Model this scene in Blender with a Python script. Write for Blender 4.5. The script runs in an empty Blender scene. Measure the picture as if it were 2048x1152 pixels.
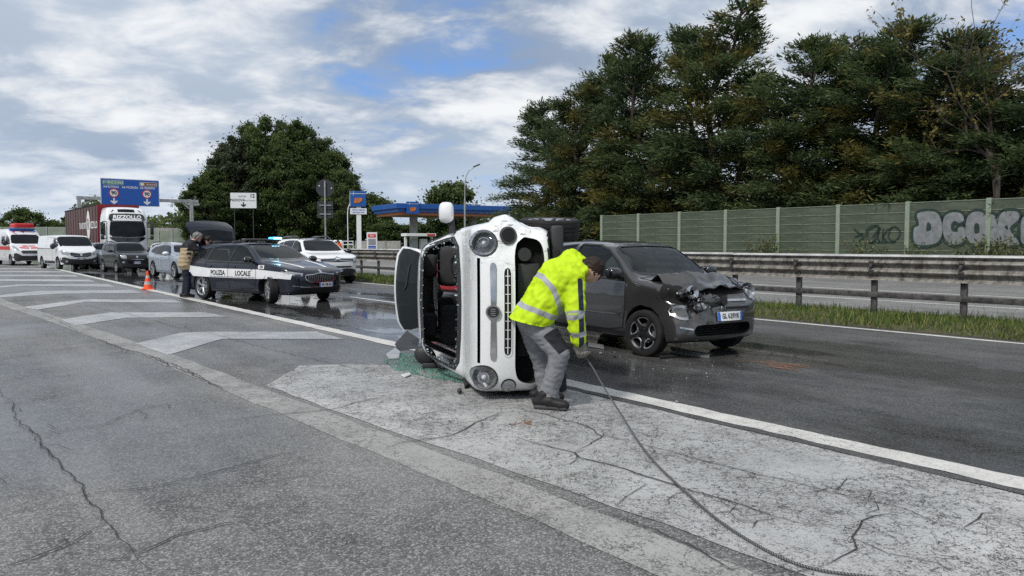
import bpy, bmesh, math, random
import numpy as np
from mathutils import Vector, Matrix, Euler
from mathutils.bvhtree import BVHTree
from mathutils.geometry import tessellate_polygon
random.seed(7); RNG = np.random.default_rng(7)
R = math.radians
SC = bpy.context.scene
COL = SC.collection

# ------------------------------------------------------------------ camera, sky, sun, exposure
F_PX, CAM_H = 1500.0, 1.40
PITCH = math.atan((576 - 489) / F_PX)
cam_d = bpy.data.cameras.new('camera'); cam = bpy.data.objects.new('camera', cam_d); COL.objects.link(cam)
cam.location = (0, 0, CAM_H); cam.rotation_euler = (math.pi / 2 - PITCH, 0, 0)
cam_d.sensor_width = 36; cam_d.lens = F_PX / 2048 * 36; cam_d.clip_start = 0.05; cam_d.clip_end = 6000
SC.camera = cam
SC.cycles.sample_clamp_indirect = 2.0
SC.cycles.caustics_reflective = False
SC.cycles.caustics_refractive = False
SC.cycles.use_denoising = False
SC.view_settings.view_transform = 'Standard'; SC.view_settings.look = 'None'
SC.view_settings.exposure = 0.36; SC.view_settings.gamma = 1.0; SC.view_settings.use_curve_mapping = False

SUN_EL, SUN_AZ = R(48), R(215)      # azimuth clockwise from +Y
sun_d = bpy.data.lights.new('sun', 'SUN'); sun = bpy.data.objects.new('sun', sun_d); COL.objects.link(sun)
sun_d.energy = 2.2; sun_d.angle = R(8); sun_d.color = (1.0, .955, .89)
sdir = Vector((math.sin(SUN_AZ) * math.cos(SUN_EL), math.cos(SUN_AZ) * math.cos(SUN_EL), math.sin(SUN_EL)))
sun.rotation_euler = sdir.to_track_quat('Z', 'Y').to_euler(); sun.location = (0, 0, 60)

world = bpy.data.worlds.new('World'); SC.world = world; world.use_nodes = True
def build_world():
    nt = world.node_tree; N = nt.nodes; L = nt.links; N.clear()
    def n(t, **k):
        o = N.new(t)
        for a, b in k.items(): setattr(o, a, b)
        return o
    def math_(op, a, b=None, c=None, clamp=False):
        o = n('ShaderNodeMath', operation=op, use_clamp=clamp)
        for i, v in enumerate((a, b, c)):
            if v is None: continue
            if isinstance(v, (int, float)): o.inputs[i].default_value = v
            else: L.new(v, o.inputs[i])
        return o.outputs[0]
    def noise(vec, scale, detail=8, rough=.55, dist=0.0, lac=2.0):
        o = n('ShaderNodeTexNoise'); L.new(vec, o.inputs['Vector'])
        o.inputs['Scale'].default_value = scale; o.inputs['Detail'].default_value = detail
        o.inputs['Roughness'].default_value = rough; o.inputs['Distortion'].default_value = dist; o.inputs['Lacunarity'].default_value = lac
        return o.outputs['Fac']
    def smooth(v, a, b):
        o = n('ShaderNodeMapRange', interpolation_type='SMOOTHSTEP'); L.new(v, o.inputs[0])
        o.inputs[1].default_value = a; o.inputs[2].default_value = b; return o.outputs[0]
    def mix(f, a, b):
        o = n('ShaderNodeMix', data_type='RGBA')
        if isinstance(f, (int, float)): o.inputs[0].default_value = f
        else: L.new(f, o.inputs[0])
        for i, v in ((6, a), (7, b)):
            if isinstance(v, tuple): o.inputs[i].default_value = (*v, 1)
            else: L.new(v, o.inputs[i])
        return o.outputs[2]
    tc = n('ShaderNodeTexCoord'); sep = n('ShaderNodeSeparateXYZ'); L.new(tc.outputs['Generated'], sep.inputs[0])
    z = math_('ADD', math_('MAXIMUM', sep.outputs[2], 0.0), 0.27)
    cx = n('ShaderNodeCombineXYZ'); L.new(math_('DIVIDE', sep.outputs[0], z), cx.inputs[0]); L.new(math_('DIVIDE', sep.outputs[1], z), cx.inputs[1])
    # slight shear so the cloud streets run diagonally
    mp = n('ShaderNodeMapping'); L.new(cx.outputs[0], mp.inputs[0]); mp.inputs['Rotation'].default_value = (0, 0, R(-32)); mp.inputs['Scale'].default_value = (1.0, 1.25, 1.0); mp.inputs['Location'].default_value = (.4, 3.6, 2.0)
    uv = mp.outputs[0]
    big = noise(uv, .50, 3, .5, .3)
    mid = noise(uv, 1.6, 10, .55, .2)
    fine = noise(uv, 4.6, 10, .58, .3)
    dens = math_('ADD', math_('ADD', math_('MULTIPLY', big, .50), math_('MULTIPLY', mid, .36)), math_('MULTIPLY', fine, .14))
    cover = smooth(dens, .385, .455)
    sh = math_('ADD', math_('MULTIPLY', mid, .58), math_('MULTIPLY', fine, .42))
    bright = smooth(sh, .43, .615)
    tone = smooth(noise(uv, .55, 2, .5, .2), .36, .62)
    cloud_dark = mix(tone, (2.2, 2.85, 3.95), (3.8, 4.45, 5.35))
    cloud = mix(bright, cloud_dark, (7.1, 7.25, 7.4))
    sky = n('ShaderNodeTexSky', sky_type='NISHITA'); sky.sun_disc = False
    sky.sun_elevation = SUN_EL; sky.sun_rotation = SUN_AZ; sky.air_density = 1.0; sky.dust_density = .6; sky.ozone_density = 2.0
    skyc = mix(.55, sky.outputs[0], (1.0, 2.6, 6.6))
    col = mix(cover, skyc, cloud)
    # the air near the horizon: pale blue-grey
    hz = smooth(sep.outputs[2], 0.16, 0.0)
    col = mix(math_('MULTIPLY', hz, .55), col, (4.1, 5.0, 6.2))
    bg = n('ShaderNodeBackground'); L.new(col, bg.inputs[0]); bg.inputs[1].default_value = .1
    out = n('ShaderNodeOutputWorld'); L.new(bg.outputs[0], out.inputs[0])
build_world()

# ------------------------------------------------------------------ places: pixel of the photograph -> point on the ground
def _ray(px, py):
    a = (px - 1024) / F_PX; b = -(py - 576) / F_PX
    return Vector((a, math.cos(PITCH) + b * math.sin(PITCH), -math.sin(PITCH) + b * math.cos(PITCH)))
def P(px, py, z=0.0):
    d = _ray(px, py); t = (z - CAM_H) / d.z; return Vector((0, 0, CAM_H)) + d * t
def PD(px, py, D):
    d = _ray(px, py); return Vector((0, 0, CAM_H)) + d * (D / d.y)
ROAD = R(37)
NX, NY = math.cos(ROAD), math.sin(ROAD)
def WS(w, s, z=0.0):            # road frame (across, along) -> world
    return Vector((NX * w - NY * s, NY * w + NX * s, z))
def to_ws(v): return (NX * v.x + NY * v.y, -NY * v.x + NX * v.y)
def PWS(px, py, z=0.0): return to_ws(P(px, py, z))

# ------------------------------------------------------------------ materials
MATS = {}
class NT:
    def __init__(s, name):
        s.m = bpy.data.materials.new(name); s.m.use_nodes = True; s.t = s.m.node_tree; s.N = s.t.nodes; s.L = s.t.links
        s.b = s.N['Principled BSDF']; s.out = s.N['Material Output']; MATS[name] = s.m
        s._tc = None
    def n(s, t, **k):
        o = s.N.new(t)
        for a, b in k.items(): setattr(o, a, b)
        return o
    def set(s, sock, v):
        if v is None: return
        if isinstance(v, (int, float)): sock.default_value = v
        elif isinstance(v, tuple): sock.default_value = (*v, 1) if len(v) == 3 and len(sock.default_value) == 4 else v
        else: s.L.new(v, sock)
    def p(s, **k):
        for a, v in k.items(): s.set(s.b.inputs[a.replace('_', ' ')], v)
        return s
    def co(s, which='Object', scale=None, rot=None, loc=None):
        if s._tc is None: s._tc = s.n('ShaderNodeTexCoord')
        o = s._tc.outputs[which]
        if scale or rot or loc:
            m = s.n('ShaderNodeMapping'); s.L.new(o, m.inputs[0])
            if scale: m.inputs['Scale'].default_value = scale
            if rot: m.inputs['Rotation'].default_value = rot
            if loc: m.inputs['Location'].default_value = loc
            o = m.outputs[0]
        return o
    def noise(s, scale, detail=4, rough=.55, vec=None, dist=0.0, out='Fac'):
        o = s.n('ShaderNodeTexNoise'); s.L.new(vec if vec is not None else s.co(), o.inputs['Vector'])
        o.inputs['Scale'].default_value = scale; o.inputs['Detail'].default_value = detail; o.inputs['Roughness'].default_value = rough; o.inputs['Distortion'].default_value = dist
        return o.outputs[out]
    def vor(s, scale, vec=None, feature='F1', out='Distance', rand=1.0):
        o = s.n('ShaderNodeTexVoronoi', feature=feature); s.L.new(vec if vec is not None else s.co(), o.inputs['Vector'])
        o.inputs['Scale'].default_value = scale; o.inputs['Randomness'].default_value = rand
        return o.outputs[out]
    def mr(s, v, a, b, c=0.0, d=1.0, smooth=True):
        o = s.n('ShaderNodeMapRange', interpolation_type='SMOOTHSTEP' if smooth else 'LINEAR'); s.set(o.inputs[0], v)
        for i, x in enumerate((a, b, c, d)): o.inputs[i + 1].default_value = x
        return o.outputs[0]
    def math(s, op, a, b=None, c=None, clamp=False):
        o = s.n('ShaderNodeMath', operation=op, use_clamp=clamp)
        for i, v in enumerate((a, b, c)): s.set(o.inputs[i], v)
        return o.outputs[0]
    def mix(s, f, a, b, mode='MIX'):
        o = s.n('ShaderNodeMix', data_type='RGBA', blend_type=mode); s.set(o.inputs[0], f); s.set(o.inputs[6], a); s.set(o.inputs[7], b); return o.outputs[2]
    def bump(s, h, strength=.3, dist=.01):
        o = s.n('ShaderNodeBump'); s.set(o.inputs['Height'], h); o.inputs['Strength'].default_value = strength; o.inputs['Distance'].default_value = dist
        s.L.new(o.outputs[0], s.b.inputs['Normal'])
    def sep(s, vec=None):
        o = s.n('ShaderNodeSeparateXYZ'); s.L.new(vec if vec is not None else s.co(), o.inputs[0]); return o.outputs
    def attr(s, name):
        o = s.n('ShaderNodeAttribute'); o.attribute_name = name; return o.outputs['Fac']

def simple(name, col, rough=.5, metal=0.0, spec=.5, vary=.12, vs=6.0, coat=0.0, bump=0.0, bs=40.0, **k):
    t = NT(name); c = col
    if vary:
        f = t.noise(vs, 5, .6); lo = tuple(x * (1 - vary) for x in col); hi = tuple(min(1, x * (1 + vary)) for x in col)
        c = t.mix(t.mr(f, .3, .7), lo, hi)
    t.p(Base_Color=c, Roughness=rough, Metallic=metal, Specular_IOR_Level=spec)
    if coat: t.p(Coat_Weight=coat, Coat_Roughness=.06)
    if bump: t.bump(t.noise(bs, 4), bump, .01)
    t.p(**k); return t.m

def paint(name, col, metal=0.0, rough=.32, dirt=.35, dirtcol=(.16, .15, .135), coat=.8):
    """car paint: clear coat, road grime that thickens towards the sills (object z) and blotches"""
    t = NT(name)
    sx = t.sep()
    grime = t.mr(t.noise(5, 6, .65), .42, .75)
    low = t.mr(sx[2], .55, .12)
    f = t.math('MULTIPLY', t.math('ADD', t.math('MULTIPLY', grime, .25), t.math('MULTIPLY', low, t.mr(t.noise(11, 5, .6), .25, .7))), dirt, clamp=True)
    c = t.mix(f, col, dirtcol)
    t.p(Base_Color=c, Metallic=metal, Roughness=t.math('ADD', rough, t.math('MULTIPLY', f, .4)), Specular_IOR_Level=.2, Coat_Weight=t.math('SUBTRACT', coat, f, clamp=True), Coat_Roughness=.04)
    return t.m

def car_glass(name, tint=(.02, .025, .028), see=.35):
    t = NT(name)
    t.p(Base_Color=tint, Roughness=.03, Specular_IOR_Level=0.0)
    f = t.math('MULTIPLY', t.mr(t.noise(3.0, 3), .3, .7, .9, 1.1), see, clamp=True)
    tr = t.n('ShaderNodeBsdfTransparent'); tr.inputs[0].default_value = (.62, .70, .68, 1)
    gl = t.n('ShaderNodeBsdfGlossy'); gl.inputs['Roughness'].default_value = .02
    fr = t.n('ShaderNodeFresnel'); fr.inputs[0].default_value = 1.27
    mx = t.n('ShaderNodeMixShader'); t.L.new(f, mx.inputs[0]); t.L.new(t.b.outputs[0], mx.inputs[1]); t.L.new(tr.outputs[0], mx.inputs[2])
    m2 = t.n('ShaderNodeMixShader'); t.L.new(fr.outputs[0], m2.inputs[0]); t.L.new(mx.outputs[0], m2.inputs[1]); t.L.new(gl.outputs[0], m2.inputs[2])
    t.L.new(m2.outputs[0], t.out.inputs[0]); return t.m

def M(n): return MATS[n]
simple('rubber', (.018, .018, .019), .75, spec=.3, vary=.3, bump=.3, bs=60)
simple('black_plastic', (.022, .022, .024), .55, vary=.2)
simple('gloss_black', (.008, .008, .009), .12, vary=.0, coat=.6)
simple('underbody', (.012, .012, .013), .85, vary=.3)
simple('gap', (.004, .004, .004), .9, vary=0)
simple('chrome', (.50, .51, .53), .12, 1.0, vary=.06)
simple('alloy', (.50, .51, .52), .3, .9, vary=.08)
simple('alloy_dark', (.05, .05, .053), .35, .7, vary=.1)
simple('steel_grey', (.33, .34, .35), .45, .6, vary=.15)
simple('galvanised', (.36, .37, .37), .5, .5, vary=.2, vs=3)
simple('plate_white', (.78, .79, .80), .35, vary=.05)
simple('plate_blue', (.02, .12, .52), .35, vary=.05)
simple('ink', (.012, .012, .014), .5, vary=0)
simple('white_gloss', (.80, .81, .82), .3, vary=.04, coat=.4)
simple('white_matt', (.74, .75, .75), .6, vary=.08)
simple('interior', (.020, .020, .022), .8, vary=.3)
simple('seat_fabric', (.030, .030, .033), .85, vary=.2, bump=.2, bs=120)
simple('headliner', (.16, .16, .155), .9, vary=.1)
simple('skin', (.55, .34, .26), .55, vary=.08)
simple('red_lens', (.45, .02, .015), .12, vary=0, coat=.6)
simple('orange_lens', (.75, .24, .03), .15, vary=0, coat=.6)
car_glass('glass_dark', see=.12)
car_glass('glass_clear', see=.40)
car_glass('glass_tint', see=.06)
t = NT('lens'); t.p(Base_Color=(.36, .37, .39), Roughness=.28, Metallic=.35, Coat_Weight=1.0, Coat_Roughness=.02); t.bump(t.n('ShaderNodeTexWave').outputs['Fac'], .0)
t = NT('lens_clear'); tr = t.n('ShaderNodeBsdfTransparent'); gl = t.n('ShaderNodeBsdfGlossy'); gl.inputs['Roughness'].default_value = .03; lw = t.n('ShaderNodeLayerWeight'); lw.inputs[0].default_value = .35
mx = t.n('ShaderNodeMixShader'); t.L.new(t.mr(lw.outputs['Facing'], 0, 1, .12, .8), mx.inputs[0]); t.L.new(tr.outputs[0], mx.inputs[1]); t.L.new(gl.outputs[0], mx.inputs[2]); t.L.new(mx.outputs[0], t.out.inputs[0])

# ------------------------------------------------------------------ mesh helpers
class MB:
    """collects shapes; build() links them as ONE mesh object"""
    def __init__(s): s.v = []; s.f = []; s.m = []; s.attrs = {}
    def add(s, vs, fs, mi=0):
        b = len(s.v); s.v += [tuple(x) for x in vs]; s.f += [tuple(b + i for i in q) for q in fs]; s.m += [mi] * len(fs); return s
    def box(s, c, d, rot=None, mi=0, bev=0.0):
        x, y, z = d[0] / 2, d[1] / 2, d[2] / 2
        if bev:
            bm = bmesh.new(); bmesh.ops.create_cube(bm, size=1, matrix=Matrix.Diagonal((d[0], d[1], d[2], 1)))
            bmesh.ops.bevel(bm, geom=list(bm.edges), offset=bev, segments=2, affect='EDGES', profile=.5)
            return s.bm(bm, c, rot, mi)
        vs = [(-x, -y, -z), (x, -y, -z), (x, y, -z), (-x, y, -z), (-x, -y, z), (x, -y, z), (x, y, z), (-x, y, z)]
        if rot is not None: vs = [rot @ Vector(v) for v in vs]
        vs = [(v[0] + c[0], v[1] + c[1], v[2] + c[2]) for v in vs]
        return s.add(vs, [(0, 3, 2, 1), (4, 5, 6, 7), (0, 1, 5, 4), (1, 2, 6, 5), (2, 3, 7, 6), (3, 0, 4, 7)], mi)
    def bm(s, bm, c=(0, 0, 0), rot=None, mi=0):
        bm.verts.index_update(); c = Vector(c)
        vs = [((rot @ v.co) if rot is not None else v.co) + c for v in bm.verts]
        s.add(vs, [[v.index for v in f.verts] for f in bm.faces], mi); bm.free(); return s
    def tube(s, pts, r, seg=8, mi=0, cap=True, up=None):
        pts = [Vector(p) for p in pts]; n = len(pts); rs = r if isinstance(r, (list, tuple)) else [r] * n
        vs = []; prev = None
        for i, p in enumerate(pts):
            d = (pts[min(i + 1, n - 1)] - pts[max(i - 1, 0)])
            d = d.normalized() if d.length > 1e-9 else Vector((0, 0, 1))
            if prev is None:
                u = Vector((0, 0, 1)) if abs(d.z) < .9 else Vector((1, 0, 0))
                if up is not None: u = Vector(up)
                a = (u - d * u.dot(d)).normalized()
            else:
                a = prev - d * prev.dot(d); a = a.normalized() if a.length > 1e-6 else prev
            prev = a; b = d.cross(a)
            ra = rs[i] if isinstance(rs[i], (tuple, list)) else (rs[i], rs[i])
            for k in range(seg):
                t = 2 * math.pi * k / seg; vs.append(p + a * (math.cos(t) * ra[0]) + b * (math.sin(t) * ra[1]))
        fs = [(i * seg + k, i * seg + (k + 1) % seg, (i + 1) * seg + (k + 1) % seg, (i + 1) * seg + k) for i in range(n - 1) for k in range(seg)]
        if cap: fs += [tuple(range(seg))[::-1], tuple((n - 1) * seg + k for k in range(seg))]
        return s.add(vs, fs, mi)
    def lathe(s, prof, seg=24, mat4=None, mi=0, closed=False, a0=0.0, a1=2 * math.pi):
        """prof: (radius, height) revolved about local z"""
        full = abs(a1 - a0 - 2 * math.pi) < 1e-6; ns = seg if full else seg + 1
        vs = []
        for (r, h) in prof:
            for k in range(ns):
                t = a0 + (a1 - a0) * k / seg; vs.append(Vector((r * math.cos(t), r * math.sin(t), h)))
        if mat4 is not None: vs = [mat4 @ v for v in vs]
        n = len(prof); fs = []
        for i in range(n - 1 if not closed else n):
            j = (i + 1) % n
            for k in range(seg):
                k2 = (k + 1) % ns; fs.append((i * ns + k, i * ns + k2, j * ns + k2, j * ns + k))
        return s.add(vs, fs, mi)
    def prism(s, poly, lo, hi, axis='z', mi=0):
        """closed outline extruded between lo and hi along an axis; poly in the two other axes in order"""
        n = len(poly)
        def mk(a, b, h): return {'z': (a, b, h), 'y': (a, h, b), 'x': (h, a, b)}[axis]
        vs = [mk(a, b, lo) for a, b in poly] + [mk(a, b, hi) for a, b in poly]
        fs = [(i, (i + 1) % n, n + (i + 1) % n, n + i) for i in range(n)]
        tri = tessellate_polygon([[Vector((a, b, 0)) for a, b in poly]])
        fs += [tuple(t)[::-1] for t in tri] + [tuple(n + i for i in t) for t in tri]
        return s.add(vs, fs, mi)
    def sheet(s, poly, z, mi=0):
        tri = tessellate_polygon([[Vector((a, b, 0)) for a, b in poly]])
        pa = [(a, b, z) for a, b in poly]
        fs = []
        for t3 in tri:
            a, b, c = (Vector(pa[i]) for i in t3); fs.append(tuple(t3) if (b - a).cross(c - a).z > 0 else tuple(t3)[::-1])
        return s.add(pa, fs, mi)
    def mesh(s, name, mats, smooth=None, fixn=True):
        me = bpy.data.meshes.new(name); me.from_pydata(s.v, [], s.f)
        for m in (mats if isinstance(mats, (list, tuple)) else [mats]): me.materials.append(M(m) if isinstance(m, str) else m)
        if any(s.m): me.polygons.foreach_set('material_index', s.m)
        finish_mesh(me, smooth, fixn); return me
    def build(s, name, mats, parent=None, smooth=None, loc=None, rot=None, fixn=True):
        return link(name, s.mesh(name, mats, smooth, fixn), parent, loc, rot)

def finish_mesh(me, smooth=None, fixn=False):
    if fixn or smooth:
        bm = bmesh.new(); bm.from_mesh(me)
        if fixn: bmesh.ops.recalc_face_normals(bm, faces=list(bm.faces))
        if smooth:
            a = R(smooth)
            for f in bm.faces: f.smooth = True
            for e in bm.edges:
                if len(e.link_faces) == 2 and e.calc_face_angle(0) > a: e.smooth = False
        bm.to_mesh(me); bm.free()
    me.update()

def link(name, me, parent=None, loc=None, rot=None):
    o = bpy.data.objects.new(name, me); COL.objects.link(o)
    if parent is not None: o.parent = parent
    if loc is not None: o.location = loc
    if rot is not None: o.rotation_euler = rot
    return o
def tag(o, label=None, cat=None, group=None, kind=None):
    if label: o['label'] = label
    if cat: o['category'] = cat
    if group: o['group'] = group
    if kind: o['kind'] = kind
    return o
def thing(name, label, cat, loc=(0, 0, 0), rotz=0.0, group=None, rot=None):
    o = bpy.data.objects.new(name, None); COL.objects.link(o); o.empty_display_size = .3
    o.location = loc; o.rotation_euler = rot if rot is not None else (0, 0, rotz)
    return tag(o, label, cat, group)
def dup(root, loc, rotz, label=None, group=None):
    r = root.copy(); COL.objects.link(r); r.location = loc; r.rotation_euler = (0, 0, rotz)
    if label: r['label'] = label
    if group: r['group'] = group
    for ch in list(root.children):
        c = ch.copy(); COL.objects.link(c); c.parent = r
        for g in list(ch.children):
            d = g.copy(); COL.objects.link(d); d.parent = c
    return r
def struct(o, kind='structure'): o['kind'] = kind; return o

def crv(pts, n=5, closed=True):
    """Catmull-Rom through points"""
    p = [np.array(q, float) for q in pts]; m = len(p); out = []
    for i in range(m if closed else m - 1):
        g = (lambda k: p[k % m]) if closed else (lambda k: p[min(max(k, 0), m - 1)])
        a, b, c, d = g(i - 1), g(i), g(i + 1), g(i + 2)
        for j in range(n):
            t = j / n; out.append(.5 * ((2 * b) + (-a + c) * t + (2 * a - 5 * b + 4 * c - d) * t * t + (-a + 3 * b - 3 * c + d) * t ** 3))
    if not closed: out.append(p[-1])
    return [tuple(q) for q in out]

def text_mesh(txt, size, bold=0.0, font=None, align='CENTER', sx=1.0, shear=0.0, ext=0.0, space=1.0):
    cu = bpy.data.curves.new('t', 'FONT'); cu.body = txt; cu.size = size; cu.align_x = align; cu.align_y = 'CENTER'; cu.offset = bold; cu.resolution_u = 3; cu.shear = shear; cu.extrude = ext; cu.space_character = space
    o = bpy.data.objects.new('t', cu); COL.objects.link(o)
    dg = bpy.context.evaluated_depsgraph_get(); me = bpy.data.meshes.new_from_object(o.evaluated_get(dg))
    bpy.data.objects.remove(o); bpy.data.curves.remove(cu)
    if sx != 1.0:
        for v in me.vertices: v.co.x *= sx
    return me
def text_obj(name, txt, size, mat_, parent, mat4, **k):
    """flat lettering laid on a surface: local x right, y up, z out of the surface"""
    me = text_mesh(txt, size, **k); me.materials.clear(); me.materials.append(M(mat_)); me.transform(mat4); me.update()
    return link(name, me, parent)
def sign_frame(x=0, y=0, z=0, face='-y'):
    """matrix that lays text (x right, y up) on a plane that faces -y (or other sides) in the parent's space"""
    if face == '-y': m = Matrix(((1, 0, 0), (0, 0, -1), (0, 1, 0)))
    elif face == '+y': m = Matrix(((-1, 0, 0), (0, 0, 1), (0, 1, 0)))
    elif face == '+x': m = Matrix(((0, 0, 1), (1, 0, 0), (0, 1, 0)))
    elif face == '-x': m = Matrix(((0, 0, -1), (-1, 0, 0), (0, 1, 0)))
    return Matrix.Translation((x, y, z)) @ m.to_4x4()
# ------------------------------------------------------------------ ground, carriageways, markings
def asphalt(name, lo, hi, wet=0.0, puddle=0.0, tint=(1, 1, 1), rough=.75, paint_mix=None, s_range=None, crackle=0.0, agg=125.0, blotch=.5, soak=False):
    """aggregate asphalt in road coordinates (object x across, y along)"""
    t = NT(name); co = t.co()
    cell = t.vor(agg, co, 'F1', 'Color'); cs = t.n('ShaderNodeSeparateColor'); t.L.new(cell, cs.inputs[0])
    c2 = t.vor(agg * .45, co, 'F1', 'Color'); c2s = t.n('ShaderNodeSeparateColor'); t.L.new(c2, c2s.inputs[0])
    g = t.math('ADD', t.math('MULTIPLY', t.math('POWER', cs.outputs[0], 4.0), 1.5), t.math('MULTIPLY', t.math('POWER', c2s.outputs[0], 6.0), .5))
    big = t.mr(t.noise(.55, 5, .6), .3, .72); med = t.mr(t.noise(3.5, 5, .65), .25, .75)
    stretch = t.noise(1.0, 4, .6, t.co('Object', (1.6, .16, 1)))
    k = t.math('ADD', t.math('MULTIPLY', g, .62), t.math('ADD', t.math('MULTIPLY', med, .16), t.math('MULTIPLY', t.math('ADD', big, t.mr(stretch, .3, .7)), .5 * blotch)))
    c = t.mix(t.mr(k, .05, 1.05, smooth=False), lo, hi)
    rg = rough
    if paint_mix:
        pc, cov, = paint_mix
        pm = t.mr(t.math('ADD', t.math('ADD', t.math('MULTIPLY', t.noise(1.1, 4, .6), .32), t.math('MULTIPLY', t.noise(9, 7, .72), .40)), t.math('ADD', t.math('MULTIPLY', c2s.outputs[2], .10), t.math('MULTIPLY', cs.outputs[2], .18))), cov - .05, cov + .05)
        pv = t.mix(t.mr(t.noise(2.2, 5, .6), .3, .7), tuple(x * .8 for x in pc), pc)
        c = t.mix(t.math('MULTIPLY', pm, .92), c, pv)
    if crackle:
        wv = t.n('ShaderNodeVectorMath', operation='ADD'); t.L.new(co, wv.inputs[0])
        sc = t.n('ShaderNodeVectorMath', operation='SCALE'); t.L.new(t.noise(6, 4, .6, out='Color'), sc.inputs[0]); sc.inputs['Scale'].default_value = .30; t.L.new(sc.outputs[0], wv.inputs[1])
        e1 = t.vor(5.5, wv.outputs[0], 'DISTANCE_TO_EDGE'); e2 = t.vor(15.0, wv.outputs[0], 'DISTANCE_TO_EDGE')
        on = t.mr(t.noise(.9, 3), .34, .50)
        m1 = t.math('MULTIPLY', t.mr(e1, .022, .004), on); m2 = t.math('MULTIPLY', t.math('MULTIPLY', t.mr(e2, .07, .01), t.mr(t.noise(1.7, 3, .5, t.co('Object', None, None, (9, 3, 0))), .36, .52)), t.mr(t.noise(13, 3), .38, .6, .15, .9))
        cr = t.math('MULTIPLY', t.math('MAXIMUM', m1, m2), crackle)
        c = t.mix(cr, c, (.035, .034, .032))
    if wet or puddle:
        sx = t.sep(co)
        wn = t.noise(.42, 5, .6, t.co('Object', (1.0, .33, 1), None, (4.2, 1.7, 0)))
        wn2 = t.noise(1.6, 5, .62, t.co('Object', (1.0, .5, 1)))
        wm = t.math('ADD', t.math('MULTIPLY', wn, .7), t.math('MULTIPLY', wn2, .3))
        if s_range:
            a0, a1, b0, b1 = s_range
            zone = t.math('MULTIPLY', t.mr(sx[1], a0, a1), t.mr(sx[1], b1, b0)); wm = t.math('ADD', wm, t.math('MULTIPLY', t.math('SUBTRACT', zone, 1.0), .5))
        if soak:
            ed_ = t.mr(sx[0], 12.1, 9.2); wm = t.math('ADD', wm, t.math('MULTIPLY', t.math('SUBTRACT', t.math('MULTIPLY', ed_, t.mr(sx[1], 2.0, 13.0, .72, 1.08)), .93), .30))
        wetf = t.math('MULTIPLY', t.mr(wm, .30 if soak else .36, .46 if soak else .56), wet, clamp=True)
        pud = t.math('MULTIPLY', t.mr(wm, .475, .515), puddle, clamp=True)
        c = t.mix(t.math('MULTIPLY', wetf, .55), c, t.mix(1.0, c, (.42, .43, .45), 'MULTIPLY'))
        rg = t.math('SUBTRACT', t.math('SUBTRACT', rough, t.math('MULTIPLY', wetf, rough - (.20 if soak else .25))), t.math('MULTIPLY', pud, .17 if soak else .27))
        hgt = t.math('MULTIPLY', t.math('ADD', cs.outputs[1], t.math('MULTIPLY', t.noise(40, 3), .8)), t.math('SUBTRACT', 1.0, t.math('MAXIMUM', t.math('MULTIPLY', pud, .985), t.math('MULTIPLY', wetf, .75 if soak else .3))))
        t.p(Specular_IOR_Level=t.math('ADD', .4, t.math('MULTIPLY', pud, .35)))
    else:
        hgt = t.math('ADD', cs.outputs[1], t.math('MULTIPLY', t.noise(40, 3), .8))
        t.p(Specular_IOR_Level=.4)
    t.p(Base_Color=c, Roughness=rg); t.bump(hgt, .55, .006)
    return t.m

asphalt('asphalt_gore', (.036, .0355, .035), (.31, .306, .298), wet=.9, rough=.72, s_range=(1.5, 6.0, 40, 60))
asphalt('asphalt_lane', (.016, .0165, .018), (.16, .157, .152), wet=1.0, puddle=1.0, rough=.55, soak=True)
asphalt('asphalt_far', (.07, .07, .069), (.30, .295, .285), rough=.8, agg=60)
asphalt('paint_cracked', (.10, .098, .094), (.30, .295, .285), paint_mix=((.54, .54, .53), .445), crackle=1.0, wet=.55, rough=.68, s_range=(0, 2, 20, 30))
asphalt('paint_stripe', (.10, .098, .094), (.30, .295, .285), paint_mix=((.55, .56, .57), .41), crackle=.5, wet=.7, rough=.62, s_range=(2, 5, 90, 120))
asphalt('paint_ghost', (.10, .098, .094), (.38, .372, .355), paint_mix=((.37, .365, .35), .455), crackle=.8, wet=.6, rough=.68, s_range=(2, 6, 60, 80))
asphalt('paint_line', (.16, .155, .15), (.40, .39, .37), paint_mix=((.70, .69, .65), .395), crackle=.3, rough=.6)
asphalt('tar', (.022, .022, .023), (.14, .138, .134), rough=.7, agg=140)

t = NT('earth'); t.p(Base_Color=t.mix(t.mr(t.noise(.25, 6, .65), .3, .7), (.035, .055, .018), (.10, .105, .04)), Roughness=.95); t.bump(t.noise(4, 6), .6, .1)
t = NT('soil'); t.p(Base_Color=t.mix(t.mr(t.noise(3, 6, .65), .3, .7), (.04, .045, .018), (.10, .085, .05)), Roughness=.95); t.bump(t.noise(14, 6), .8, .04)

def road_sheet(name, poly, z, mat_, kind='structure', parent=None):
    o = MB().sheet(poly, z).build(name, mat_, parent, fixn=False, rot=(0, 0, ROAD)); 
    if kind: o['kind'] = kind
    return o
def rect(w0, w1, s0, s1): return [(w0, s0), (w1, s0), (w1, s1), (w0, s1)]
road_sheet('ground', rect(-2500, 2500, -300, 4000), -.03, 'earth')
road_sheet('gore_pavement', rect(-14, 4.97, -20, 330), 0, 'asphalt_gore')
road_sheet('carriageway', rect(4.97, 12.6, -20, 330), 0.0, 'asphalt_lane')
road_sheet('opposite_carriageway', rect(14.1, 27.5, -20, 330), 0.0, 'asphalt_far')
road_sheet('service_road', rect(27.5, 31.2, -20, 330), .003, 'asphalt_far')
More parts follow.
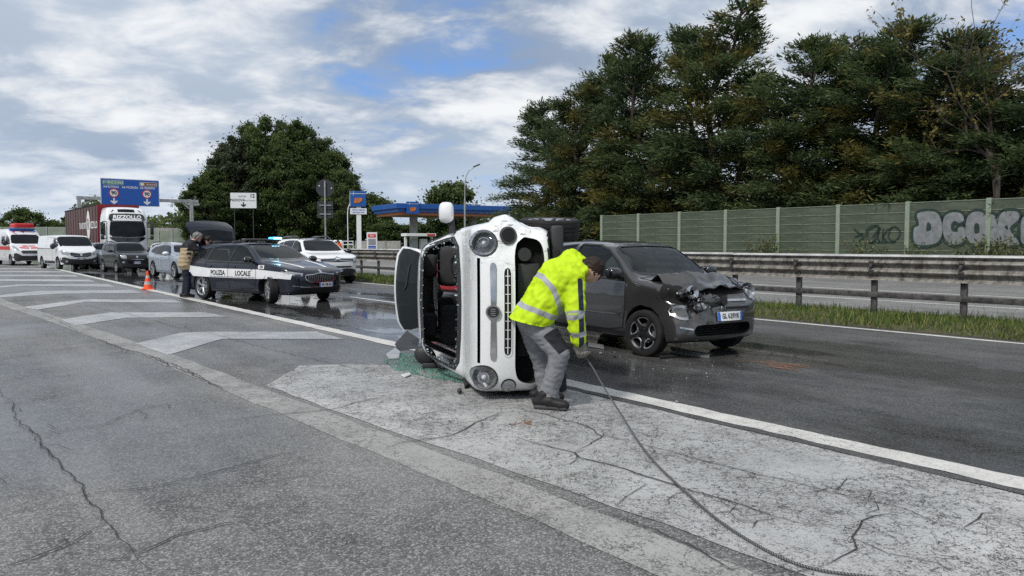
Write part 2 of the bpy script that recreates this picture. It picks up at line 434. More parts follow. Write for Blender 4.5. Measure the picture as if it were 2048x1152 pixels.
# verge in the median: a low grassy ridge
mb = MB(); prof = [(12.42, .004), (12.55, .07), (12.9, .13), (13.4, .155), (13.9, .12), (14.15, .004)]
ss = [(-18 + i * .8) for i in range(170)]
for s_ in ss:
    for (w_, z_) in prof: mb.v.append((w_ + random.uniform(-.05, .05), s_, z_ * random.uniform(.8, 1.15)))
k_ = len(prof)
mb.f = [(i * k_ + j, i * k_ + j + 1, (i + 1) * k_ + j + 1, (i + 1) * k_ + j) for i in range(len(ss) - 1) for j in range(k_ - 1)]; mb.m = [0] * len(mb.f)
struct(mb.build('median_verge', 'soil', smooth=80, rot=(0, 0, ROAD)))

# painted markings: sheets 4 mm above the road
mk = []
def marking(name, poly, mat_, z=.004): o = road_sheet(name, poly, z, mat_); mk.append(o); return o
def wob(poly, amp=.012, step=.4):
    out = []
    for i, a in enumerate(poly):
        b = poly[(i + 1) % len(poly)]; L_ = math.hypot(b[0] - a[0], b[1] - a[1]); n = max(1, min(400, int(L_ / step)))
        for k in range(n):
            t_ = k / n; out.append((a[0] + (b[0] - a[0]) * t_ + random.uniform(-amp, amp), a[1] + (b[1] - a[1]) * t_ + random.uniform(-amp, amp)))
    return out
marking('edge_line', wob(rect(4.86, 5.10, -8, 60), .014, .12) , 'paint_line', .006)
marking('edge_line_far', rect(4.86, 5.10, 60, 260), 'paint_line', .006)
marking('tar_joint', wob(rect(4.76, 4.86, -8, 7.0), .02, .25), 'tar', .005)
marking('median_line', wob(rect(12.02, 12.17, -8, 90), .01), 'paint_line', .004)
for i in range(12): marking('lane_dash', rect(8.52, 8.65, 14.2 + i * 9, 18.6 + i * 9), 'paint_line')
marking('opposite_lane_line', wob(rect(18.55, 18.72, -8, 120), .01, 1), 'paint_line')
marking('opposite_edge_line', wob(rect(22.5, 22.7, -8, 120), .01, 1), 'paint_line')
marking('opposite_inner_line', rect(14.6, 14.75, -8, 120), 'paint_line')
# worn old line that bounds the gore
wl = [(0, 604), (120, 642), (300, 704), (520, 791), (770, 890), (1022, 987), (1224, 1070), (1374, 1132)]
ctr = [PWS(*q) for q in wl]
c0 = ctr[-1]; ctr.append((c0[0] + .05, c0[1] - 4)); far0 = ctr[0]; ctr.insert(0, (far0[0] - 3.0, far0[1] + 60))
def ribbon(c, hw):
    L_, R_ = [], []
    for i, p_ in enumerate(c):
        a, b = c[max(i - 1, 0)], c[min(i + 1, len(c) - 1)]; dx, dy = b[0] - a[0], b[1] - a[1]; l = math.hypot(dx, dy)
        L_.append((p_[0] - dy / l * hw, p_[1] + dx / l * hw)); R_.append((p_[0] + dy / l * hw, p_[1] - dx / l * hw))
    return L_ + R_[::-1]
marking('worn_line', wob(ribbon(ctr, .165), .015, .3), 'paint_ghost', .0025)
# painted nose of the gore (cracked white field)
nose = [PWS(*q) for q in ((532, 772), (600, 732), (700, 729), (800, 731), (860, 745))]
nose += [(4.75, 6.9), (4.75, -4), (PWS(1700, 1190)[0], -4)] + [PWS(*q) for q in ((1700, 1190), (1599, 1150), (1474, 1100), (1224, 1015), (1024, 943), (760, 857))]
marking('gore_nose', wob(nose, .02, .3), 'paint_cracked')
stripes = [
 [(270, 688), (336, 711), (445, 678), (690, 679), (633, 664), (418, 664), (363, 666)],
 [(121, 640), (152, 651), (254, 636), (460, 634), (410, 625), (219, 625)],
 [(47, 614), (74, 620), (172, 604), (367, 606), (344, 599), (168, 599)],
 [(-20, 593), (-20, 597), (105, 588), (285, 586), (266, 580), (78, 582)],
 [(-40, 576), (-40, 579), (47, 572), (232, 574), (215, 568), (35, 569)],
 [(-60, 558), (-60, 562), (190, 563.5), (178, 559.5)],
 [(-60, 549), (-60, 552.5), (158, 553.5), (150, 550)],
 [(-60, 542.2), (-60, 544.8), (131, 545.2), (124, 542.6)],
 [(-60, 536.5), (-60, 538.5), (108, 539), (101, 536.9)]]
for st in stripes: marking('gore_stripe', wob([PWS(*q) for q in st], .02, .35), 'paint_stripe', .0055)

# cracks: long dark splits that wander over slabs and paint (one mesh, uncountable)
def zz(o, s, pts): return [(o[0] + x / s, o[1] + y / s) for x, y in pts]
A2 = lambda p: zz((0, 700), 2, p); A3 = lambda p: zz((1024, 700), 2, p); A1 = lambda p: zz((0, 520), 2.56, p)
cracks = [A2(p) for p in (
 [(0, 160), (60, 270), (160, 350), (230, 440), (330, 560), (420, 690), (520, 790), (545, 840), (640, 904)], [(345, 580), (600, 555), (800, 510), (960, 465), (1080, 430), (1210, 400)],
 [(160, 350), (260, 325), (420, 300), (560, 240), (720, 205)], [(860, 290), (1130, 260), (1330, 240), (1480, 200), (1560, 190)], [(540, 825), (700, 750), (900, 700), (1000, 690)],
 [(0, 70), (250, 40), (400, 25)], [(1540, 400), (1600, 375), (1810, 345), (1900, 295), (2040, 250)], [(0, 415), (130, 395)], [(0, 550), (200, 510)],
 [(500, 10), (620, 35), (720, 80), (800, 115), (890, 155), (1010, 150)], [(420, 700), (300, 770), (100, 850), (0, 880)], [(230, 440), (180, 400), (60, 300)])]
cracks += [A3(p) for p in (
 [(0, 350), (250, 415), (270, 435), (450, 480), (600, 530), (720, 570), (870, 610), (1040, 670), (1220, 715)], [(270, 435), (230, 465)], [(250, 415), (360, 350), (290, 305), (130, 260), (0, 230)],
 [(360, 350), (540, 385), (700, 430), (900, 480), (1070, 520), (1290, 575), (1570, 640), (1700, 700), (2040, 780)], [(1250, 870), (1380, 800), (1360, 755), (1400, 690), (1530, 655)],
 [(1360, 755), (1500, 820), (1700, 860), (1790, 904)], [(410, 630), (460, 590), (540, 540)], [(720, 570), (660, 580), (620, 610)], [(1290, 575), (1350, 510)], [(1160, 580), (1290, 550)],
 [(300, 640), (450, 680), (700, 780), (800, 840), (920, 904)], [(960, 720), (980, 690), (1060, 680)], [(1800, 720), (1880, 670)], [(1100, 904), (1250, 870)])]
cracks += [A1(p) for p in ([(1060, 370), (1360, 455), (1560, 500), (1760, 545), (1900, 580), (2040, 560)], [(480, 400), (640, 460), (760, 490), (900, 540), (1040, 610), (1130, 660)], [(210, 270), (330, 330), (480, 400)], [(430, 230), (700, 290), (930, 350), (1060, 370)])]
mb = MB()
br = []
for pl in cracks:
    for (x0, y0), (x1, y1) in zip(pl[:-1], pl[1:]):
        for _ in range(2):
            if random.random() < .22:
                t_ = random.random(); x, y = x0 + (x1 - x0) * t_, y0 + (y1 - y0) * t_; a = random.uniform(0, 6.28); l = random.uniform(10, 38) * max(.2, (y - 489) / 400)
                br.append([(x, y), (x + math.cos(a) * l, y + math.sin(a) * l * .4), (x + math.cos(a + .5) * l * 1.8, y + math.sin(a + .5) * l * .7)])
cracks += br
for pl in cracks:
    base = [Vector((*PWS(*q), 0)) for q in pl]
    pts = []
    for a, b in zip(base[:-1], base[1:]):
        L_ = (b - a).length; n = max(3, int(L_ / .045))
        if n > 160: n = 160
        off = 0.0
        for k in range(n):
            t_ = k / n; env = min(t_, 1 - t_) * 2
            off = off * .86 + random.gauss(0, .011) * min(1, L_ / .9)
            d = (b - a) / L_; pts.append(a + (b - a) * t_ + Vector((-d.y, d.x, 0)) * (off * (.35 + env)))
    pts.append(base[-1]); n = len(pts); wv = random.uniform(.0034, .0052) if len(pl) > 3 else random.uniform(.002, .003)
    prevw = wv
    b0 = len(mb.v)
    for i, p_ in enumerate(pts):
        d = (pts[min(i + 1, n - 1)] - pts[max(i - 1, 0)]); d = d.normalized() if d.length > 1e-6 else Vector((1, 0, 0))
        prevw = .7 * prevw + .3 * random.uniform(.5, 1.5) * wv
        hw = prevw * min(1, .25 + 4 * min(i, n - 1 - i) / n); nn = Vector((-d.y, d.x, 0)) * hw
        mb.v += [(p_.x + nn.x, p_.y + nn.y, .0105), (p_.x - nn.x, p_.y - nn.y, .0105)]
    for i in range(n - 1): mb.f.append((b0 + 2 * i, b0 + 2 * i + 1, b0 + 2 * i + 3, b0 + 2 * i + 2)); mb.m.append(0)
cr_o = mb.build('pavement_cracks', 'gap', fixn=True, rot=(0, 0, ROAD)); tag(cr_o, 'dark branching cracks across the grey gore pavement', 'cracks', kind='stuff')
simple('crack_fill', (.030, .029, .028), .9, vary=.3); cr_o.data.materials[0] = M('crack_fill')

# orange-brown rust smears and spilt fluid on the lane
t = NT('rust_smear'); co = t.co()
f = t.mr(t.math('ADD', t.math('MULTIPLY', t.noise(5, 7, .7, t.co('Object', (1, .3, 1))), .6), t.math('MULTIPLY', t.noise(50, 3), .4)), .50, .60)
tr = t.n('ShaderNodeBsdfTransparent'); mx = t.n('ShaderNodeMixShader'); t.p(Base_Color=(.24, .105, .045), Roughness=.5); t.L.new(f, mx.inputs[0]); t.L.new(tr.outputs[0], mx.inputs[1]); t.L.new(t.b.outputs[0], mx.inputs[2]); t.L.new(mx.outputs[0], t.out.inputs[0])
for pl in ([(1460, 716), (1560, 722), (1630, 735), (1600, 743), (1500, 731)], [(1030, 835), (1075, 838), (1060, 858), (1020, 850)], [(1255, 715), (1300, 712), (1296, 717), (1258, 720)]):
    o = road_sheet('rust_smear', wob([PWS(*q) for q in pl], .03, .15), .0075, 'rust_smear')

# ------------------------------------------------------------------ triangle clouds (grass, leaves)
def tri_mesh(name, V, mats, mi=None, attr=None, quad=False):
    V = np.asarray(V, np.float32); k = 4 if quad else 3; n = len(V) // k
    me = bpy.data.meshes.new(name); me.vertices.add(len(V)); me.vertices.foreach_set('co', V.ravel())
    me.loops.add(n * k); me.loops.foreach_set('vertex_index', np.arange(n * k, dtype=np.int32))
    me.polygons.add(n); me.polygons.foreach_set('loop_start', np.arange(0, n * k, k, dtype=np.int32))
    for m in (mats if isinstance(mats, (list, tuple)) else [mats]): me.materials.append(M(m))
    if mi is not None: me.polygons.foreach_set('material_index', np.asarray(mi, np.int32))
    me.update(calc_edges=True)
    if attr is not None:
        a = me.attributes.new('tone', 'FLOAT', 'POINT'); a.data.foreach_set('value', np.repeat(np.asarray(attr, np.float32), k))
    return me
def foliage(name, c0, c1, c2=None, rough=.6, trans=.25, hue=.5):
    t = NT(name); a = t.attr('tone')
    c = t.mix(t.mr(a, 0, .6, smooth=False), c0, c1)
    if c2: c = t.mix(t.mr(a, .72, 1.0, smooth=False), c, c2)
    t.p(Base_Color=c, Roughness=rough, Specular_IOR_Level=.25)
    tl = t.n('ShaderNodeBsdfTranslucent'); t.L.new(c, tl.inputs[0]); mx = t.n('ShaderNodeMixShader'); mx.inputs[0].default_value = trans
    t.L.new(t.b.outputs[0], mx.inputs[1]); t.L.new(tl.outputs[0], mx.inputs[2]); t.L.new(mx.outputs[0], t.out.inputs[0]); return t.m
foliage('grass', (.045, .085, .018), (.12, .17, .04), (.30, .28, .10))
foliage('weed', (.05, .08, .025), (.12, .15, .06), (.25, .22, .10))

def grass_blades(n, w0, w1, s0, s1, h0, h1, zf, dens=None):
    w = RNG.uniform(w0, w1, n); s = s0 + (s1 - s0) * RNG.random(n) ** 1.7
    cl = np.sin(w * 9 + 3 * np.sin(s * 1.3)) * np.sin(s * 3.1 + w * 2) * .35 + .8
    h = RNG.uniform(h0, h1, n) * cl * np.where(RNG.random(n) < .05, 1.9, 1.0); a = RNG.uniform(0, 2 * np.pi, n); wd = RNG.uniform(.004, .011, n) * (1 + s / 25)
    ln = RNG.uniform(.1, .7, n) * h; b = RNG.uniform(0, 2 * np.pi, n); z = zf(w)
    base = np.stack([w, s, z], 1); d = np.stack([np.cos(a) * wd, np.sin(a) * wd, 0 * a], 1)
    tip = base + np.stack([np.cos(b) * ln, np.sin(b) * ln, h], 1)
    V = np.stack([base - d, base + d, tip], 1).reshape(-1, 3); return V, RNG.random(n)
zf = lambda w: np.interp(w, [p_[0] for p_ in prof], [p_[1] for p_ in prof]) * .9
V, A = grass_blades(52000, 12.40, 14.15, 2.0, 60, .05, .17, zf)
g = link('median_grass', tri_mesh('median_grass', V, 'grass', attr=A), rot=(0, 0, ROAD)); tag(g, 'rough green grass growing along the guardrail foot', 'grass', kind='stuff')

# ------------------------------------------------------------------ guardrail in the median
t = NT('rail_steel'); co = t.co(); sx = t.sep()
st = t.noise(2.4, 6, .7, t.co('Object', (1, 3.2, .5))); low = t.noise(9, 5, .65)
f = t.mr(t.math('ADD', t.math('MULTIPLY', st, .6), t.math('MULTIPLY', low, .4)), .36, .60)
c = t.mix(f, (.085, .075, .062), (.30, .285, .26)); c = t.mix(t.mr(t.noise(1.1, 5, .7, t.co('Object', (1, 1, 6))), .57, .70), c, (.11, .07, .045))
t.p(Base_Color=c, Roughness=.62, Metallic=.25); t.bump(t.noise(25, 4), .2, .01)
t = NT('rail_top'); c = t.mix(t.mr(t.noise(4, 6, .7), .35, .65), (.36, .355, .34), (.56, .555, .54)); t.p(Base_Color=c, Roughness=.5, Metallic=.3)  # paler tone for the rounded top of the beam
t = NT('post_steel'); c = t.mix(t.mr(t.noise(7, 6, .7), .35, .65), (.035, .034, .033), (.11, .105, .10)); t.p(Base_Color=c, Roughness=.65, Metallic=.3)
rail = thing('guardrail', 'dirty grey steel crash barrier with three-wave rail running along the grassy median', 'guardrail', WS(13.35, 0), ROAD)
def wave():
    # section (across, height): hollow steel beam with two valleys, rounded top
    pts = []
    n = 40
    for i in range(n + 1):
        t_ = i / n; z_ = .77 + .40 * t_
        x_ = -.050 - .045 * (math.cos(t_ * 2 * math.pi * 2.5 + .3)) 
        pts.append((x_, z_))
    pts += [(-.085, 1.19), (-.07, 1.215), (-.03, 1.228), (.03, 1.228), (.06, 1.21)]
    back = [(.06, 1.15), (.045, .80), (.0, .77)]
    return pts + back
sec = wave(); SEG = 4.5
mb = MB(); nseg = len(sec)
for k, y_ in enumerate((0.0, SEG - .004)): mb.v += [(a, y_, b) for a, b in sec]
mb.f = [(i, (i + 1) % nseg, nseg + (i + 1) % nseg, nseg + i) for i in range(nseg)]; mb.m = [1 if 40 <= i <= 44 else 0 for i in range(nseg)]
beam_me = mb.mesh('rail_beam', ['rail_steel', 'rail_top'], smooth=40)
low_me = MB().box((-.02, SEG / 2, .50), (.05, SEG - .006, .10), bev=.012).mesh('lower_rail', 'post_steel', smooth=40)
post_me = MB().box((.035, 0, .30), (.07, .10, .98), bev=.008).box((-.015, 0, .95), (.03, .12, .3)).mesh('post', 'post_steel', smooth=40)
bolt_me = MB().box((-.106, 0, 1.10), (.03, .09, .035), bev=.006).box((-.106, 0, .935), (.03, .09, .035), bev=.006).box((-.1, .02, 1.02), (.012, .05, .1), rot=Matrix.Rotation(.4, 3, 'X')).mesh('bolt_plate', 'post_steel')
for i in range(-2, 21):
    s0 = .87 + i * SEG
    b = link('rail_beam', beam_me, rail, (0, s0, random.uniform(-.006, .006))); link('lower_rail', low_me, rail, (0, s0, 0))
    for k in range(3):
        link('post', post_me, rail, (0, s0 + k * 1.5, 0))
        if i < 9: link('bolt_plate', bolt_me, b, (0, k * 1.5, 0))

# ------------------------------------------------------------------ sound wall with planks
t = NT('wall_green'); c = t.mix(t.mr(t.noise(1.3, 6, .65, t.co('Object', (.35, 1, 2.5))), .3, .7), (.042, .056, .036), (.082, .102, .066)); c = t.mix(t.mr(t.noise(3.0, 5, .7), .55, .75), c, (.085, .092, .075))
t.p(Base_Color=c, Roughness=.6)
t = NT('wall_lip'); c = t.mix(t.mr(t.noise(2.5, 6, .7), .3, .7), (.12, .148, .105), (.22, .25, .185)); t.p(Base_Color=c, Roughness=.55)
t = NT('wall_post'); c = t.mix(t.mr(t.noise(2.5, 6, .7), .3, .7), (.17, .215, .16), (.26, .31, .235)); t.p(Base_Color=c, Roughness=.55)
WW, PZ = 31.6, 3.13
wall = thing('sound_wall', 'long green sound barrier of ribbed horizontal planks behind the guardrail', 'wall', WS(WW, 0), ROAD)
NPL = 8; ph = PZ / NPL
pl_sec = [(0, .0), (-.03, .0), (-.03, ph * .86), (-.055, ph * .90), (-.055, ph - .008), (0, ph - .008)]
mb = MB()
for y_ in (.09, 2.91): mb.v += [(a, y_, b) for a, b in pl_sec]
mb.f = [(i, (i + 1) % 6, 6 + (i + 1) % 6, 6 + i) for i in range(6)] + [(0, 1, 2, 3, 4, 5), (11, 10, 9, 8, 7, 6)]; mb.m = [0, 0, 1, 1, 1, 0, 0, 0]
pl_me = mb.mesh('plank', ['wall_green', 'wall_lip'])
wp_me = MB().box((-.01, 0, PZ / 2), (.18, .18, PZ + .06), bev=.01).mesh('post', 'wall_post')
S_END = 32.9
for i in range(15):
    s0 = S_END - 3 * i
    link('post', wp_me, wall, (0, s0, 0))
    if i < 14:
        for k in range(NPL): link('plank', pl_me, wall, (random.uniform(-.004, .004), s0 - 3, k * ph))
# graffiti: silver bubble letters with dark outline, and a black scribble, sprayed on the planks
t = NT('spray_silver'); c = t.mix(t.mr(t.noise(4, 6, .65), .3, .7), (.13, .145, .15), (.225, .235, .24)); t.p(Base_Color=c, Roughness=.55)
simple('spray_dark', (.012, .03, .022), .6, vary=.3)
def gz(px, py): return (px - 0, py)
def wall_pt(px, py):
    """pixel -> (along, height) on the face of the sound wall"""
    d = _ray(px, py); n = Vector((NX, NY, 0)); t_ = (WW - .065) / d.dot(n); p_ = Vector((0, 0, CAM_H)) + d * t_; w_, s_ = to_ws(p_); return (s_, p_.z)
Z7 = lambda pts: [wall_pt(1380 + x * .3262, 360 + y * .3263) for x, y in pts]
letters = {
 'D': ([(1395, 205), (1500, 195), (1540, 250), (1545, 330), (1500, 390), (1385, 392), (1372, 300), (1405, 275)], [(1455, 262), (1475, 270), (1478, 305), (1450, 312)]),
 'G': ([(1555, 235), (1600, 200), (1660, 205), (1680, 245), (1650, 262), (1625, 250), (1602, 270), (1605, 310), (1640, 318), (1645, 295), (1680, 290), (1690, 350), (1650, 392), (1585, 385), (1553, 330)], None),
 'O': ([(1700, 230), (1745, 195), (1800, 205), (1825, 270), (1818, 345), (1780, 390), (1720, 385), (1690, 320)], [(1745, 270), (1770, 270), (1775, 320), (1745, 325)]),
 'K': ([(1838, 225), (1870, 222), (1885, 275), (1910, 200), (2005, 195), (2015, 240), (1960, 300), (2020, 392), (1930, 390), (1900, 340), (1895, 385), (1838, 380)], [(1928, 290), (1945, 275), (1950, 305)]),
 'S': ([(2030, 260), (2048, 225), (2110, 222), (2130, 270), (2095, 300), (2125, 350), (2090, 395), (2035, 385), (2028, 330)], None)}
gr = thing('graffiti', 'silver bubble-letter graffiti with dark outline sprayed on the green sound wall', 'graffiti', (0, 0, 0), ROAD)
def flat(poly, w_): return [(w_, a, b) for a, b in poly]
def grow(poly, d):
    cx = sum(p_[0] for p_ in poly) / len(poly); cy = sum(p_[1] for p_ in poly) / len(poly)
    out = []
    for i, p_ in enumerate(poly):
        a, b = poly[i - 1], poly[(i + 1) % len(poly)]; dx, dy = b[0] - a[0], b[1] - a[1]; l = math.hypot(dx, dy) or 1
        nx, ny = dy / l, -dx / l
        out.append((p_[0] + nx * d, p_[1] + ny * d))
    ar = lambda q: abs(sum(q[i - 1][0] * q[i][1] - q[i][0] * q[i - 1][1] for i in range(len(q))))
    if (ar(out) > ar(poly)) != (d > 0): return [(2 * p_[0] - o_[0], 2 * p_[1] - o_[1]) for p_, o_ in zip(poly, out)]
    return out
def wall_poly(poly, w0, name, mat_, par):
    mb = MB(); tri = tessellate_polygon([[Vector((a, b, 0)) for a, b in poly]]); mb.add([(w0, a, b) for a, b in poly], tri); return mb.build(name, mat_, par, fixn=True)
for ch, (outl, hole) in letters.items():
    o_ = crv(Z7(outl), 4)
    b_ = wall_poly(grow(o_, .11), WW - .062, 'letter_outline', 'spray_dark', gr); wall_poly(o_, WW - .066, 'letter', 'spray_silver', gr)
    if hole: wall_poly(crv(Z7(hole), 3), WW - .070, 'letter_counter', 'spray_dark', gr)
sc = thing('graffiti', 'thin black scribbled tag on the sound wall left of the silver letters', 'graffiti', (0, 0, 0), ROAD)
for pts in ([(1005, 300), (1060, 345)], [(1010, 350), (1060, 325)], [(1040, 370), (1075, 340), (1085, 300), (1120, 280), (1155, 290), (1150, 340), (1110, 385), (1085, 350), (1100, 300), (1155, 275)],
            [(1120, 350), (1150, 310), (1165, 290), (1150, 350), (1165, 380)], [(1185, 300), (1180, 375)], [(1180, 345), (1215, 300)], [(1180, 345), (1205, 380)], [(1215, 310), (1250, 285), (1285, 310), (1280, 345), (1250, 378), (1215, 345), (1235, 290)], [(1100, 385), (1180, 380), (1255, 380)]):
    q = crv(Z7(pts), 6, closed=False); mb = MB(); rb = ribbon(q, .035); h = len(rb) // 2
    mb.v = [(WW - .066, a, b) for a, b in rb]; n2 = len(rb); mb.f = [(i, i + 1, n2 - 2 - i, n2 - 1 - i) for i in range(h - 1)]; mb.m = [0] * len(mb.f)
    mb.build('stroke', 'spray_dark', sc)
# ------------------------------------------------------------------ vehicles: a body is the rounded intersection of three outlines
def sdpoly_grid(poly, pad=.5, h=.02):
    P_ = np.array(poly); lo = P_.min(0) - pad; hi = P_.max(0) + pad
    nx, ny = (np.ceil((hi - lo) / h).astype(int) + 1)
    X, Y = np.meshgrid(lo[0] + np.arange(nx) * h, lo[1] + np.arange(ny) * h, indexing='ij')
    d2 = np.full(X.shape, 1e9); ins = np.zeros(X.shape, bool)
    A, B = P_, np.roll(P_, -1, 0)
    for (ax, ay), (bx, by) in zip(A, B):
        ex, ey = bx - ax, by - ay; wx, wy = X - ax, Y - ay
        t_ = np.clip((wx * ex + wy * ey) / max(ex * ex + ey * ey, 1e-12), 0, 1)
        d2 = np.minimum(d2, (wx - ex * t_) ** 2 + (wy - ey * t_) ** 2)
        c = (ay > Y) != (by > Y)
        if abs(by - ay) > 1e-12: ins ^= c & (X < (bx - ax) * (Y - ay) / (by - ay) + ax)
    D = np.sqrt(d2) * np.where(ins, -1, 1)
    def ev(x, y):
        u = np.clip((x - lo[0]) / h, 0, nx - 1.001); v = np.clip((y - lo[1]) / h, 0, ny - 1.001)
        i = u.astype(int); j = v.astype(int); a = u - i; b = v - j
        return D[i, j] * (1 - a) * (1 - b) + D[i + 1, j] * a * (1 - b) + D[i, j + 1] * (1 - a) * b + D[i + 1, j + 1] * a * b
    return ev
def smax(a, b, k):
    h = np.maximum(k - np.abs(a - b), 0) / k
    return np.maximum(a, b) + h * h * k * .25

class Shape:
    def __init__(s, side, plan, front, bow=(.22, .18), k=.09, n=4):
        s.side = sdpoly_grid(crv(side, n)); s.pl = sdpoly_grid(crv(plan + [(x, -y) for x, y in plan[::-1] if y > 1e-6], n)); s.fr = sdpoly_grid(crv([(-y, z) for y, z in front if y > 1e-6] + front[::-1], n))
        s.bow = bow; s.k = k
        a = np.array(side); b = np.array(plan); c = np.array(front)
        s.x0, s.x1 = a[:, 0].min() - .1, a[:, 0].max() + .1; s.z0, s.z1 = a[:, 1].min() - .1, a[:, 1].max() + .1; s.w = c[:, 0].max() + .1
        s.xm = (s.x0 + s.x1) / 2
    def f(s, p):
        x, y, z = p[:, 0], p[:, 1], p[:, 2]; L = (s.x1 - s.x0) / 2
        fx = np.clip((x - s.xm) / L, -1, 1)
        xs = x + y * y * np.where(fx > 0, s.bow[0] * np.clip(fx * 2.2, 0, 1), -s.bow[1] * np.clip(-fx * 2.2, 0, 1))
        return smax(smax(s.side(xs, z), s.pl(x, np.abs(y)), s.k), s.fr(y, z), s.k)
    def mesh(s, h=.04, inset=0.0, box=None, zc=None, ext=.85):
        """shrink a gridded box onto the surface along rays from an inner spine"""
        x0, x1, y0, y1, z0, z1 = (s.x0, s.x1, -s.w, s.w, s.z0, s.z1)
        if box: x0, x1, z0, z1 = box[0] - .1, box[1] + .1, box[2] - .1, box[3] + .1
        nx, ny, nz = max(4, round((x1 - x0) / h)), max(4, round((y1 - y0) / h)), max(4, round((z1 - z0) / h))
        key = {}; V = []; Fc = []
        def vid(i, j, k):
            t_ = (i, j, k)
            if t_ not in key: key[t_] = len(V); V.append(t_)
            return key[t_]
        for i in range(nx):
            for j in range(ny):
                Fc.append((vid(i, j, 0), vid(i, j + 1, 0), vid(i + 1, j + 1, 0), vid(i + 1, j, 0))); Fc.append((vid(i, j, nz), vid(i + 1, j, nz), vid(i + 1, j + 1, nz), vid(i, j + 1, nz)))
            for k in range(nz):
                Fc.append((vid(i, 0, k), vid(i + 1, 0, k), vid(i + 1, 0, k + 1), vid(i, 0, k + 1))); Fc.append((vid(i, ny, k), vid(i, ny, k + 1), vid(i + 1, ny, k + 1), vid(i + 1, ny, k)))
        for j in range(ny):
            for k in range(nz):
                Fc.append((vid(0, j, k), vid(0, j, k + 1), vid(0, j + 1, k + 1), vid(0, j + 1, k))); Fc.append((vid(nx, j, k), vid(nx, j + 1, k), vid(nx, j + 1, k + 1), vid(nx, j, k + 1)))
        I = np.array(V, float); p = np.stack([x0 + I[:, 0] / nx * (x1 - x0), y0 + I[:, 1] / ny * (y1 - y0), z0 + I[:, 2] / nz * (z1 - z0)], 1)
        e = min(ext, (x1 - x0) * .3); o = p.copy(); o[:, 0] = np.clip(p[:, 0], x0 + e, x1 - e); o[:, 1] = 0; o[:, 2] = zc if zc is not None else .6
        # spread the end caps so that nose and tail get even cells
        lo = np.zeros(len(p)); hi = np.ones(len(p)) * 1.02
        def F(q):
            v = s.f(q) + inset
            if box:
                v = smax(v, np.maximum(np.maximum(box[0] - q[:, 0], q[:, 0] - box[1]), np.maximum(box[2] - q[:, 2], q[:, 2] - box[3])), .04)
            return v
        for _ in range(24):
            m = (lo + hi) / 2; ins = F(o + (p - o) * m[:, None]) < 0
            lo = np.where(ins, m, lo); hi = np.where(ins, hi, m)
        q = o + (p - o) * ((lo + hi) / 2)[:, None]
        return q, Fc

def bool_cut(me, cutters, solver='MANIFOLD'):
    """subtract closed meshes from a closed mesh"""
    o = bpy.data.objects.new('tmp', me); COL.objects.link(o); cs = []
    for cm in cutters:
        c = bpy.data.objects.new('cut', cm); COL.objects.link(c); cs.append(c)
        md = o.modifiers.new('b', 'BOOLEAN'); md.operation = 'DIFFERENCE'; md.object = c; md.solver = solver; md.material_mode = 'TRANSFER'
    dg = bpy.context.evaluated_depsgraph_get(); r = bpy.data.meshes.new_from_object(o.evaluated_get(dg))
    for c in cs + [o]: bpy.data.objects.remove(c)
    return r
def raw_mesh(V, Fc, mats=('underbody',)):
    me = bpy.data.meshes.new('m'); me.from_pydata([tuple(v) for v in V], [], Fc)
    for m in mats: me.materials.append(M(m))
    finish_mesh(me, None, True); return me
def cyl_cut(x, z, r, y0, y1, seg=40, mats=('underbody',)):
    m = Matrix.Translation((x, y0, z)) @ Matrix.Rotation(-math.pi / 2, 4, 'X')
    L_ = abs(y1 - y0); mb = MB(); n = seg
    ring = [(r * math.cos(2 * math.pi * k / n), r * math.sin(2 * math.pi * k / n)) for k in range(n)]
    mb.v = [(x + a, y0, z + b) for a, b in ring] + [(x + a, y1, z + b) for a, b in ring]
    mb.f = [(i, (i + 1) % n, n + (i + 1) % n, n + i) for i in range(n)] + [tuple(range(n))[::-1], tuple(range(n, 2 * n))]; mb.m = [0] * len(mb.f)
    return mb.mesh('c', list(mats))
def prism_cut(poly, lo, hi, axis, mats=('underbody',)): return MB().prism(poly, lo, hi, axis).mesh('c', list(mats))

def sides(outl, mirror=True): return outl
def mir(p): return [(-a, b) for a, b in p][::-1]
def sym(p): return p + [(-a, b) for a, b in p[::-1] if abs(a) > 1e-6]
def rrect(cx, cy, w, h, r, n=4):
    out = []
    for (sx, sy, a0) in ((1, 1, 0), (-1, 1, 90), (-1, -1, 180), (1, -1, 270)):
        for k in range(n + 1):
            a = R(a0 + 90 * k / n); out.append((cx + sx * (w / 2 - r) + r * math.cos(a), cy + sy * (h / 2 - r) + r * math.sin(a)))
    return out
def circ(cx, cy, rx, ry=None, n=24): return [(cx + rx * math.cos(2 * math.pi * k / n), cy + (ry or rx) * math.sin(2 * math.pi * k / n)) for k in range(n)]

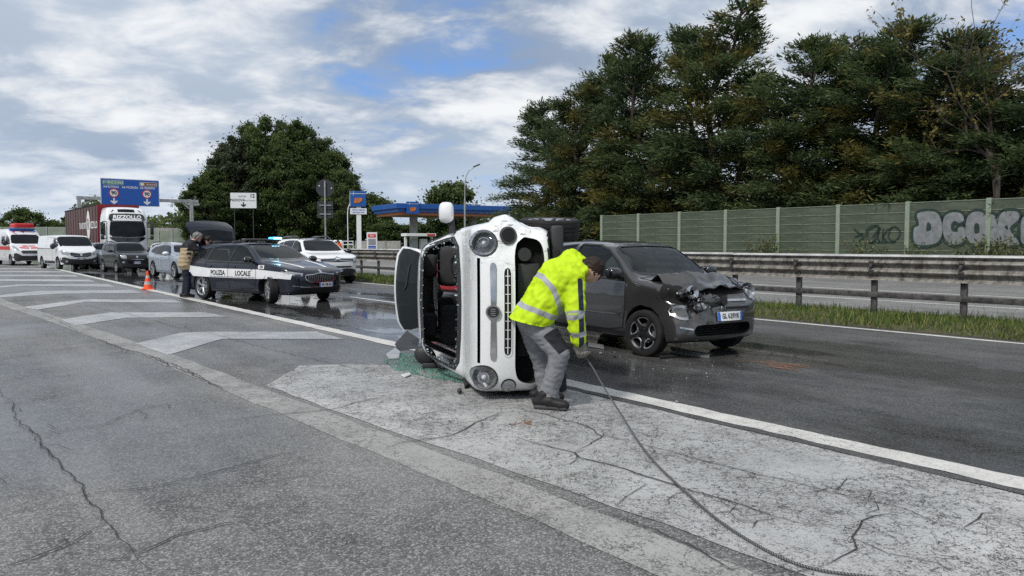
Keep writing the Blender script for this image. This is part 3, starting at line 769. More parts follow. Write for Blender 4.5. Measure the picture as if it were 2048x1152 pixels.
class Body:
    """a built shell that later pieces (doors, panes, lamps, lettering) are laid onto"""
    def __init__(s, me, lim=3.5):
        s.me = me; s.lim = lim; bm = bmesh.new(); bm.from_mesh(me); s.bvh = BVHTree.FromBMesh(bm); bm.free()
    def hit(s, a, b, view):
        L = 8.0
        o, d = {'R': ((a, -L, b), (0, 1, 0)), 'L': ((a, L, b), (0, -1, 0)), 'F': ((L, a, b), (-1, 0, 0)), 'B': ((-L, a, b), (1, 0, 0)), 'T': ((a, b, L), (0, 0, -1))}[view]
        loc, nor, _, dist = s.bvh.ray_cast(Vector(o), Vector(d))
        return loc, nor, Vector(d)
    def drape(s, V2, view, off):
        out = []; miss = []
        for i, (a, b) in enumerate(V2):
            loc, nor, d = s.hit(a, b, view)
            if loc is None: out.append(None); miss.append(i); continue
            if nor.dot(d) > 0: nor = -nor
            n_ = (nor - d * .6).normalized(); out.append(loc + n_ * off)
        good = [i for i, v in enumerate(out) if v is not None]
        for i in miss:
            if not good: out[i] = Vector((0, 0, 0)); continue
            j = min(good, key=lambda g_: (V2[g_][0] - V2[i][0]) ** 2 + (V2[g_][1] - V2[i][1]) ** 2)
            da, db = V2[i][0] - V2[j][0], V2[i][1] - V2[j][1]; g_ = out[j]
            out[i] = g_ + {'R': Vector((da, 0, db)), 'L': Vector((da, 0, db)), 'F': Vector((0, da, db)), 'B': Vector((0, da, db)), 'T': Vector((da, db, 0))}[view]
        return out
    def patch(s, name, outl, view, mat_, parent, off=.004, cell=.07, thick=0.0, smooth=50, hole=None, plane=False):
        bm = bmesh.new(); vs = [bm.verts.new((a, b, 0)) for a, b in outl]
        try: bm.faces.new(vs)
        except Exception: bm.free(); return None
        bmesh.ops.triangulate(bm, faces=list(bm.faces))
        a = np.array(outl); 
        for ax in (0, 1):
            lo, hi = a[:, ax].min(), a[:, ax].max(); n = int((hi - lo) / cell)
            for k in range(1, n + 1):
                c = [0, 0, 0]; c[ax] = lo + (hi - lo) * k / (n + 1); no = [0, 0, 0]; no[ax] = 1
                bmesh.ops.bisect_plane(bm, geom=list(bm.verts) + list(bm.edges) + list(bm.faces), plane_co=c, plane_no=no, dist=1e-5)
        if hole:
            bmesh.ops.delete(bm, geom=[f for f in bm.faces if hole(f.calc_center_median())], context='FACES')
        bmesh.ops.remove_doubles(bm, verts=list(bm.verts), dist=1e-4)
        vv = list(bm.verts); pts = s.drape([(v.co.x, v.co.y) for v in vv], view, off)
        if plane:
            c = sum((p_ for p_ in pts), Vector()) / len(pts)
        for v, p_ in zip(vv, pts): v.co = p_
        out_d = {'R': Vector((0, -1, 0)), 'L': Vector((0, 1, 0)), 'F': Vector((1, 0, 0)), 'B': Vector((-1, 0, 0)), 'T': Vector((0, 0, 1))}[view]
        bm.normal_update()
        for f in bm.faces:
            if f.normal.dot(out_d) < 0: f.normal_flip()
        if thick:
            bm.normal_update()
            r = bmesh.ops.extrude_face_region(bm, geom=list(bm.faces)); ev = [e for e in r['geom'] if isinstance(e, bmesh.types.BMVert)]
            for v in ev: v.co += out_d * 0  # outer layer stays; inner layer sinks
            for v in vv:
                if v.is_valid: v.co -= out_d * thick
        me = bpy.data.meshes.new(name); bm.to_mesh(me); bm.free(); me.materials.append(M(mat_)); finish_mesh(me, smooth, False)
        return link(name, me, parent)
    def strip(s, name, line, view, w, mat_, parent, off=.005, closed=False, step=.05):
        pts = list(line) + ([line[0]] if closed else []); fine = []
        for a, b in zip(pts[:-1], pts[1:]):
            L_ = math.hypot(b[0] - a[0], b[1] - a[1]); n = max(1, int(L_ / step)); fine += [(a[0] + (b[0] - a[0]) * k / n, a[1] + (b[1] - a[1]) * k / n) for k in range(n)]
        if not closed: fine.append(pts[-1])
        n = len(fine); A, B = [], []
        for i, p_ in enumerate(fine):
            a, b = (fine[i - 1], fine[(i + 1) % n]) if closed else (fine[max(i - 1, 0)], fine[min(i + 1, n - 1)])
            dx, dy = b[0] - a[0], b[1] - a[1]; l = math.hypot(dx, dy) or 1
            A.append((p_[0] - dy / l * w / 2, p_[1] + dx / l * w / 2)); B.append((p_[0] + dy / l * w / 2, p_[1] - dx / l * w / 2))
        pa = s.drape(A + B, view, off); mb = MB(); mb.v = [tuple(p_) for p_ in pa]
        rng = range(n) if closed else range(n - 1)
        mb.f = [(i, (i + 1) % n, n + (i + 1) % n, n + i) for i in rng]; mb.m = [0] * len(mb.f)
        return mb.build(name, mat_, parent, smooth=60)
    def text(s, name, txt, size, a, b, view, mat_, parent, off=.007, **k):
        me = text_mesh(txt, size, **k); me.materials.clear(); me.materials.append(M(mat_))
        sg = {'R': 1, 'L': -1, 'F': 1, 'B': -1}[view]
        pts = s.drape([(a + sg * v.co.x, b + v.co.y) for v in me.vertices], view, off)
        for v, p_ in zip(me.vertices, pts): v.co = p_
        me.update(); return link(name, me, parent)

# ---- wheels
def wheel_meshes(kind, r, w, rim_r, spokes=5, rim_mat='alloy', seg=40):
    """axis along y, outer face towards -y; returns [(name, mesh)]"""
    T = Matrix.Rotation(math.pi / 2, 4, 'X')      # lathe z -> -y
    hw = w / 2
    prof = [(rim_r, hw * .78), (rim_r + .012, hw * .95), (r * .90, hw * 1.02), (r * .965, hw * .93), (r * .995, hw * .72), (r * .985, hw * .60), (r, hw * .55), (r, hw * .25), (r * .982, hw * .22), (r * .982, hw * .12), (r, hw * .09), (r, -hw * .09), (r * .982, -hw * .12), (r * .982, -hw * .22), (r, -hw * .25), (r, -hw * .55), (r * .985, -hw * .6), (r * .995, -hw * .72), (r * .965, -hw * .93), (r * .90, -hw), (rim_r, -hw * .8)]
    tyre = MB().lathe(prof, seg, T).mesh('tyre', 'rubber', smooth=40)
    mb = MB()
    mb.lathe([(rim_r - .004, hw * .86), (rim_r + .006, hw * .93), (rim_r + .004, hw * .78), (rim_r - .02, hw * .68), (rim_r - .035, -hw * .5)], seg, T)
    if kind == 'spoke':
        for k in range(spokes):
            for o_ in (-.11, .11):
                a = 2 * math.pi * k / spokes; a2 = a + o_ * (1.5 if spokes <= 6 else .9)
                p0 = Vector((math.cos(a + o_ * .5) * .045, math.sin(a + o_ * .5) * .045, hw * .60)); p1 = Vector((math.cos(a2) * (rim_r - .004), math.sin(a2) * (rim_r - .004), hw * .80))
                mb.tube([T @ p0, T @ ((p0 + p1) / 2 + Vector((0, 0, .012))), T @ p1], [.018, .016, .014], 6)
        mb.lathe([(.0, hw * .74), (.045, hw * .72), (.062, hw * .6), (.062, hw * .3)], 20, T)
    elif kind == 'cover':
        mb.lathe([(.0, hw * .80), (.05, hw * .80), (.08, hw * .70), (rim_r * .7, hw * .78), (rim_r - .01, hw * .86)], seg, T)
        for k in range(spokes):
            a = 2 * math.pi * (k + .5) / spokes; p0 = Vector((math.cos(a) * rim_r * .45, math.sin(a) * rim_r * .45, hw * .77)); p1 = Vector((math.cos(a) * rim_r * .85, math.sin(a) * rim_r * .85, hw * .83))
            mb.tube([T @ p0, T @ p1], [.012, .018], 6, mi=1)
    elif kind == 'loop':
        # five dark petals, each framed by a bright rounded loop
        mb.m = [1] * len(mb.m)
        mb.lathe([(.0, hw * .70), (.05, hw * .70), (.07, hw * .62), (.08, hw * .45)], 20, T, mi=1)
        for k in range(spokes):
            a = 2 * math.pi * k / spokes + .3; loop = []
            for (rr, th) in ((.50, -.24), (.62, -.42), (.86, -.48), (.95, -.32), (.97, 0), (.95, .32), (.86, .48), (.62, .42), (.50, .24), (.46, 0)):
                loop.append(T @ Vector((math.cos(a + th) * rim_r * rr, math.sin(a + th) * rim_r * rr, hw * (.66 + .14 * rr))))
            cl = crv([tuple(v) for v in loop], 3); mb.tube(cl + [cl[0]], .011, 5, mi=0, cap=False)
            a2 = a + math.pi / spokes
            p0 = Vector((math.cos(a2) * .05, math.sin(a2) * .05, hw * .55)); p1 = Vector((math.cos(a2) * rim_r, math.sin(a2) * rim_r, hw * .72)); mb.tube([T @ p0, T @ p1], [.03, .035], 6, mi=1)
    rim = mb.mesh('rim', [rim_mat, 'alloy_dark' if kind == 'loop' else 'black_plastic'], smooth=40)
    disc = MB().lathe([(0, hw * .12), (rim_r * .62, hw * .12), (rim_r * .62, hw * .02), (0, hw * .02)], 24, T).lathe([(rim_r - .01, -hw * .2), (0, -hw * .2)], 24, T, mi=1).mesh('brake_disc', ['steel_grey', 'gap'])
    return [('tyre', tyre), ('rim', rim), ('brake_disc', disc)]
def add_wheels(par, wm, ax_f, ax_r, tr, r, steer=0.0, names=None):
    for (x, sd) in ((ax_f, -1), (ax_f, 1), (ax_r, -1), (ax_r, 1)):
        e = link('wheel', wm[0][1], par, (x, sd * tr, r), (0, 0, (math.pi if sd > 0 else 0) + (steer if x == ax_f else 0)))
        for nm, me in wm[1:]: link(nm, me, e)
def body_object(name, me, parent): 
    o = link(name, me, parent); return o
def make_shell(shape, h, paint_mat, arches, cuts=(), inner=None, extra_mats=()):
    V, Fc = shape.mesh(h)
    me = raw_mesh(V, Fc, (paint_mat, 'underbody', 'interior', 'headliner') + tuple(extra_mats))
    cu = []
    for (x, z, r, hw) in arches:
        for sd in (-1, 1): cu.append(cyl_cut(x, z, r, sd * (hw - .30), sd * (hw + .4)))
    if inner is not None: cu.append(inner)
    cu += list(cuts)
    try:
        r_ = bool_cut(me, cu)
        if len(r_.polygons) < 200: raise ValueError
    except Exception:
        r_ = bool_cut(me, cu, 'EXACT')
    # undersides are dark
    up = [i for i, p_ in enumerate(r_.polygons) if p_.material_index == 0 and p_.normal.z < -.72 and p_.center.z < .45]
    ui = [m.name for m in r_.materials].index('underbody')
    for i in up: r_.polygons[i].material_index = ui
    return r_
def smooth_shell(me, ang=38): finish_mesh(me, ang, False); return me

def plate(body, parent, y, z, view, txt, w=.36, h=.11, off=.02, size=.085):
    pl = body.patch('number_plate', rrect(y, z, w, h, .01, 2), view, 'plate_white', parent, off=off, cell=.2)
    for sx in (-1, 1): body.patch('plate_band', rrect(y + sx * (w / 2 - .02), z, .038, h - .004, .008, 2), view, 'plate_blue', parent if pl is None else pl, off=off + .003, cell=.3)
    body.text('plate_text', txt, size, y, z, view, 'ink', pl or parent, off=off + .004, bold=.0015, sx=.82)
    return pl
def place(o, F, c, z=0.0): o.location = (c[0], c[1], z); o.rotation_euler = (0, 0, math.atan2(F[1], F[0]))
ROADF = (NY, -NX)      # traffic comes towards the camera
def seat_mesh(name):
    mb = MB()
    mb.box((0, 0, .17), (.50, .48, .20), bev=.06); mb.box((-.30, 0, .52), (.16, .46, .66), rot=Matrix.Rotation(R(-14), 3, 'Y'), bev=.06)
    mb.tube([(-.39, .06, .82), (-.41, .06, .92)], .008, 6); mb.tube([(-.39, -.06, .82), (-.41, -.06, .92)], .008, 6)
    mb.box((-.42, 0, .98), (.11, .27, .20), rot=Matrix.Rotation(R(-8), 3, 'Y'), bev=.045)
    return mb.mesh(name, 'seat_fabric', smooth=50)
def add_seats(par, spots):
    me = seat_mesh('seat')
    for p_ in spots: link('seat', me, par, p_)
    return me
def steering(par, x, y, z):
    mb = MB(); n = 28
    T = Matrix.Translation((x, y, z)) @ Matrix.Rotation(R(-66), 4, 'Y')
    ring = [T @ Vector((.18 * math.cos(2 * math.pi * k / n), .18 * math.sin(2 * math.pi * k / n), 0)) for k in range(n + 1)]
    mb.tube(ring, .014, 6, cap=False)
    for a in (0, 120, 240): mb.tube([T @ Vector((0, 0, 0)), T @ Vector((.18 * math.cos(R(a + 90)), .18 * math.sin(R(a + 90)), 0))], .014, 6)
    mb.box(tuple(T @ Vector((0, 0, 0))), (.06, .13, .13), bev=.02); mb.tube([T @ Vector((0, 0, 0)), T @ Vector((0, 0, -.35))], .03, 6)
    return mb.build('steering_wheel', 'black_plastic', par, smooth=40)
from mathutils import noise as mn
def fold(p, f=6.0, seed=0.0):
    """sharp creases like bent sheet metal"""
    a = mn.noise(Vector((p.x * f + seed, p.y * f, p.z * f))); b = mn.noise(Vector((p.x * f * 2.1, p.y * f * 2.1 + seed, p.z * f * 2.1)))
    return (1 - 2 * abs(a)) * .6 + (1 - 2 * abs(b)) * .3 - .45
def bump3(p, c, r):
    d = ((p.x - c[0]) / r[0]) ** 2 + ((p.y - c[1]) / r[1]) ** 2 + ((p.z - c[2]) / r[2]) ** 2
    return math.exp(-d)
paint('paint_white', (.76, .77, .77), dirt=.18, dirtcol=(.35, .34, .32))
paint('paint_grey', (.076, .075, .075), metal=.6, rough=.22, dirt=.2, dirtcol=(.11, .105, .10), coat=1.0)
paint('paint_red', (.42, .012, .022), dirt=.3)
paint('paint_navy', (.004, .006, .016), dirt=.12, dirtcol=(.08, .08, .08))
paint('paint_black', (.008, .008, .010), dirt=.2, dirtcol=(.09, .088, .085))
paint('paint_silver', (.42, .46, .52), metal=.6, rough=.33, dirt=.35)
paint('paint_van', (.74, .75, .77), dirt=.35, dirtcol=(.30, .29, .27))
# scratched white for the wreck: dark scrapes in its upper fender
t = NT('paint_scraped'); co = t.co(); sx = t.sep()
zone = t.math('MULTIPLY', t.mr(sx[1], .15, .62), t.mr(sx[0], .9, 1.4))
l1 = t.mr(t.noise(7, 8, .75, t.co('Object', (1.0, 2.6, .7), (.5, .2, .9))), .588, .612); l2 = t.mr(t.noise(16, 6, .7, t.co('Object', (.8, 1, 3.0))), .645, .675)
f = t.math('MULTIPLY', t.math('MULTIPLY', t.math('MAXIMUM', l1, l2), zone), .75); f2 = t.math('MULTIPLY', t.mr(t.noise(3.5, 6, .7), .55, .75), .35)
c = t.mix(f, (.77, .78, .78), (.06, .06, .058)); c = t.mix(t.math('MULTIPLY', f2, .5), c, (.38, .37, .34))
t.p(Base_Color=c, Roughness=t.math('ADD', .28, t.math('MULTIPLY', f, .4)), Coat_Weight=.6, Coat_Roughness=.05)
t.bump(t.math('MULTIPLY', t.noise(9, 5, .7), zone), .35, .03)

S500 = Shape(
    side=[(1.66, .19), (1.79, .27), (1.835, .45), (1.825, .62), (1.78, .75), (1.70, .845), (1.52, .905), (1.22, .955), (1.01, .99), (.70, 1.19), (.37, 1.38), (.08, 1.45), (-.35, 1.485), (-.85, 1.468), (-1.20, 1.40), (-1.43, 1.26), (-1.59, 1.03), (-1.66, .88), (-1.71, .60), (-1.70, .38), (-1.60, .25), (-1.35, .20), (0, .18), (1.3, .17)],
    plan=[(1.835, 0), (1.825, .3), (1.79, .5), (1.70, .67), (1.5, .76), (1.2, .795), (.6, .812), (-.4, .815), (-1.0, .80), (-1.35, .755), (-1.58, .65), (-1.69, .45), (-1.715, 0)],
    front=[(0, .16), (.66, .165), (.75, .24), (.80, .42), (.814, .62), (.80, .82), (.765, .95), (.695, 1.12), (.60, 1.32), (.53, 1.40), (.38, 1.46), (0, 1.488)], bow=(.21, .24), k=.095)
W500 = [(.80, .995), (.55, 1.19), (.30, 1.33), (.05, 1.395), (-.37, 1.412), (-.42, .965), (.3, .965)]
Q500 = [(-.48, .975), (-.45, 1.405), (-.80, 1.375), (-1.10, 1.27), (-1.22, 1.15), (-1.02, 1.02)]
WS500 = sym([(0, 1.005), (.30, 1.01), (.57, 1.025), (.655, 1.06), (.60, 1.23), (.55, 1.35), (.46, 1.385), (0, 1.40)][::1])
RW500 = sym([(0, .86), (.44, .865), (.535, .94), (.53, 1.06), (.49, 1.20), (.42, 1.29), (.34, 1.32), (0, 1.33)])
ARCH500 = [(1.15, .30, .345, .80), (-1.15, .30, .345, .80)]
def inner500():
    V, Fc = S500.mesh(.07, inset=.05, box=(-1.52, .74, .42, 1.45), zc=.9); return raw_mesh(V, Fc, ('interior',))
INTAKE = crv(sym([(0, .27), (.35, .27), (.52, .275), (.615, .31), (.65, .40), (.615, .495), (.52, .53), (.35, .535), (0, .535)]), 4)
_inner = inner500()
base_open = make_shell(S500, .034, 'paint_white', ARCH500,
    cuts=[prism_cut(W500, -1.2, 1.2, 'y', ('interior',)), prism_cut(Q500, -1.2, 1.2, 'y', ('interior',)), prism_cut(WS500, .15, 1.25, 'x', ('interior',)), prism_cut([(-.47, .836), (.47, .836), (.47, .861), (-.47, .861)], 1.50, 2.2, 'x', ('gap',)), prism_cut(circ(.60, .80, .108, n=28), 1.50, 2.2, 'x', ('gap',)), prism_cut(circ(-.60, .80, .108, n=28), 1.50, 2.2, 'x', ('gap',))], inner=_inner)
base_grey = bool_cut(base_open.copy(), [prism_cut(crv(sym([(0, .275), (.3, .275), (.43, .285), (.50, .33), (.47, .40), (.40, .425), (0, .43)]), 3), 1.60, 2.2, 'x', ('gap',))])
base_white = bool_cut(base_open.copy(), [prism_cut(INTAKE, 1.56, 2.2, 'x', ('gap',)), prism_cut(sym([(0, .80), (.48, .80), (.55, .95), (.46, 1.26), (.38, 1.31), (0, 1.325)]), -2.4, -1.30, 'x', ('interior',))])
_Vc, _Fc = S500.mesh(.034); base_closed = raw_mesh(_Vc, _Fc, ('paint_white',))
wm500 = wheel_meshes('loop', .292, .195, .205, 5)
wm500b = wheel_meshes('cover', .292, .195, .20, 7, 'steel_grey')
wm500r = wheel_meshes('spoke', .292, .195, .205, 8)
def deformed(me, fn):
    me = me.copy()
    for v in me.vertices:
        v.co = fn(v.co.copy())
    me.update(); return me
def setpaint(me, mat_):
    me.materials[0] = M(mat_); return me
def lamp500(b, par, y, z, name='headlight', r=.110):
    """a bowl sunk into the wing behind a clear cover"""
    sd = 1 if y > 0 else -1
    base = b.strip(name, circ(y, z, r * 1.02, n=28), 'F', .016, 'gloss_black', par, off=.004, closed=True)
    loc, nor, _ = b.hit(y, z, 'F'); T = Matrix.Translation((loc.x - .045, y, z)) @ Matrix.Rotation(R(90), 4, 'Y') @ Matrix.Rotation(R(18 * sd), 4, 'X')
    mb = MB(); n = 22
    for i, (rr, h) in enumerate(((.030, -.055), (.055, -.05), (.075, -.035), (.092, -.012), (.108, .018), (.118, .03))):
        for k in range(n): a_ = 2 * math.pi * k / n; q = rr * r / .118 * (1 + (.035 if (k + i) % 2 else -.02) * (i < 5)); mb.v.append(tuple(T @ Vector((q * math.cos(a_), q * math.sin(a_), h + (.004 if (k + i) % 2 else -.004)))))
    for i in range(5):
        for k in range(n): mb.f.append((i * n + k, i * n + (k + 1) % n, (i + 1) * n + (k + 1) % n, (i + 1) * n + k)); mb.m.append(0)
    mb.build('reflector', 'lamp_bowl', base, smooth=12)
    MB().lathe([(.062 * r / .118, -.02), (.064 * r / .118, .008), (.056 * r / .118, .012), (.052 * r / .118, -.02)], 24, T).build('bulb_ring', 'chrome', base, smooth=30)
    MB().lathe([(.0, .012), (.018, .006), (.026, -.012), (.028, -.06)], 16, T).build('bulb', 'white_gloss', base, smooth=50)
    MB().lathe([(.0, -.058), (.06, -.06)], 16, T).build('lamp_back', 'alloy_dark', base)
    b.patch('lens', circ(y, z, r), 'F', 'lens_clear', base, off=.016, cell=.03)
    return base
simple('lamp_bowl', (.52, .54, .56), .2, .75, vary=.15, vs=30)
def mirror500(par, sd, paint_mat, x=.72, y=.90, z=1.06, folded=0.0):
    cap = MB(); bm = bmesh.new(); bmesh.ops.create_uvsphere(bm, u_segments=16, v_segments=10, radius=1)
    sp_ = lambda a: math.copysign(abs(a) ** .62, a)
    for v in bm.verts: v.co = Vector((v.co.x * (.085 if v.co.x > 0 else .03), sp_(v.co.y) * .105, sp_(v.co.z) * .075))
    cap.bm(bm, (x, sd * y, z)); o = cap.build('mirror', paint_mat, par, smooth=60)
    MB().tube([(x - .0, sd * (y - .2), z - .06), (x, sd * (y - .07), z - .05)], [.035, .03], 8).build('mirror_arm', 'black_plastic', o, smooth=50)
    bm = bmesh.new(); bmesh.ops.create_uvsphere(bm, u_segments=16, v_segments=8, radius=1)
    for v in bm.verts: v.co = Vector((v.co.x * .022, sp_(v.co.y) * .108, sp_(v.co.z) * .078))
    MB().bm(bm, (x - .035, sd * y, z)).build('mirror_glass', 'gloss_black', o, smooth=60)
    return o
def front500(b, par, pm, facelift=False, skip=()):
    """front face: logo bar, slots, fog lamps, shut lines"""
    for sd in (-1, 1):
        if ('head', sd) not in skip: lamp500(b, par, sd * .60, .80)
        if ('fog', sd) not in skip:
            f = b.patch('fog_lamp', circ(sd * .665, .585, .068, n=18), 'F', 'gloss_black', par, off=.005, cell=.04)
            b.patch('fog_lens', circ(sd * .665, .585, .056, n=18), 'F', 'lens', f, off=.012, cell=.04); b.patch('fog_cover', circ(sd * .665, .585, .058, n=18), 'F', 'lens_clear', f, off=.02, cell=.04)
    lg = b.patch('logo_bar', sym([(0, .708), (.10, .702), (.385, .698), (.42, .705), (.432, .724), (.42, .743), (.385, .75), (.10, .746), (0, .740)]), 'F', 'chrome', par, off=.012, cell=.06, thick=.012)
    bd = b.patch('badge', circ(0, .724, .062, n=24), 'F', 'chrome', par, off=.024, cell=.05, thick=.02)
    b.patch('badge_field', circ(0, .724, .048, n=20), 'F', 'ink', bd, off=.028, cell=.05)
    for sx in (-.026, -.009, .009, .026): b.strip('badge_bar', [(sx, .704), (sx, .744)], 'F', .0085, 'chrome', bd, off=.031)
    sl = b.patch('slot_grille', sym([(0, .570), (.335, .570), (.368, .578), (.383, .60), (.368, .622), (.335, .630), (0, .630)]), 'F', 'gap', par, off=.004, cell=.06)
    b.strip('slot_rim', sym([(0, .565), (.34, .565), (.376, .574), (.392, .60), (.376, .626), (.34, .635), (0, .635)]), 'F', .008, 'white_gloss' if pm == 'paint_scraped' else 'chrome', sl, off=.009, closed=True)
    b.strip('slot_bar', [(-.37, .60), (.37, .60)], 'F', .007, 'white_gloss' if pm == 'paint_scraped' else 'chrome', sl, off=.010)
    for k in range(-4, 5): b.strip('slot_rib', [(k * .078, .578), (k * .078, .622)], 'F', .005, 'white_gloss' if pm == 'paint_scraped' else 'chrome', sl, off=.010)
def panes500(b, par, glass, which='FRLQB'):
    if 'F' in which: b.patch('windscreen', WS500, 'F', glass, par, off=-.004, cell=.08); b.strip('windscreen_seal', WS500, 'F', .035, 'black_plastic', par, off=.003, closed=True)
    for v in 'RL':
        if v in which: 
            b.patch('side_window', W500, v, glass, par, off=-.006, cell=.1); 
            if 'Q' in which: b.patch('quarter_window', Q500, v, glass, par, off=-.006, cell=.1)
        b.strip('window_seal', W500, v, .02, 'black_plastic', par, off=.003, closed=True); b.strip('window_seal', Q500, v, .02, 'black_plastic', par, off=.003, closed=True)
    if 'B' in which: b.patch('rear_window', RW500, 'B', 'glass_tint', par, off=.004, cell=.1)
DOOR500 = [(.80, .93), (.82, .60), (.76, .33), (.5, .285), (-.30, .285), (-.42, .42), (-.44, .95), (0, .965)]
def doors500(b, par, pm, views='RL'):
    for v in views:
        b.strip('door_gap', DOOR500, v, .014, 'gap', par, off=.0025, closed=True)
        d = b.patch('door', [(a, c - .002) for a, c in grow(DOOR500, -.010)], v, pm, par, off=.004, cell=.09)
        b.strip('door_handle', [(-.32, .845), (-.16, .85)], v, .030, 'chrome', d, off=.020)
        b.strip('rubbing_strip', [(.72, .50), (-.40, .50)], v, .022, pm, d, off=.014)
        b.strip('sill', [(.78, .245), (-.78, .245)], v, .05, 'black_plastic', par, off=.006)
def interior500(par, seats=True):
    MB().box((.62, 0, .86), (.34, 1.28, .22), bev=.05).box((.50, 0, .66), (.2, .32, .34), bev=.03).build('dashboard', 'interior', par, smooth=50)
    steering(par, .40, .36, .92)
    add_seats(par, [(.0, .34, .36), (.0, -.34, .36), (-.82, .30, .40), (-.82, -.30, .40)])

# ---- white car lying on its side
def dmg_white(p):
    q = p.copy()
    g = bump3(p, (1.5, .82, .60), (.40, .30, .34))
    if g > .02:
        f = fold(p, 5.5, 3.1)
        q += Vector((f * .065 - .03, f * .045, f * .03)) * g
    q.y += .10 * bump3(p, (1.45, .82, .60), (.22, .16, .13)); q.x -= .05 * bump3(p, (1.72, .60, .45), (.2, .2, .2))
    return q
wh = thing('overturned_car', 'white hatchback lying on its side, windscreen gone and upper wing crumpled', 'car')
MW = Matrix(((0, 0, -1), (-1, 0, 0), (0, 1, 0)))      # nose to the camera, roof to the left
MW = (Matrix.Rotation(R(5), 3, 'Z') @ MW)
wh.rotation_euler = MW.to_euler(); wh.location = (.405, 8.36, .812)
shell = deformed(base_white, dmg_white); setpaint(shell, 'paint_scraped'); smooth_shell(shell, 32); link('body', shell, wh)
bw = Body(deformed(base_closed, dmg_white))
front500(bw, wh, 'paint_scraped', skip={('fog', 1)})
bw.patch('fog_hole', circ(.665, .585, .066, n=18), 'F', 'gap', wh, off=.010, cell=.03)
bw.strip('fog_hole_rim', circ(.665, .585, .070, n=20), 'F', .02, 'black_plastic', wh, off=.014, closed=True)
bw.strip('windscreen_seal', WS500, 'F', .036, 'black_plastic', wh, off=.004, closed=True)
# shattered rim of glass left in the seal
simple('glass_crumbs', (.50, .62, .60), .15, vary=.4, vs=60, spec=.8)
mb = MB(); wsp = crv(WS500, 6)
for i in range(len(wsp)):
    a = wsp[i]; 
    for k in range(5):
        u, v = a[0] * (1 - random.random() * .13), 1.2 + (a[1] - 1.2) * (1 - random.random() * .16)
        if random.random() < .35: continue
        loc, nor, d = bw.hit(u, v, 'F')
        if loc is None: continue
        s_ = random.uniform(.005, .016); c_ = loc + nor * .01
        mb.add([c_ + Vector((random.uniform(-s_, s_), random.uniform(-s_, s_), random.uniform(-s_, s_))) for _ in range(3)], [(0, 1, 2)])
mb.build('broken_glass_rim', 'glass_crumbs', wh, fixn=False)['kind'] = 'stuff'
for v in 'RL': bw.strip('window_seal', W500, v, .03, 'black_plastic', wh, off=.004, closed=True); bw.strip('window_seal', Q500, v, .02, 'black_plastic', wh, off=.004, closed=True); bw.strip('sill', [(.78, .245), (-.78, .245)], v, .06, 'black_plastic', wh, off=.006)
doors500(bw, wh, 'paint_scraped', 'RL')
interior500(wh)
mirror500(wh, 1, 'paint_white', x=.78, y=.905, z=1.13)
# parts inside the open lower mouth: plate holder, beam, cooler
MB().box((1.63, .20, .40), (.03, .44, .20), bev=.01).build('plate_holder', 'black_plastic', wh, smooth=40)
MB().box((1.62, -.25, .42), (.03, .34, .16), bev=.02).build('cooler', 'underbody', wh, smooth=40)
MB().tube([(1.62, .50, .44), (1.67, .50, .44)], .06, 14).build('horn', 'black_plastic', wh, smooth=40)
MB().box((1.652, -.08, .39), (.006, .05, .06)).build('plate_band', 'plate_blue', wh)
# underside: engine tray, axle, arms, exhaust
MB().box((.95, 0, .16), (1.1, 1.05, .07), bev=.02).box((1.45, .30, .15), (.30, .5, .08), bev=.02).tube([(1.15, -.7, .20), (1.15, .7, .20)], .04, 8).tube([(.9, .25, .17), (1.2, .66, .17)], .035, 8).tube([(.9, -.25, .17), (1.2, -.66, .17)], .035, 8).tube([(-1.15, -.65, .26), (-1.15, .65, .26)], .05, 8).tube([(.6, .1, .12), (-.6, .1, .12), (-1.1, -.3, .15), (-1.65, -.35, .2)], .03, 8).box((-.2, 0, .17), (1.0, 1.2, .05)).build('chassis', 'underbody', wh, smooth=40)
MB().box((1.50, .45, .13), (.10, .62, .12), bev=.03).build('splash_guard', 'black_plastic', wh, smooth=40)
for (x, sd, dz, st) in ((1.15, 1, -.14, -.10), (1.15, -1, -.02, .05), (-1.15, 1, -.05, 0), (-1.15, -1, -.02, 0)):
    e = link('wheel', wm500b[0][1], wh, (x, sd * .735, .29 + dz), (0, 0, (math.pi if sd > 0 else 0) + st))
    for nm, me in wm500b[1:]: link(nm, me, e)
# tailgate swung open over the roof
TG = sym([(0, .78), (.46, .78), (.56, .90), (.53, 1.12), (.44, 1.30), (.34, 1.345), (0, 1.36)])
hinge = Vector((-1.36, 0, 1.375)); Rt = Matrix.Translation(hinge) @ Matrix.Rotation(R(104), 4, 'Y') @ Matrix.Translation(-hinge)
gt = bw.patch('tailgate', TG, 'B', 'paint_white', wh, off=.01, cell=.06, thick=.05); gt.data.transform(Rt)
for nm, ol, mt, of in (('rear_window', RW500, 'glass_tint', .018), ('spoiler', sym([(0, 1.325), (.44, 1.31), (.36, 1.38), (0, 1.395)]), 'paint_white', .03)):
    q = bw.patch(nm, ol, 'B', mt, gt, off=of, cell=.06); q.data.transform(Rt)
q = bw.strip('wiper', [(0, 1.05), (.05, 1.09), (.33, 1.12)], 'B', .02, 'black_plastic', gt, off=.035); q.data.transform(Rt)
q = MB().add([], []); 

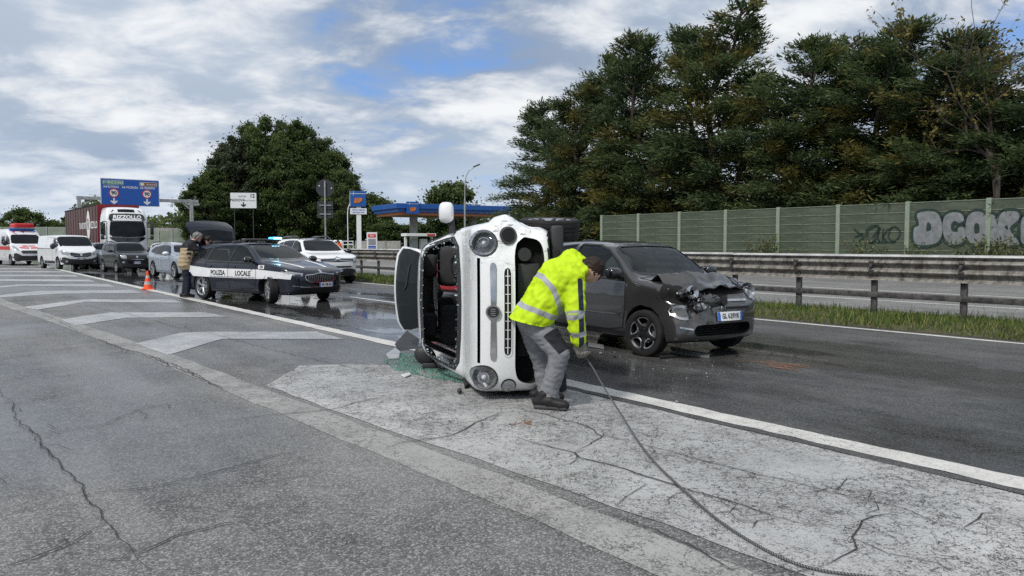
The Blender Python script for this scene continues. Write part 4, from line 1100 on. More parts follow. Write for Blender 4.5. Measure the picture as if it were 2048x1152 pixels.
# ---- grey wreck on its wheels
def dmg_grey(p):
    q = p.copy()
    g = bump3(p, (1.62, -.52, .70), (.42, .46, .26))
    if g > .02:
        f = fold(p, 5.0, 8.3); q += Vector((-.13 + f * .11, .05 + f * .05, -.02 + f * .06)) * g
    h = bump3(p, (1.70, -.1, .80), (.22, .55, .10)); q.x -= .10 * h; q.z -= .05 * h
    return q
gy = thing('damaged_car', 'dark grey hatchback with crumpled bonnet and smashed headlamp beside the overturned car', 'car')
Fg = Vector((.551, -.834)); place(gy, Fg, (1.66, 10.74))
shell = deformed(base_grey, dmg_grey); setpaint(shell, 'paint_grey'); smooth_shell(shell, 32); link('body', shell, gy)
bg_ = Body(deformed(base_closed, dmg_grey))
doors500(bg_, gy, 'paint_grey'); panes500(bg_, gy, 'glass_clear'); interior500(gy)
for sd in (-1, 1): mirror500(gy, sd, 'gloss_black', z=1.03, y=.89)
lamp500(bg_, gy, .60, .80)
simple('airbag', (.55, .55, .54), .8, vary=.1)
bm = bmesh.new(); bmesh.ops.create_uvsphere(bm, u_segments=14, v_segments=10, radius=.2)
for v in bm.verts: v.co = Vector((v.co.x * .7, v.co.y * 1.1, v.co.z)) * (1 + .12 * mn.noise(v.co * 9))
MB().bm(bm, (.30, -.42, 1.08)).build('airbag', 'airbag', gy, smooth=60)
# bonnet: buckled sheet lifted at its front edge
mb = MB(); nu, nv = 30, 34
for i in range(nu):
    for j in range(nv):
        u = i / (nu - 1); v = -1 + 2 * j / (nv - 1)
        x = .97 + .79 * u - .12 * v * v * (u + .15); hw = .66 + .03 * u - .10 * u * u; y = v * hw
        z = 1.0 - .05 * u - .085 * u * u * u - .10 * v * v * (.35 + .3 * u)
        k = max(0, u - .22) / .78; tri = lambda d, w: max(0.0, 1 - abs(d) / w)
        z += .085 * tri(u - (.60 + .10 * v), .20) * (1 - .3 * v) + .050 * tri(v - (.55 - .5 * u), .22) * k + .040 * tri(v + .55 - .25 * u, .16) * k - .035 * tri(v + .15 - .2 * u, .20) * k
        z += k * (fold(Vector((x * .8, y, 0)), 3.2, 1.7) * .035 + fold(Vector((x, y, 0)), 9, 4.4) * .008); x -= .07 * k * k * (1 - .8 * v); z -= .05 * k * k * max(0, -v)
        mb.v.append((x, y, z + .012))
for i in range(nu - 1):
    for j in range(nv - 1): mb.f.append((i * nv + j, (i + 1) * nv + j, (i + 1) * nv + j + 1, i * nv + j + 1)); mb.m.append(0)
n0 = len(mb.v); mb.v += [(x, y, z - .012) for x, y, z in mb.v]; mb.f += [tuple(n0 + i for i in q)[::-1] for q in mb.f]; mb.m += [1] * (len(mb.f) - len(mb.m))
rim = [j for j in range(nv)] + [i * nv + nv - 1 for i in range(1, nu)] + [(nu - 1) * nv + j for j in range(nv - 2, -1, -1)] + [i * nv for i in range(nu - 2, 0, -1)]
for a, b in zip(rim, rim[1:] + rim[:1]): mb.f.append((a, b, n0 + b, n0 + a)); mb.m.append(0)
bon = mb.build('bonnet', ['paint_grey', 'gap'], gy, smooth=28); bon['label'] = 'buckled dark grey bonnet lifted at the front'
# gap under the bonnet and torn front
bg_.patch('bonnet_void', sym([(0, .775), (.35, .775), (.50, .79), (.46, .85), (0, .855)]), 'F', 'gap', gy, off=.004, cell=.05)
bg_.patch('headlight_void', circ(-.58, .80, .15, .13), 'F', 'gap', gy, off=.010, cell=.03)
def crum(name, c, r, mat_, seed, amp=.5, par=gy):
    bm = bmesh.new(); bmesh.ops.create_icosphere(bm, subdivisions=3, radius=1)
    for v in bm.verts:
        k = 1 + amp * fold(v.co, 1.6, seed); v.co = Vector((v.co.x * r[0], v.co.y * r[1], v.co.z * r[2])) * k
    return MB().bm(bm, c).build(name, mat_, par, smooth=45)
crum('broken_headlight', (1.60, -.56, .80), (.06, .085, .06), 'alloy_dark', 2.2, .7)
crum('lamp_housing', (1.66, -.40, .77), (.045, .08, .05), 'black_plastic', 6.1, .6)
hl = MB().lathe([(.03, .02), (.075, .05), (.085, .03), (.08, 0), (.0, -.02)], 20, Matrix.Translation((1.70, -.52, .82)) @ Matrix.Rotation(R(80), 4, 'Y')).build('lamp_bowl', 'chrome', gy, smooth=40)
simple('clear_grey', (.34, .36, .36), .25, vary=.3, vs=20)
crum('torn_panel', (1.70, -.18, .70), (.05, .19, .09), 'paint_grey', 5.0, .22)
crum('torn_plastic', (1.71, -.33, .64), (.04, .15, .05), 'clear_grey', 7.5, .35); crum('torn_plastic', (1.735, -.05, .69), (.03, .09, .045), 'black_plastic', 4.2, .5)
for k in range(5): MB().tube(crv([(1.66, -.55 + k * .10, .80), (1.74, -.52 + k * .09, .74 - .02 * k), (1.76, -.50 + k * .11, .64), (1.75, -.46 + k * .08, .58 + .02 * k)], 4, False), .006, 5).build('loose_wire', 'black_plastic', gy)
for k in range(26):
    a = Vector((1.74 + random.uniform(-.06, .05), random.uniform(-.62, -.05), random.uniform(.58, .80))); s_ = random.uniform(.02, .05)
    MB().add([a + Vector((random.uniform(-s_, s_), random.uniform(-s_, s_), random.uniform(-s_, s_))) for _ in range(4)], [(0, 1, 2), (0, 2, 3)]).build('splinter', ('lens', 'lens', 'black_plastic', 'alloy')[k % 4], gy, fixn=False)
MB().lathe([(.0, 0), (.055, 0), (.055, .03), (.0, .03)], 18, Matrix.Translation((1.755, -.02, .70)) @ Matrix.Rotation(R(85), 4, 'Y')).build('loose_badge', 'ink', gy, smooth=40)
fg = bg_.patch('drl_lamp', circ(-.60, .575, .105, .092), 'F', 'gloss_black', gy, off=.006, cell=.04)
bg_.strip('drl_ring', [(-.60 + .085 * math.cos(a_ / 12 * 5.0 + .9), .575 + .075 * math.sin(a_ / 12 * 5.0 + .9)) for a_ in range(13)], 'F', .032, 'lens', fg, off=.012); bg_.patch('drl_lens', circ(-.60, .575, .1, .088), 'F', 'lens_clear', fg, off=.02, cell=.04)
bg_.strip('logo_bar', [(.08, .70), (.42, .70)], 'F', .026, 'chrome', gy, off=.012); bg_.strip('slot', [(.02, .615), (.45, .612)], 'F', .03, 'gap', gy, off=.006)
plate(bg_, gy, .06, .515, 'F', 'GL 639YK', w=.42, h=.11, off=.02)
for k in range(5): MB().tube([(1.63 - .02 * k * 0, -.46, .295 + k * .03), (1.66, 0, .295 + k * .03), (1.63, .46, .295 + k * .03)], .006, 5).build('grille_bar', 'black_plastic', gy)
bg_.strip('bumper_trim', [(-.66, .40), (-.50, .37)], 'F', .02, 'chrome', gy, off=.008)
add_wheels(gy, wm500, 1.15, -1.15, .715, .292, steer=R(9))

# ---- red car glimpsed through the empty windscreen
rd = thing('parked_car', 'red hatchback glimpsed through the empty windscreen of the overturned white car', 'car')
shell = setpaint(base_open.copy(), 'paint_red'); smooth_shell(shell); link('body', shell, rd)
b_ = Body(base_closed); front500(b_, rd, 'paint_red'); panes500(b_, rd, 'glass_clear'); doors500(b_, rd, 'paint_red'); interior500(rd); add_wheels(rd, wm500r, 1.15, -1.15, .715, .292)
for sd in (-1, 1): mirror500(rd, sd, 'paint_red')
rw = P(868, 598); F_ = Vector(ROADF); L_ = Vector((-F_.y, F_.x)); c_ = Vector((rw.x, rw.y)) + F_ * 1.15 + L_ * .75; place(rd, F_, c_)
# ------------------------------------------------------------------ the other vehicles
car_glass('glass_solid', tint=(.012, .014, .017), see=0.0)
def place_ws(o, w, s, yaw=0.0): o.location = WS(w, s); o.rotation_euler = (0, 0, math.atan2(ROADF[1], ROADF[0]) + R(yaw))
def details(b, par, spec, paint_mat, glass):
    for nm, ol in spec.get('glass_F', []): b.patch(nm, ol, 'F', glass, par, off=spec.get('goff', .012), cell=.07)
    for nm, ol in spec.get('glass_B', []): b.patch(nm, ol, 'B', glass, par, off=.004, cell=.14)
    for v in 'RL':
        for nm, ol in spec.get('glass_S', []):
            p_ = b.patch(nm, ol, v, glass, par, off=spec.get('goff', .008), cell=.10)
            b.strip('window_seal', ol, v, .022, 'gloss_black', p_, off=.005, closed=True)
        for ol in spec.get('doors', []):
            d = b.patch('door', grow(ol, -.008), v, paint_mat, par, off=.003, cell=.15); b.strip('door_gap', ol, v, .013, 'gap', d, off=.0035, closed=True)
            xs = [q[0] for q in ol]; zs = [q[1] for q in ol]; hx = min(xs) + .20; hz = max(zs) - .10
            if spec.get('handle', True): b.strip('door_handle', [(hx - .09, hz), (hx + .09, hz)], v, .032, spec.get('handle_mat', paint_mat), d, off=.022)
        for ol, w_, mt in spec.get('strips_S', []): b.strip('trim', ol, v, w_, mt, par, off=.006)
    for nm, ol, mt, of in spec.get('front', []):
        b.patch(nm, ol, 'F', mt, par, off=of, cell=.07)
    for nm, ol, mt, of in spec.get('front_pair', []):
        b.patch(nm, ol, 'F', mt, par, off=of, cell=.07); b.patch(nm, mir(ol), 'F', mt, par, off=of, cell=.07)
    for ol, w_, mt, of in spec.get('front_strips', []): b.strip('trim', ol, 'F', w_, mt, par, off=of)
    for nm, ol, mt, of in spec.get('rear_pair', []): b.patch(nm, ol, 'B', mt, par, off=of, cell=.09); b.patch(nm, mir(ol), 'B', mt, par, off=of, cell=.09)
def door_mirror(par, sd, x, y, z, mat_, s=1.0, tall=1.0):
    bm = bmesh.new(); bmesh.ops.create_uvsphere(bm, u_segments=12, v_segments=8, radius=1)
    for v in bm.verts: v.co = Vector((v.co.x * (.09 if v.co.x > 0 else .03), v.co.y * .12, v.co.z * .075 * tall)) * s
    o = MB().bm(bm, (x, sd * y, z)).build('mirror', mat_, par, smooth=60)
    MB().tube([(x, sd * (y - .22), z - .05), (x, sd * (y - .06), z - .03)], [.03, .025], 6).build('mirror_arm', 'black_plastic', o); return o

OCT = Shape(
    side=[(2.08, .21), (2.20, .30), (2.245, .48), (2.22, .66), (2.13, .775), (1.92, .86), (1.45, .945), (1.02, 1.01), (.62, 1.21), (.24, 1.385), (-.1, 1.452), (-.65, 1.468), (-1.35, 1.44), (-1.9, 1.375), (-2.12, 1.31), (-2.30, 1.08), (-2.40, .90), (-2.44, .62), (-2.42, .42), (-2.32, .28), (-2.0, .21), (0, .19), (1.8, .19)],
    plan=[(2.245, 0), (2.22, .35), (2.15, .60), (2.0, .78), (1.7, .875), (1.2, .905), (0, .915), (-1.3, .905), (-1.9, .87), (-2.25, .78), (-2.40, .6), (-2.44, 0)],
    front=[(0, .18), (.78, .185), (.87, .28), (.905, .5), (.915, .7), (.90, .86), (.865, .95), (.74, 1.17), (.625, 1.36), (.52, 1.43), (0, 1.475)], bow=(.18, .12), k=.07)
OW1 = [(.80, 1.03), (.30, 1.315), (.02, 1.375), (-.14, 1.375), (-.20, .97), (.4, .985)]
OW2 = [(-.24, .97), (-.19, 1.38), (-.72, 1.375), (-1.08, 1.335), (-1.16, 1.00)]
OW3 = [(-1.22, 1.01), (-1.13, 1.325), (-1.55, 1.29), (-1.84, 1.16), (-1.80, 1.08)]
OWS = sym([(0, 1.05), (.40, 1.055), (.62, 1.08), (.66, 1.11), (.60, 1.25), (.545, 1.34), (.46, 1.365), (0, 1.375)])
ORW = sym([(0, 1.02), (.58, 1.03), (.55, 1.22), (.48, 1.27), (0, 1.28)])
OD1 = [(.86, .93), (.90, .62), (.82, .33), (.6, .285), (-.16, .285), (-.20, .60), (-.20, .945)]
OD2 = [(-.20, .945), (-.20, .60), (-.16, .285), (-.72, .285), (-.92, .46), (-1.16, .74), (-1.19, .955)]
OARCH = [(1.343, .33, .385, .90), (-1.343, .33, .385, .90)]
V, Fc = OCT.mesh(.07, inset=.05, box=(-2.1, .85, .45, 1.45), zc=.9); oin = raw_mesh(V, Fc, ('interior',))
oct_open = make_shell(OCT, .05, 'paint_navy', OARCH, cuts=[prism_cut(q, -1.3, 1.3, 'y', ('interior',)) for q in (OW1, OW2, OW3)] + [prism_cut(OWS, .05, 1.7, 'x', ('interior',)), prism_cut(sym([(0, .66), (.56, .67), (.62, .80), (.54, 1.23), (.46, 1.29), (0, 1.30)]), -3, -1.9, 'x', ('interior',))], inner=oin)
V, Fc = OCT.mesh(.05); oct_closed = raw_mesh(V, Fc, ('paint_navy',))
LAMP_O = [(.50, .72), (.62, .735), (.80, .77), (.86, .765), (.84, .70), (.70, .665), (.54, .655)]
GR_O = sym([(0, .50), (.34, .51), (.44, .56), (.47, .63), (.44, .675), (.22, .69), (.08, .715), (0, .715)])
oct_spec = dict(glass_F=[('windscreen', OWS)], glass_B=[], glass_S=[('side_window', OW1), ('side_window', OW2), ('quarter_window', OW3)], doors=[OD1, OD2], goff=-.004, handle_mat='paint_navy',
    front=[('grille', GR_O, 'gap', .006), ('lower_intake', sym([(0, .265), (.5, .27), (.62, .30), (.58, .36), (0, .36)]), 'gap', .005), ('badge', circ(0, .755, .045), 'chrome', .01)],
    front_pair=[('headlight', LAMP_O, 'lens', .008), ('headlight_core', [(.56, .695), (.70, .70), (.70, .67), (.58, .665)], 'gloss_black', .012)],
    front_strips=[(GR_O + GR_O[:1], .016, 'chrome', .012), ([(-.74, .43), (-.5, .395), (0, .388), (.5, .395), (.74, .43)], .016, 'chrome', .01)] + [([(k * .055, .525), (k * .055, .68)], .008, 'steel_grey', .010) for k in range(-7, 8)])
wm_oct = wheel_meshes('spoke', .325, .205, .225, 5)
# ---- police estate
po = thing('police_car', 'dark blue police estate with white side band, open tailgate and lit roof lamp', 'police car')
Fp = Vector((.822, -.569)); place(po, Fp, (-6.40, 19.30))
sh = oct_open.copy(); smooth_shell(sh); link('body', sh, po)
bp = Body(oct_closed); details(bp, po, oct_spec, 'paint_navy', 'glass_clear')
BAND = [(2.05, .70), (1.75, .755), (1.0, .80), (-1.0, .80), (-2.0, .86), (-2.36, .84), (-2.36, .74), (-1.85, .68), (-1.72, .585), (-1.0, .575), (.95, .575), (1.02, .66), (1.35, .745), (1.62, .70), (1.72, .60), (2.02, .58)]
simple('band_white', (.72, .73, .74), .4, vary=.06)
for v in 'RL':
    b_ = bp.patch('livery_band', BAND, v, 'band_white', po, off=.008, cell=.10)
    bp.text('lettering', 'POLIZIA', .165, -.62 if v == 'R' else .45, .69, v, 'ink', b_, off=.013, bold=.004, sx=1.0)
    bp.text('lettering', 'LOCALE', .165, .40 if v == 'R' else -.62, .69, v, 'ink', b_, off=.013, bold=.004, sx=1.0)
    for sx_ in (-.2, .9): bp.strip('band_gap', [(sx_, .575), (sx_, .80)], v, .01, 'ink', b_, off=.012)
    bp.strip('band_text_line', [(-1.0, .600), (.9, .600)], v, .018, 'steel_grey', b_, off=.012)
    for sx_ in range(14): bp.strip('band_break', [(-.95 + sx_ * .14, .59), (-.95 + sx_ * .14, .61)], v, .03, 'band_white', b_, off=.0125)
    bp.patch('unit_number', rrect(1.10, .86, .22, .09, .01, 2), v, 'band_white', po, off=.008)
    bp.text('unit_text', '124', .085, 1.10, .86, v, 'ink', po, off=.012, bold=.003, shear=.25)
for sd in (-1, 1):
    a_ = [(1.98, .38 * sd), (1.05, .56 * sd), (1.05, .44 * sd), (1.98, .29 * sd)]
    bp.patch('bonnet_stripe', a_ if sd > 0 else a_[::-1], 'T', 'band_white', po, off=.006, cell=.12)
    door_mirror(po, sd, .72, 1.0, 1.03, 'gloss_black', 1.1)
plate(bp, po, .12, .44, 'F', 'YA 196 AC', w=.46, h=.11, off=.03, size=.085)
MB().box((.62, 0, .90), (.3, 1.4, .2), bev=.05).build('dashboard', 'interior', po, smooth=50); steering(po, .35, .37, .98)
add_seats(po, [(-.12, .37, .42), (-.12, -.37, .42), (-.98, .36, .42), (-.98, -.36, .42)])
for e in range(0): pass
add_wheels(po, wm_oct, 1.343, -1.343, .79, .325, steer=R(-24))
bar = MB().box((-.05, 0, 1.52), (.26, 1.05, .05), bev=.02).tube([(-.05, -.35, 1.45), (-.05, -.35, 1.51)], .02, 6).tube([(-.05, .35, 1.45), (-.05, .35, 1.51)], .02, 6).build('light_bar', 'gloss_black', po, smooth=40)
t = NT('beacon_blue'); t.p(Base_Color=(.02, .3, .9), Roughness=.2, Emission_Color=(.05, .55, 1.0), Emission_Strength=3.0)
t = NT('beacon_led'); t.p(Base_Color=(.6, .9, 1), Emission_Color=(.45, .9, 1.0), Emission_Strength=14.0)
MB().box((-.02, .40, 1.562), (.22, .26, .055), bev=.02).build('beacon', 'beacon_blue', bar, smooth=40)
for k in range(3): MB().box((.09, .31 + k * .09, 1.564), (.02, .05, .035), bev=.006).build('beacon_led', 'beacon_led', bar)
# tailgate lifted high
OTG = sym([(0, .66), (.60, .67), (.70, .80), (.66, 1.05), (.58, 1.26), (.48, 1.32), (0, 1.335)])
bt = Body(oct_closed); hinge = Vector((-2.02, 0, 1.345)); Rt = Matrix.Translation(hinge) @ Matrix.Rotation(R(121), 4, 'Y') @ Matrix.Translation(-hinge)
gt = bt.patch('tailgate', OTG, 'B', 'paint_navy', po, off=.01, cell=.08, thick=.06); gt.data.transform(Rt)
q = bt.patch('rear_window', ORW, 'B', 'glass_solid', gt, off=.02, cell=.1); q.data.transform(Rt)
for sd in (-1, 1): MB().tube([(-2.05, sd * .55, 1.28), Rt @ Vector((-2.22, sd * .58, 1.05))], .012, 6).build('gas_strut', 'black_plastic', po)

# ---- silver estate behind
oct_silver = None
sv = thing('estate_car', 'silver estate car seen from its side behind the man at the open boot', 'car')
sh = make_shell(OCT, .055, 'paint_silver', OARCH); smooth_shell(sh); link('body', sh, sv)
sp = dict(oct_spec); sp['goff'] = .004; sp['handle_mat'] = 'paint_silver'; sp['glass_B'] = [('rear_window', ORW)]; sp['rear_pair'] = [('tail_lamp', [(.50, .82), (.80, .86), (.82, .96), (.52, .93)], 'red_lens', .006)]
details(bp, sv, sp, 'paint_silver', 'glass_solid'); 
for sd in (-1, 1):
    door_mirror(sv, sd, .72, 1.0, 1.03, 'white_gloss', 1.1); MB().tube([(.1, sd * .58, 1.44), (-.2, sd * .58, 1.475), (-1.7, sd * .56, 1.43), (-1.95, sd * .55, 1.37)], .018, 6).build('roof_rail', 'alloy', sv, smooth=40)
add_wheels(sv, wheel_meshes('spoke', .33, .225, .24, 5), 1.343, -1.343, .80, .33)
rw = P(308, 553); F_ = Vector((.676, -.737)); L_ = Vector((-F_.y, F_.x)); c_ = Vector((rw.x, rw.y)) + F_ * 1.343 + L_ * .85; place(sv, F_, c_)
# far white car roof behind it
# ---- white crossover
SUV = Shape(
    side=[(2.08, .26), (2.19, .40), (2.23, .62), (2.20, .82), (2.10, .95), (1.85, 1.03), (1.40, 1.09), (1.12, 1.13), (.75, 1.34), (.36, 1.545), (.0, 1.63), (-.6, 1.672), (-1.4, 1.645), (-1.9, 1.57), (-2.12, 1.25), (-2.25, 1.0), (-2.28, .65), (-2.22, .42), (-2.0, .27), (0, .24), (1.8, .24)],
    plan=[(2.23, 0), (2.20, .35), (2.13, .62), (1.95, .81), (1.65, .90), (1.2, .925), (0, .93), (-1.4, .92), (-1.9, .88), (-2.18, .74), (-2.28, 0)],
    front=[(0, .23), (.8, .24), (.89, .34), (.925, .6), (.925, .85), (.90, 1.02), (.86, 1.12), (.74, 1.36), (.66, 1.53), (.55, 1.62), (0, 1.678)], bow=(.16, .12), k=.08)
SWS = sym([(0, 1.165), (.5, 1.17), (.70, 1.20), (.66, 1.36), (.58, 1.51), (.48, 1.545), (0, 1.56)])
cx = thing('crossover_car', 'white crossover with black roof rails standing behind the police car', 'car')
sh = make_shell(SUV, .055, 'paint_white', [(1.365, .35, .42, .91), (-1.365, .35, .42, .91)]); smooth_shell(sh); link('body', sh, cx)
bs = Body(sh)
details(bs, cx, dict(glass_F=[('windscreen', SWS)], glass_S=[('side_window', [(.92, 1.15), (.42, 1.46), (.1, 1.535), (-.12, 1.54), (-.16, 1.12)]), ('side_window', [(-.22, 1.12), (-.18, 1.545), (-.75, 1.545), (-1.15, 1.51), (-1.22, 1.14)]), ('quarter_window', [(-1.3, 1.15), (-1.22, 1.50), (-1.6, 1.44), (-1.72, 1.3)])],
    doors=[[(.95, 1.05), (.98, .7), (.85, .36), (-.12, .36), (-.16, 1.09)], [(-.16, 1.09), (-.12, .36), (-.75, .36), (-1.1, .75), (-1.2, 1.09)]],
    front=[('grille', sym([(0, .78), (.5, .79), (.62, .82), (.6, .88), (0, .885)]), 'gloss_black', .006), ('lower_bumper', sym([(0, .26), (.62, .28), (.74, .34), (.70, .50), (.5, .55), (0, .55)]), 'black_plastic', .006), ('grille_gap', sym([(0, .58), (.5, .585), (.55, .62), (.5, .64), (0, .64)]), 'gap', .005)],
    front_pair=[('headlight', [(.60, .80), (.86, .87), (.86, .80), (.62, .73)], 'lens', .008), ('running_light', [(.62, .905), (.84, .945), (.84, .925), (.62, .885)], 'lens', .01), ('fog_trim', [(.58, .40), (.80, .46), (.78, .36), (.60, .33)], 'chrome', .009)],
    front_strips=[([(-.86, .93), (-.55, .895), (-.12, .905), (0, .96), (.12, .905), (.55, .895), (.86, .93)], .022, 'chrome', .012), ([(-.6, .80), (-.12, .83), (0, .885), (.12, .83), (.6, .80)], .02, 'chrome', .012)],
    strips_S=[([(.9, .31), (-.9, .31)], .10, 'black_plastic')]), 'paint_white', 'glass_solid')
plate(bs, cx, 0, .50, 'F', 'GP 408 HT', off=.03)
bs.patch('roof_panel', [(.28, -.55), (.30, 0), (.28, .55), (-1.8, .55), (-1.85, 0), (-1.8, -.55)], 'T', 'gloss_black', cx, off=.006, cell=.2)
for sd in (-1, 1): door_mirror(cx, sd, .80, 1.03, 1.16, 'gloss_black', 1.15); MB().tube([(.15, sd * .60, 1.60), (-.1, sd * .60, 1.70), (-1.5, sd * .58, 1.70), (-1.75, sd * .57, 1.62)], .025, 6).build('roof_rail', 'gloss_black', cx, smooth=40)
add_wheels(cx, wheel_meshes('spoke', .35, .225, .235, 5), 1.365, -1.365, .80, .35)
w_, s_ = PWS(699, 565); place_ws(cx, w_ - .80, s_ + 1.365)

# ---- black hatchback, silver hatchback, dark car
PAN = Shape(
    side=[(1.70, .23), (1.79, .38), (1.82, .60), (1.79, .78), (1.69, .885), (1.42, .965), (1.12, 1.03), (.97, 1.065), (.72, 1.27), (.47, 1.45), (.2, 1.525), (-.4, 1.552), (-1.2, 1.51), (-1.58, 1.42), (-1.70, 1.12), (-1.78, .9), (-1.81, .55), (-1.74, .33), (-1.5, .23), (0, .2), (1.4, .2)],
    plan=[(1.82, 0), (1.80, .35), (1.72, .58), (1.55, .74), (1.2, .80), (0, .82), (-1.2, .815), (-1.6, .74), (-1.75, .55), (-1.81, 0)],
    front=[(0, .2), (.68, .205), (.78, .30), (.815, .55), (.82, .8), (.79, .98), (.70, 1.25), (.63, 1.42), (.54, 1.50), (0, 1.555)], bow=(.16, .1), k=.08)
def panda(name, label, pm, ws, txt, yaw):
    o = thing(name, label, 'car'); sh = make_shell(PAN, .06, pm, [(1.15, .30, .36, .80), (-1.15, .30, .36, .80)]); smooth_shell(sh); link('body', sh, o); b = Body(sh)
    details(b, o, dict(glass_F=[('windscreen', sym([(0, 1.09), (.5, 1.095), (.64, 1.12), (.60, 1.28), (.54, 1.42), (.45, 1.45), (0, 1.46)]))], glass_S=[('side_window', [(.80, 1.08), (.45, 1.36), (.2, 1.42), (-.16, 1.43), (-.20, 1.04)]), ('side_window', [(-.26, 1.04), (-.22, 1.43), (-.8, 1.42), (-.9, 1.05)]), ('quarter_window', [(-.98, 1.08), (-.92, 1.40), (-1.25, 1.36), (-1.3, 1.12)])],
        doors=[[(.85, .98), (.86, .6), (.72, .33), (-.2, .33), (-.23, 1.01)], [(-.23, 1.01), (-.2, .33), (-.7, .33), (-.88, .6), (-.93, 1.01)]],
        front=[('grille', sym([(0, .62), (.36, .63), (.38, .68), (0, .69)]), 'gloss_black', .005), ('lower_intake', sym([(0, .28), (.55, .30), (.6, .40), (.5, .45), (0, .45)]), 'black_plastic', .005), ('badge', circ(0, .79, .05), 'chrome', .01)],
        front_pair=[('headlight', [(.46, .72), (.60, .70), (.70, .76), (.70, .86), (.60, .90), (.48, .86)], 'lens', .008), ('fog_lamp', circ(.60, .53, .055, .04), 'lens', .008)],
        front_strips=[([(-.3, .66), (.3, .66)], .02, 'chrome', .009)], strips_S=[([(.75, .52), (-.75, .52)], .07, 'black_plastic'), ([(.75, .27), (-.75, .27)], .06, 'black_plastic')]), pm, 'glass_solid')
    plate(b, o, 0, .50, 'F', txt, off=.025)
    for sd in (-1, 1): door_mirror(o, sd, .68, .92, 1.08, 'black_plastic'); MB().tube([(.1, sd * .60, 1.50), (-.1, sd * .61, 1.56), (-1.2, sd * .60, 1.54), (-1.35, sd * .60, 1.47)], .018, 6).build('roof_rail', 'black_plastic', o)
    add_wheels(o, wheel_meshes('cover', .29, .19, .195, 6, 'steel_grey'), 1.15, -1.15, .715, .29); place_ws(o, *ws, yaw=yaw); return o
w_, s_ = PWS(262, 545)
panda('hatchback_car', 'black boxy hatchback facing the camera in front of the lorry', 'paint_black', (w_, s_ + 1.15), 'FR 215 KB', 6)
w_, s_ = PWS(203, 537); panda('hatchback_car', 'silver hatchback half hidden between the white van and the black hatchback', 'paint_silver', (w_ + .35, s_ + 1.15), 'EX 710 NM', 6)
panda('hatchback_car', 'dark hatchback mostly hidden behind the dark grey wreck', 'paint_black', (11.0, 16.2), 'GA 552 LP', 0)
panda('hatchback_car', 'white car whose roof shows behind the silver estate', 'paint_white', (10.6, 47.5), 'EM 903 TZ', 4)
# ---- white van
VAN = Shape(
    side=[(2.38, .28), (2.47, .45), (2.50, .68), (2.46, .88), (2.34, 1.04), (1.98, 1.20), (1.76, 1.29), (1.42, 1.56), (1.08, 1.81), (.80, 1.91), (.2, 1.965), (-1.2, 1.97), (-2.3, 1.95), (-2.46, 1.86), (-2.50, 1.2), (-2.48, .5), (-2.38, .32), (0, .25), (1.9, .25)],
    plan=[(2.50, 0), (2.47, .4), (2.38, .7), (2.15, .88), (1.8, .96), (1.2, .975), (-2.0, .975), (-2.4, .95), (-2.49, .85), (-2.50, 0)],
    front=[(0, .23), (.86, .235), (.94, .33), (.975, .6), (.978, 1.0), (.965, 1.22), (.90, 1.55), (.85, 1.80), (.76, 1.92), (0, 1.975)], bow=(.14, .04), k=.08)
vn = thing('delivery_van', 'white panel van facing the camera with black bumper, beside the ambulance', 'van')
sh = make_shell(VAN, .065, 'paint_van', [(1.57, .34, .41, .96), (-1.53, .34, .41, .96)]); smooth_shell(sh); link('body', sh, vn); bv = Body(sh)
GRV = sym([(0, .70), (.30, .70), (.52, .78), (.56, .92), (.46, .96), (.12, .90), (0, .89)])
details(bv, vn, dict(glass_F=[('windscreen', sym([(0, 1.31), (.6, 1.315), (.82, 1.345), (.84, 1.40), (.79, 1.62), (.73, 1.80), (.64, 1.84), (0, 1.855)]))], glass_S=[('side_window', [(1.60, 1.30), (1.20, 1.66), (1.02, 1.76), (.78, 1.76), (.74, 1.24), (1.2, 1.22)])],
    doors=[[(1.72, 1.20), (1.20, .95), (1.12, .40), (.68, .38), (.66, 1.80), (1.0, 1.82), (1.66, 1.30)][::1], [(.60, 1.80), (.62, .40), (-.55, .40), (-.55, 1.82)]],
    front=[('grille', GRV, 'gloss_black', .006), ('bumper', sym([(0, .30), (.78, .31), (.92, .42), (.93, .66), (.80, .70), (.55, .60), (0, .57)]), 'black_plastic', .008), ('badge', [(0, .71), (.075, .82), (0, .93), (-.075, .82)], 'chrome', .02)],
    front_pair=[('headlight', [(.56, .88), (.66, .80), (.88, .86), (.93, 1.06), (.86, 1.12), (.70, 1.0), (.58, .96)], 'lens', .010), ('fog_lamp', circ(.70, .46, .055), 'lens', .014)],
    front_strips=[([(-.5, .80), (-.1, .76)], .012, 'steel_grey', .012), ([(.5, .80), (.1, .76)], .012, 'steel_grey', .012)],
    strips_S=[([(1.05, .40), (-1.0, .40)], .16, 'black_plastic'), ([(.66, 1.16), (-2.4, 1.16)], .03, 'black_plastic')]), 'paint_van', 'glass_solid')
plate(bv, vn, 0, .62, 'F', 'GK 371 SD', off=.03)
for sd in (-1, 1): door_mirror(vn, sd, 1.42, 1.12, 1.30, 'black_plastic', 1.2, 1.8)
add_wheels(vn, wheel_meshes('cover', .335, .21, .21, 8, 'steel_grey'), 1.57, -1.53, .85, .335)
w_, s_ = PWS(109, 539); place_ws(vn, w_ + .84, s_ + 1.57, 9)
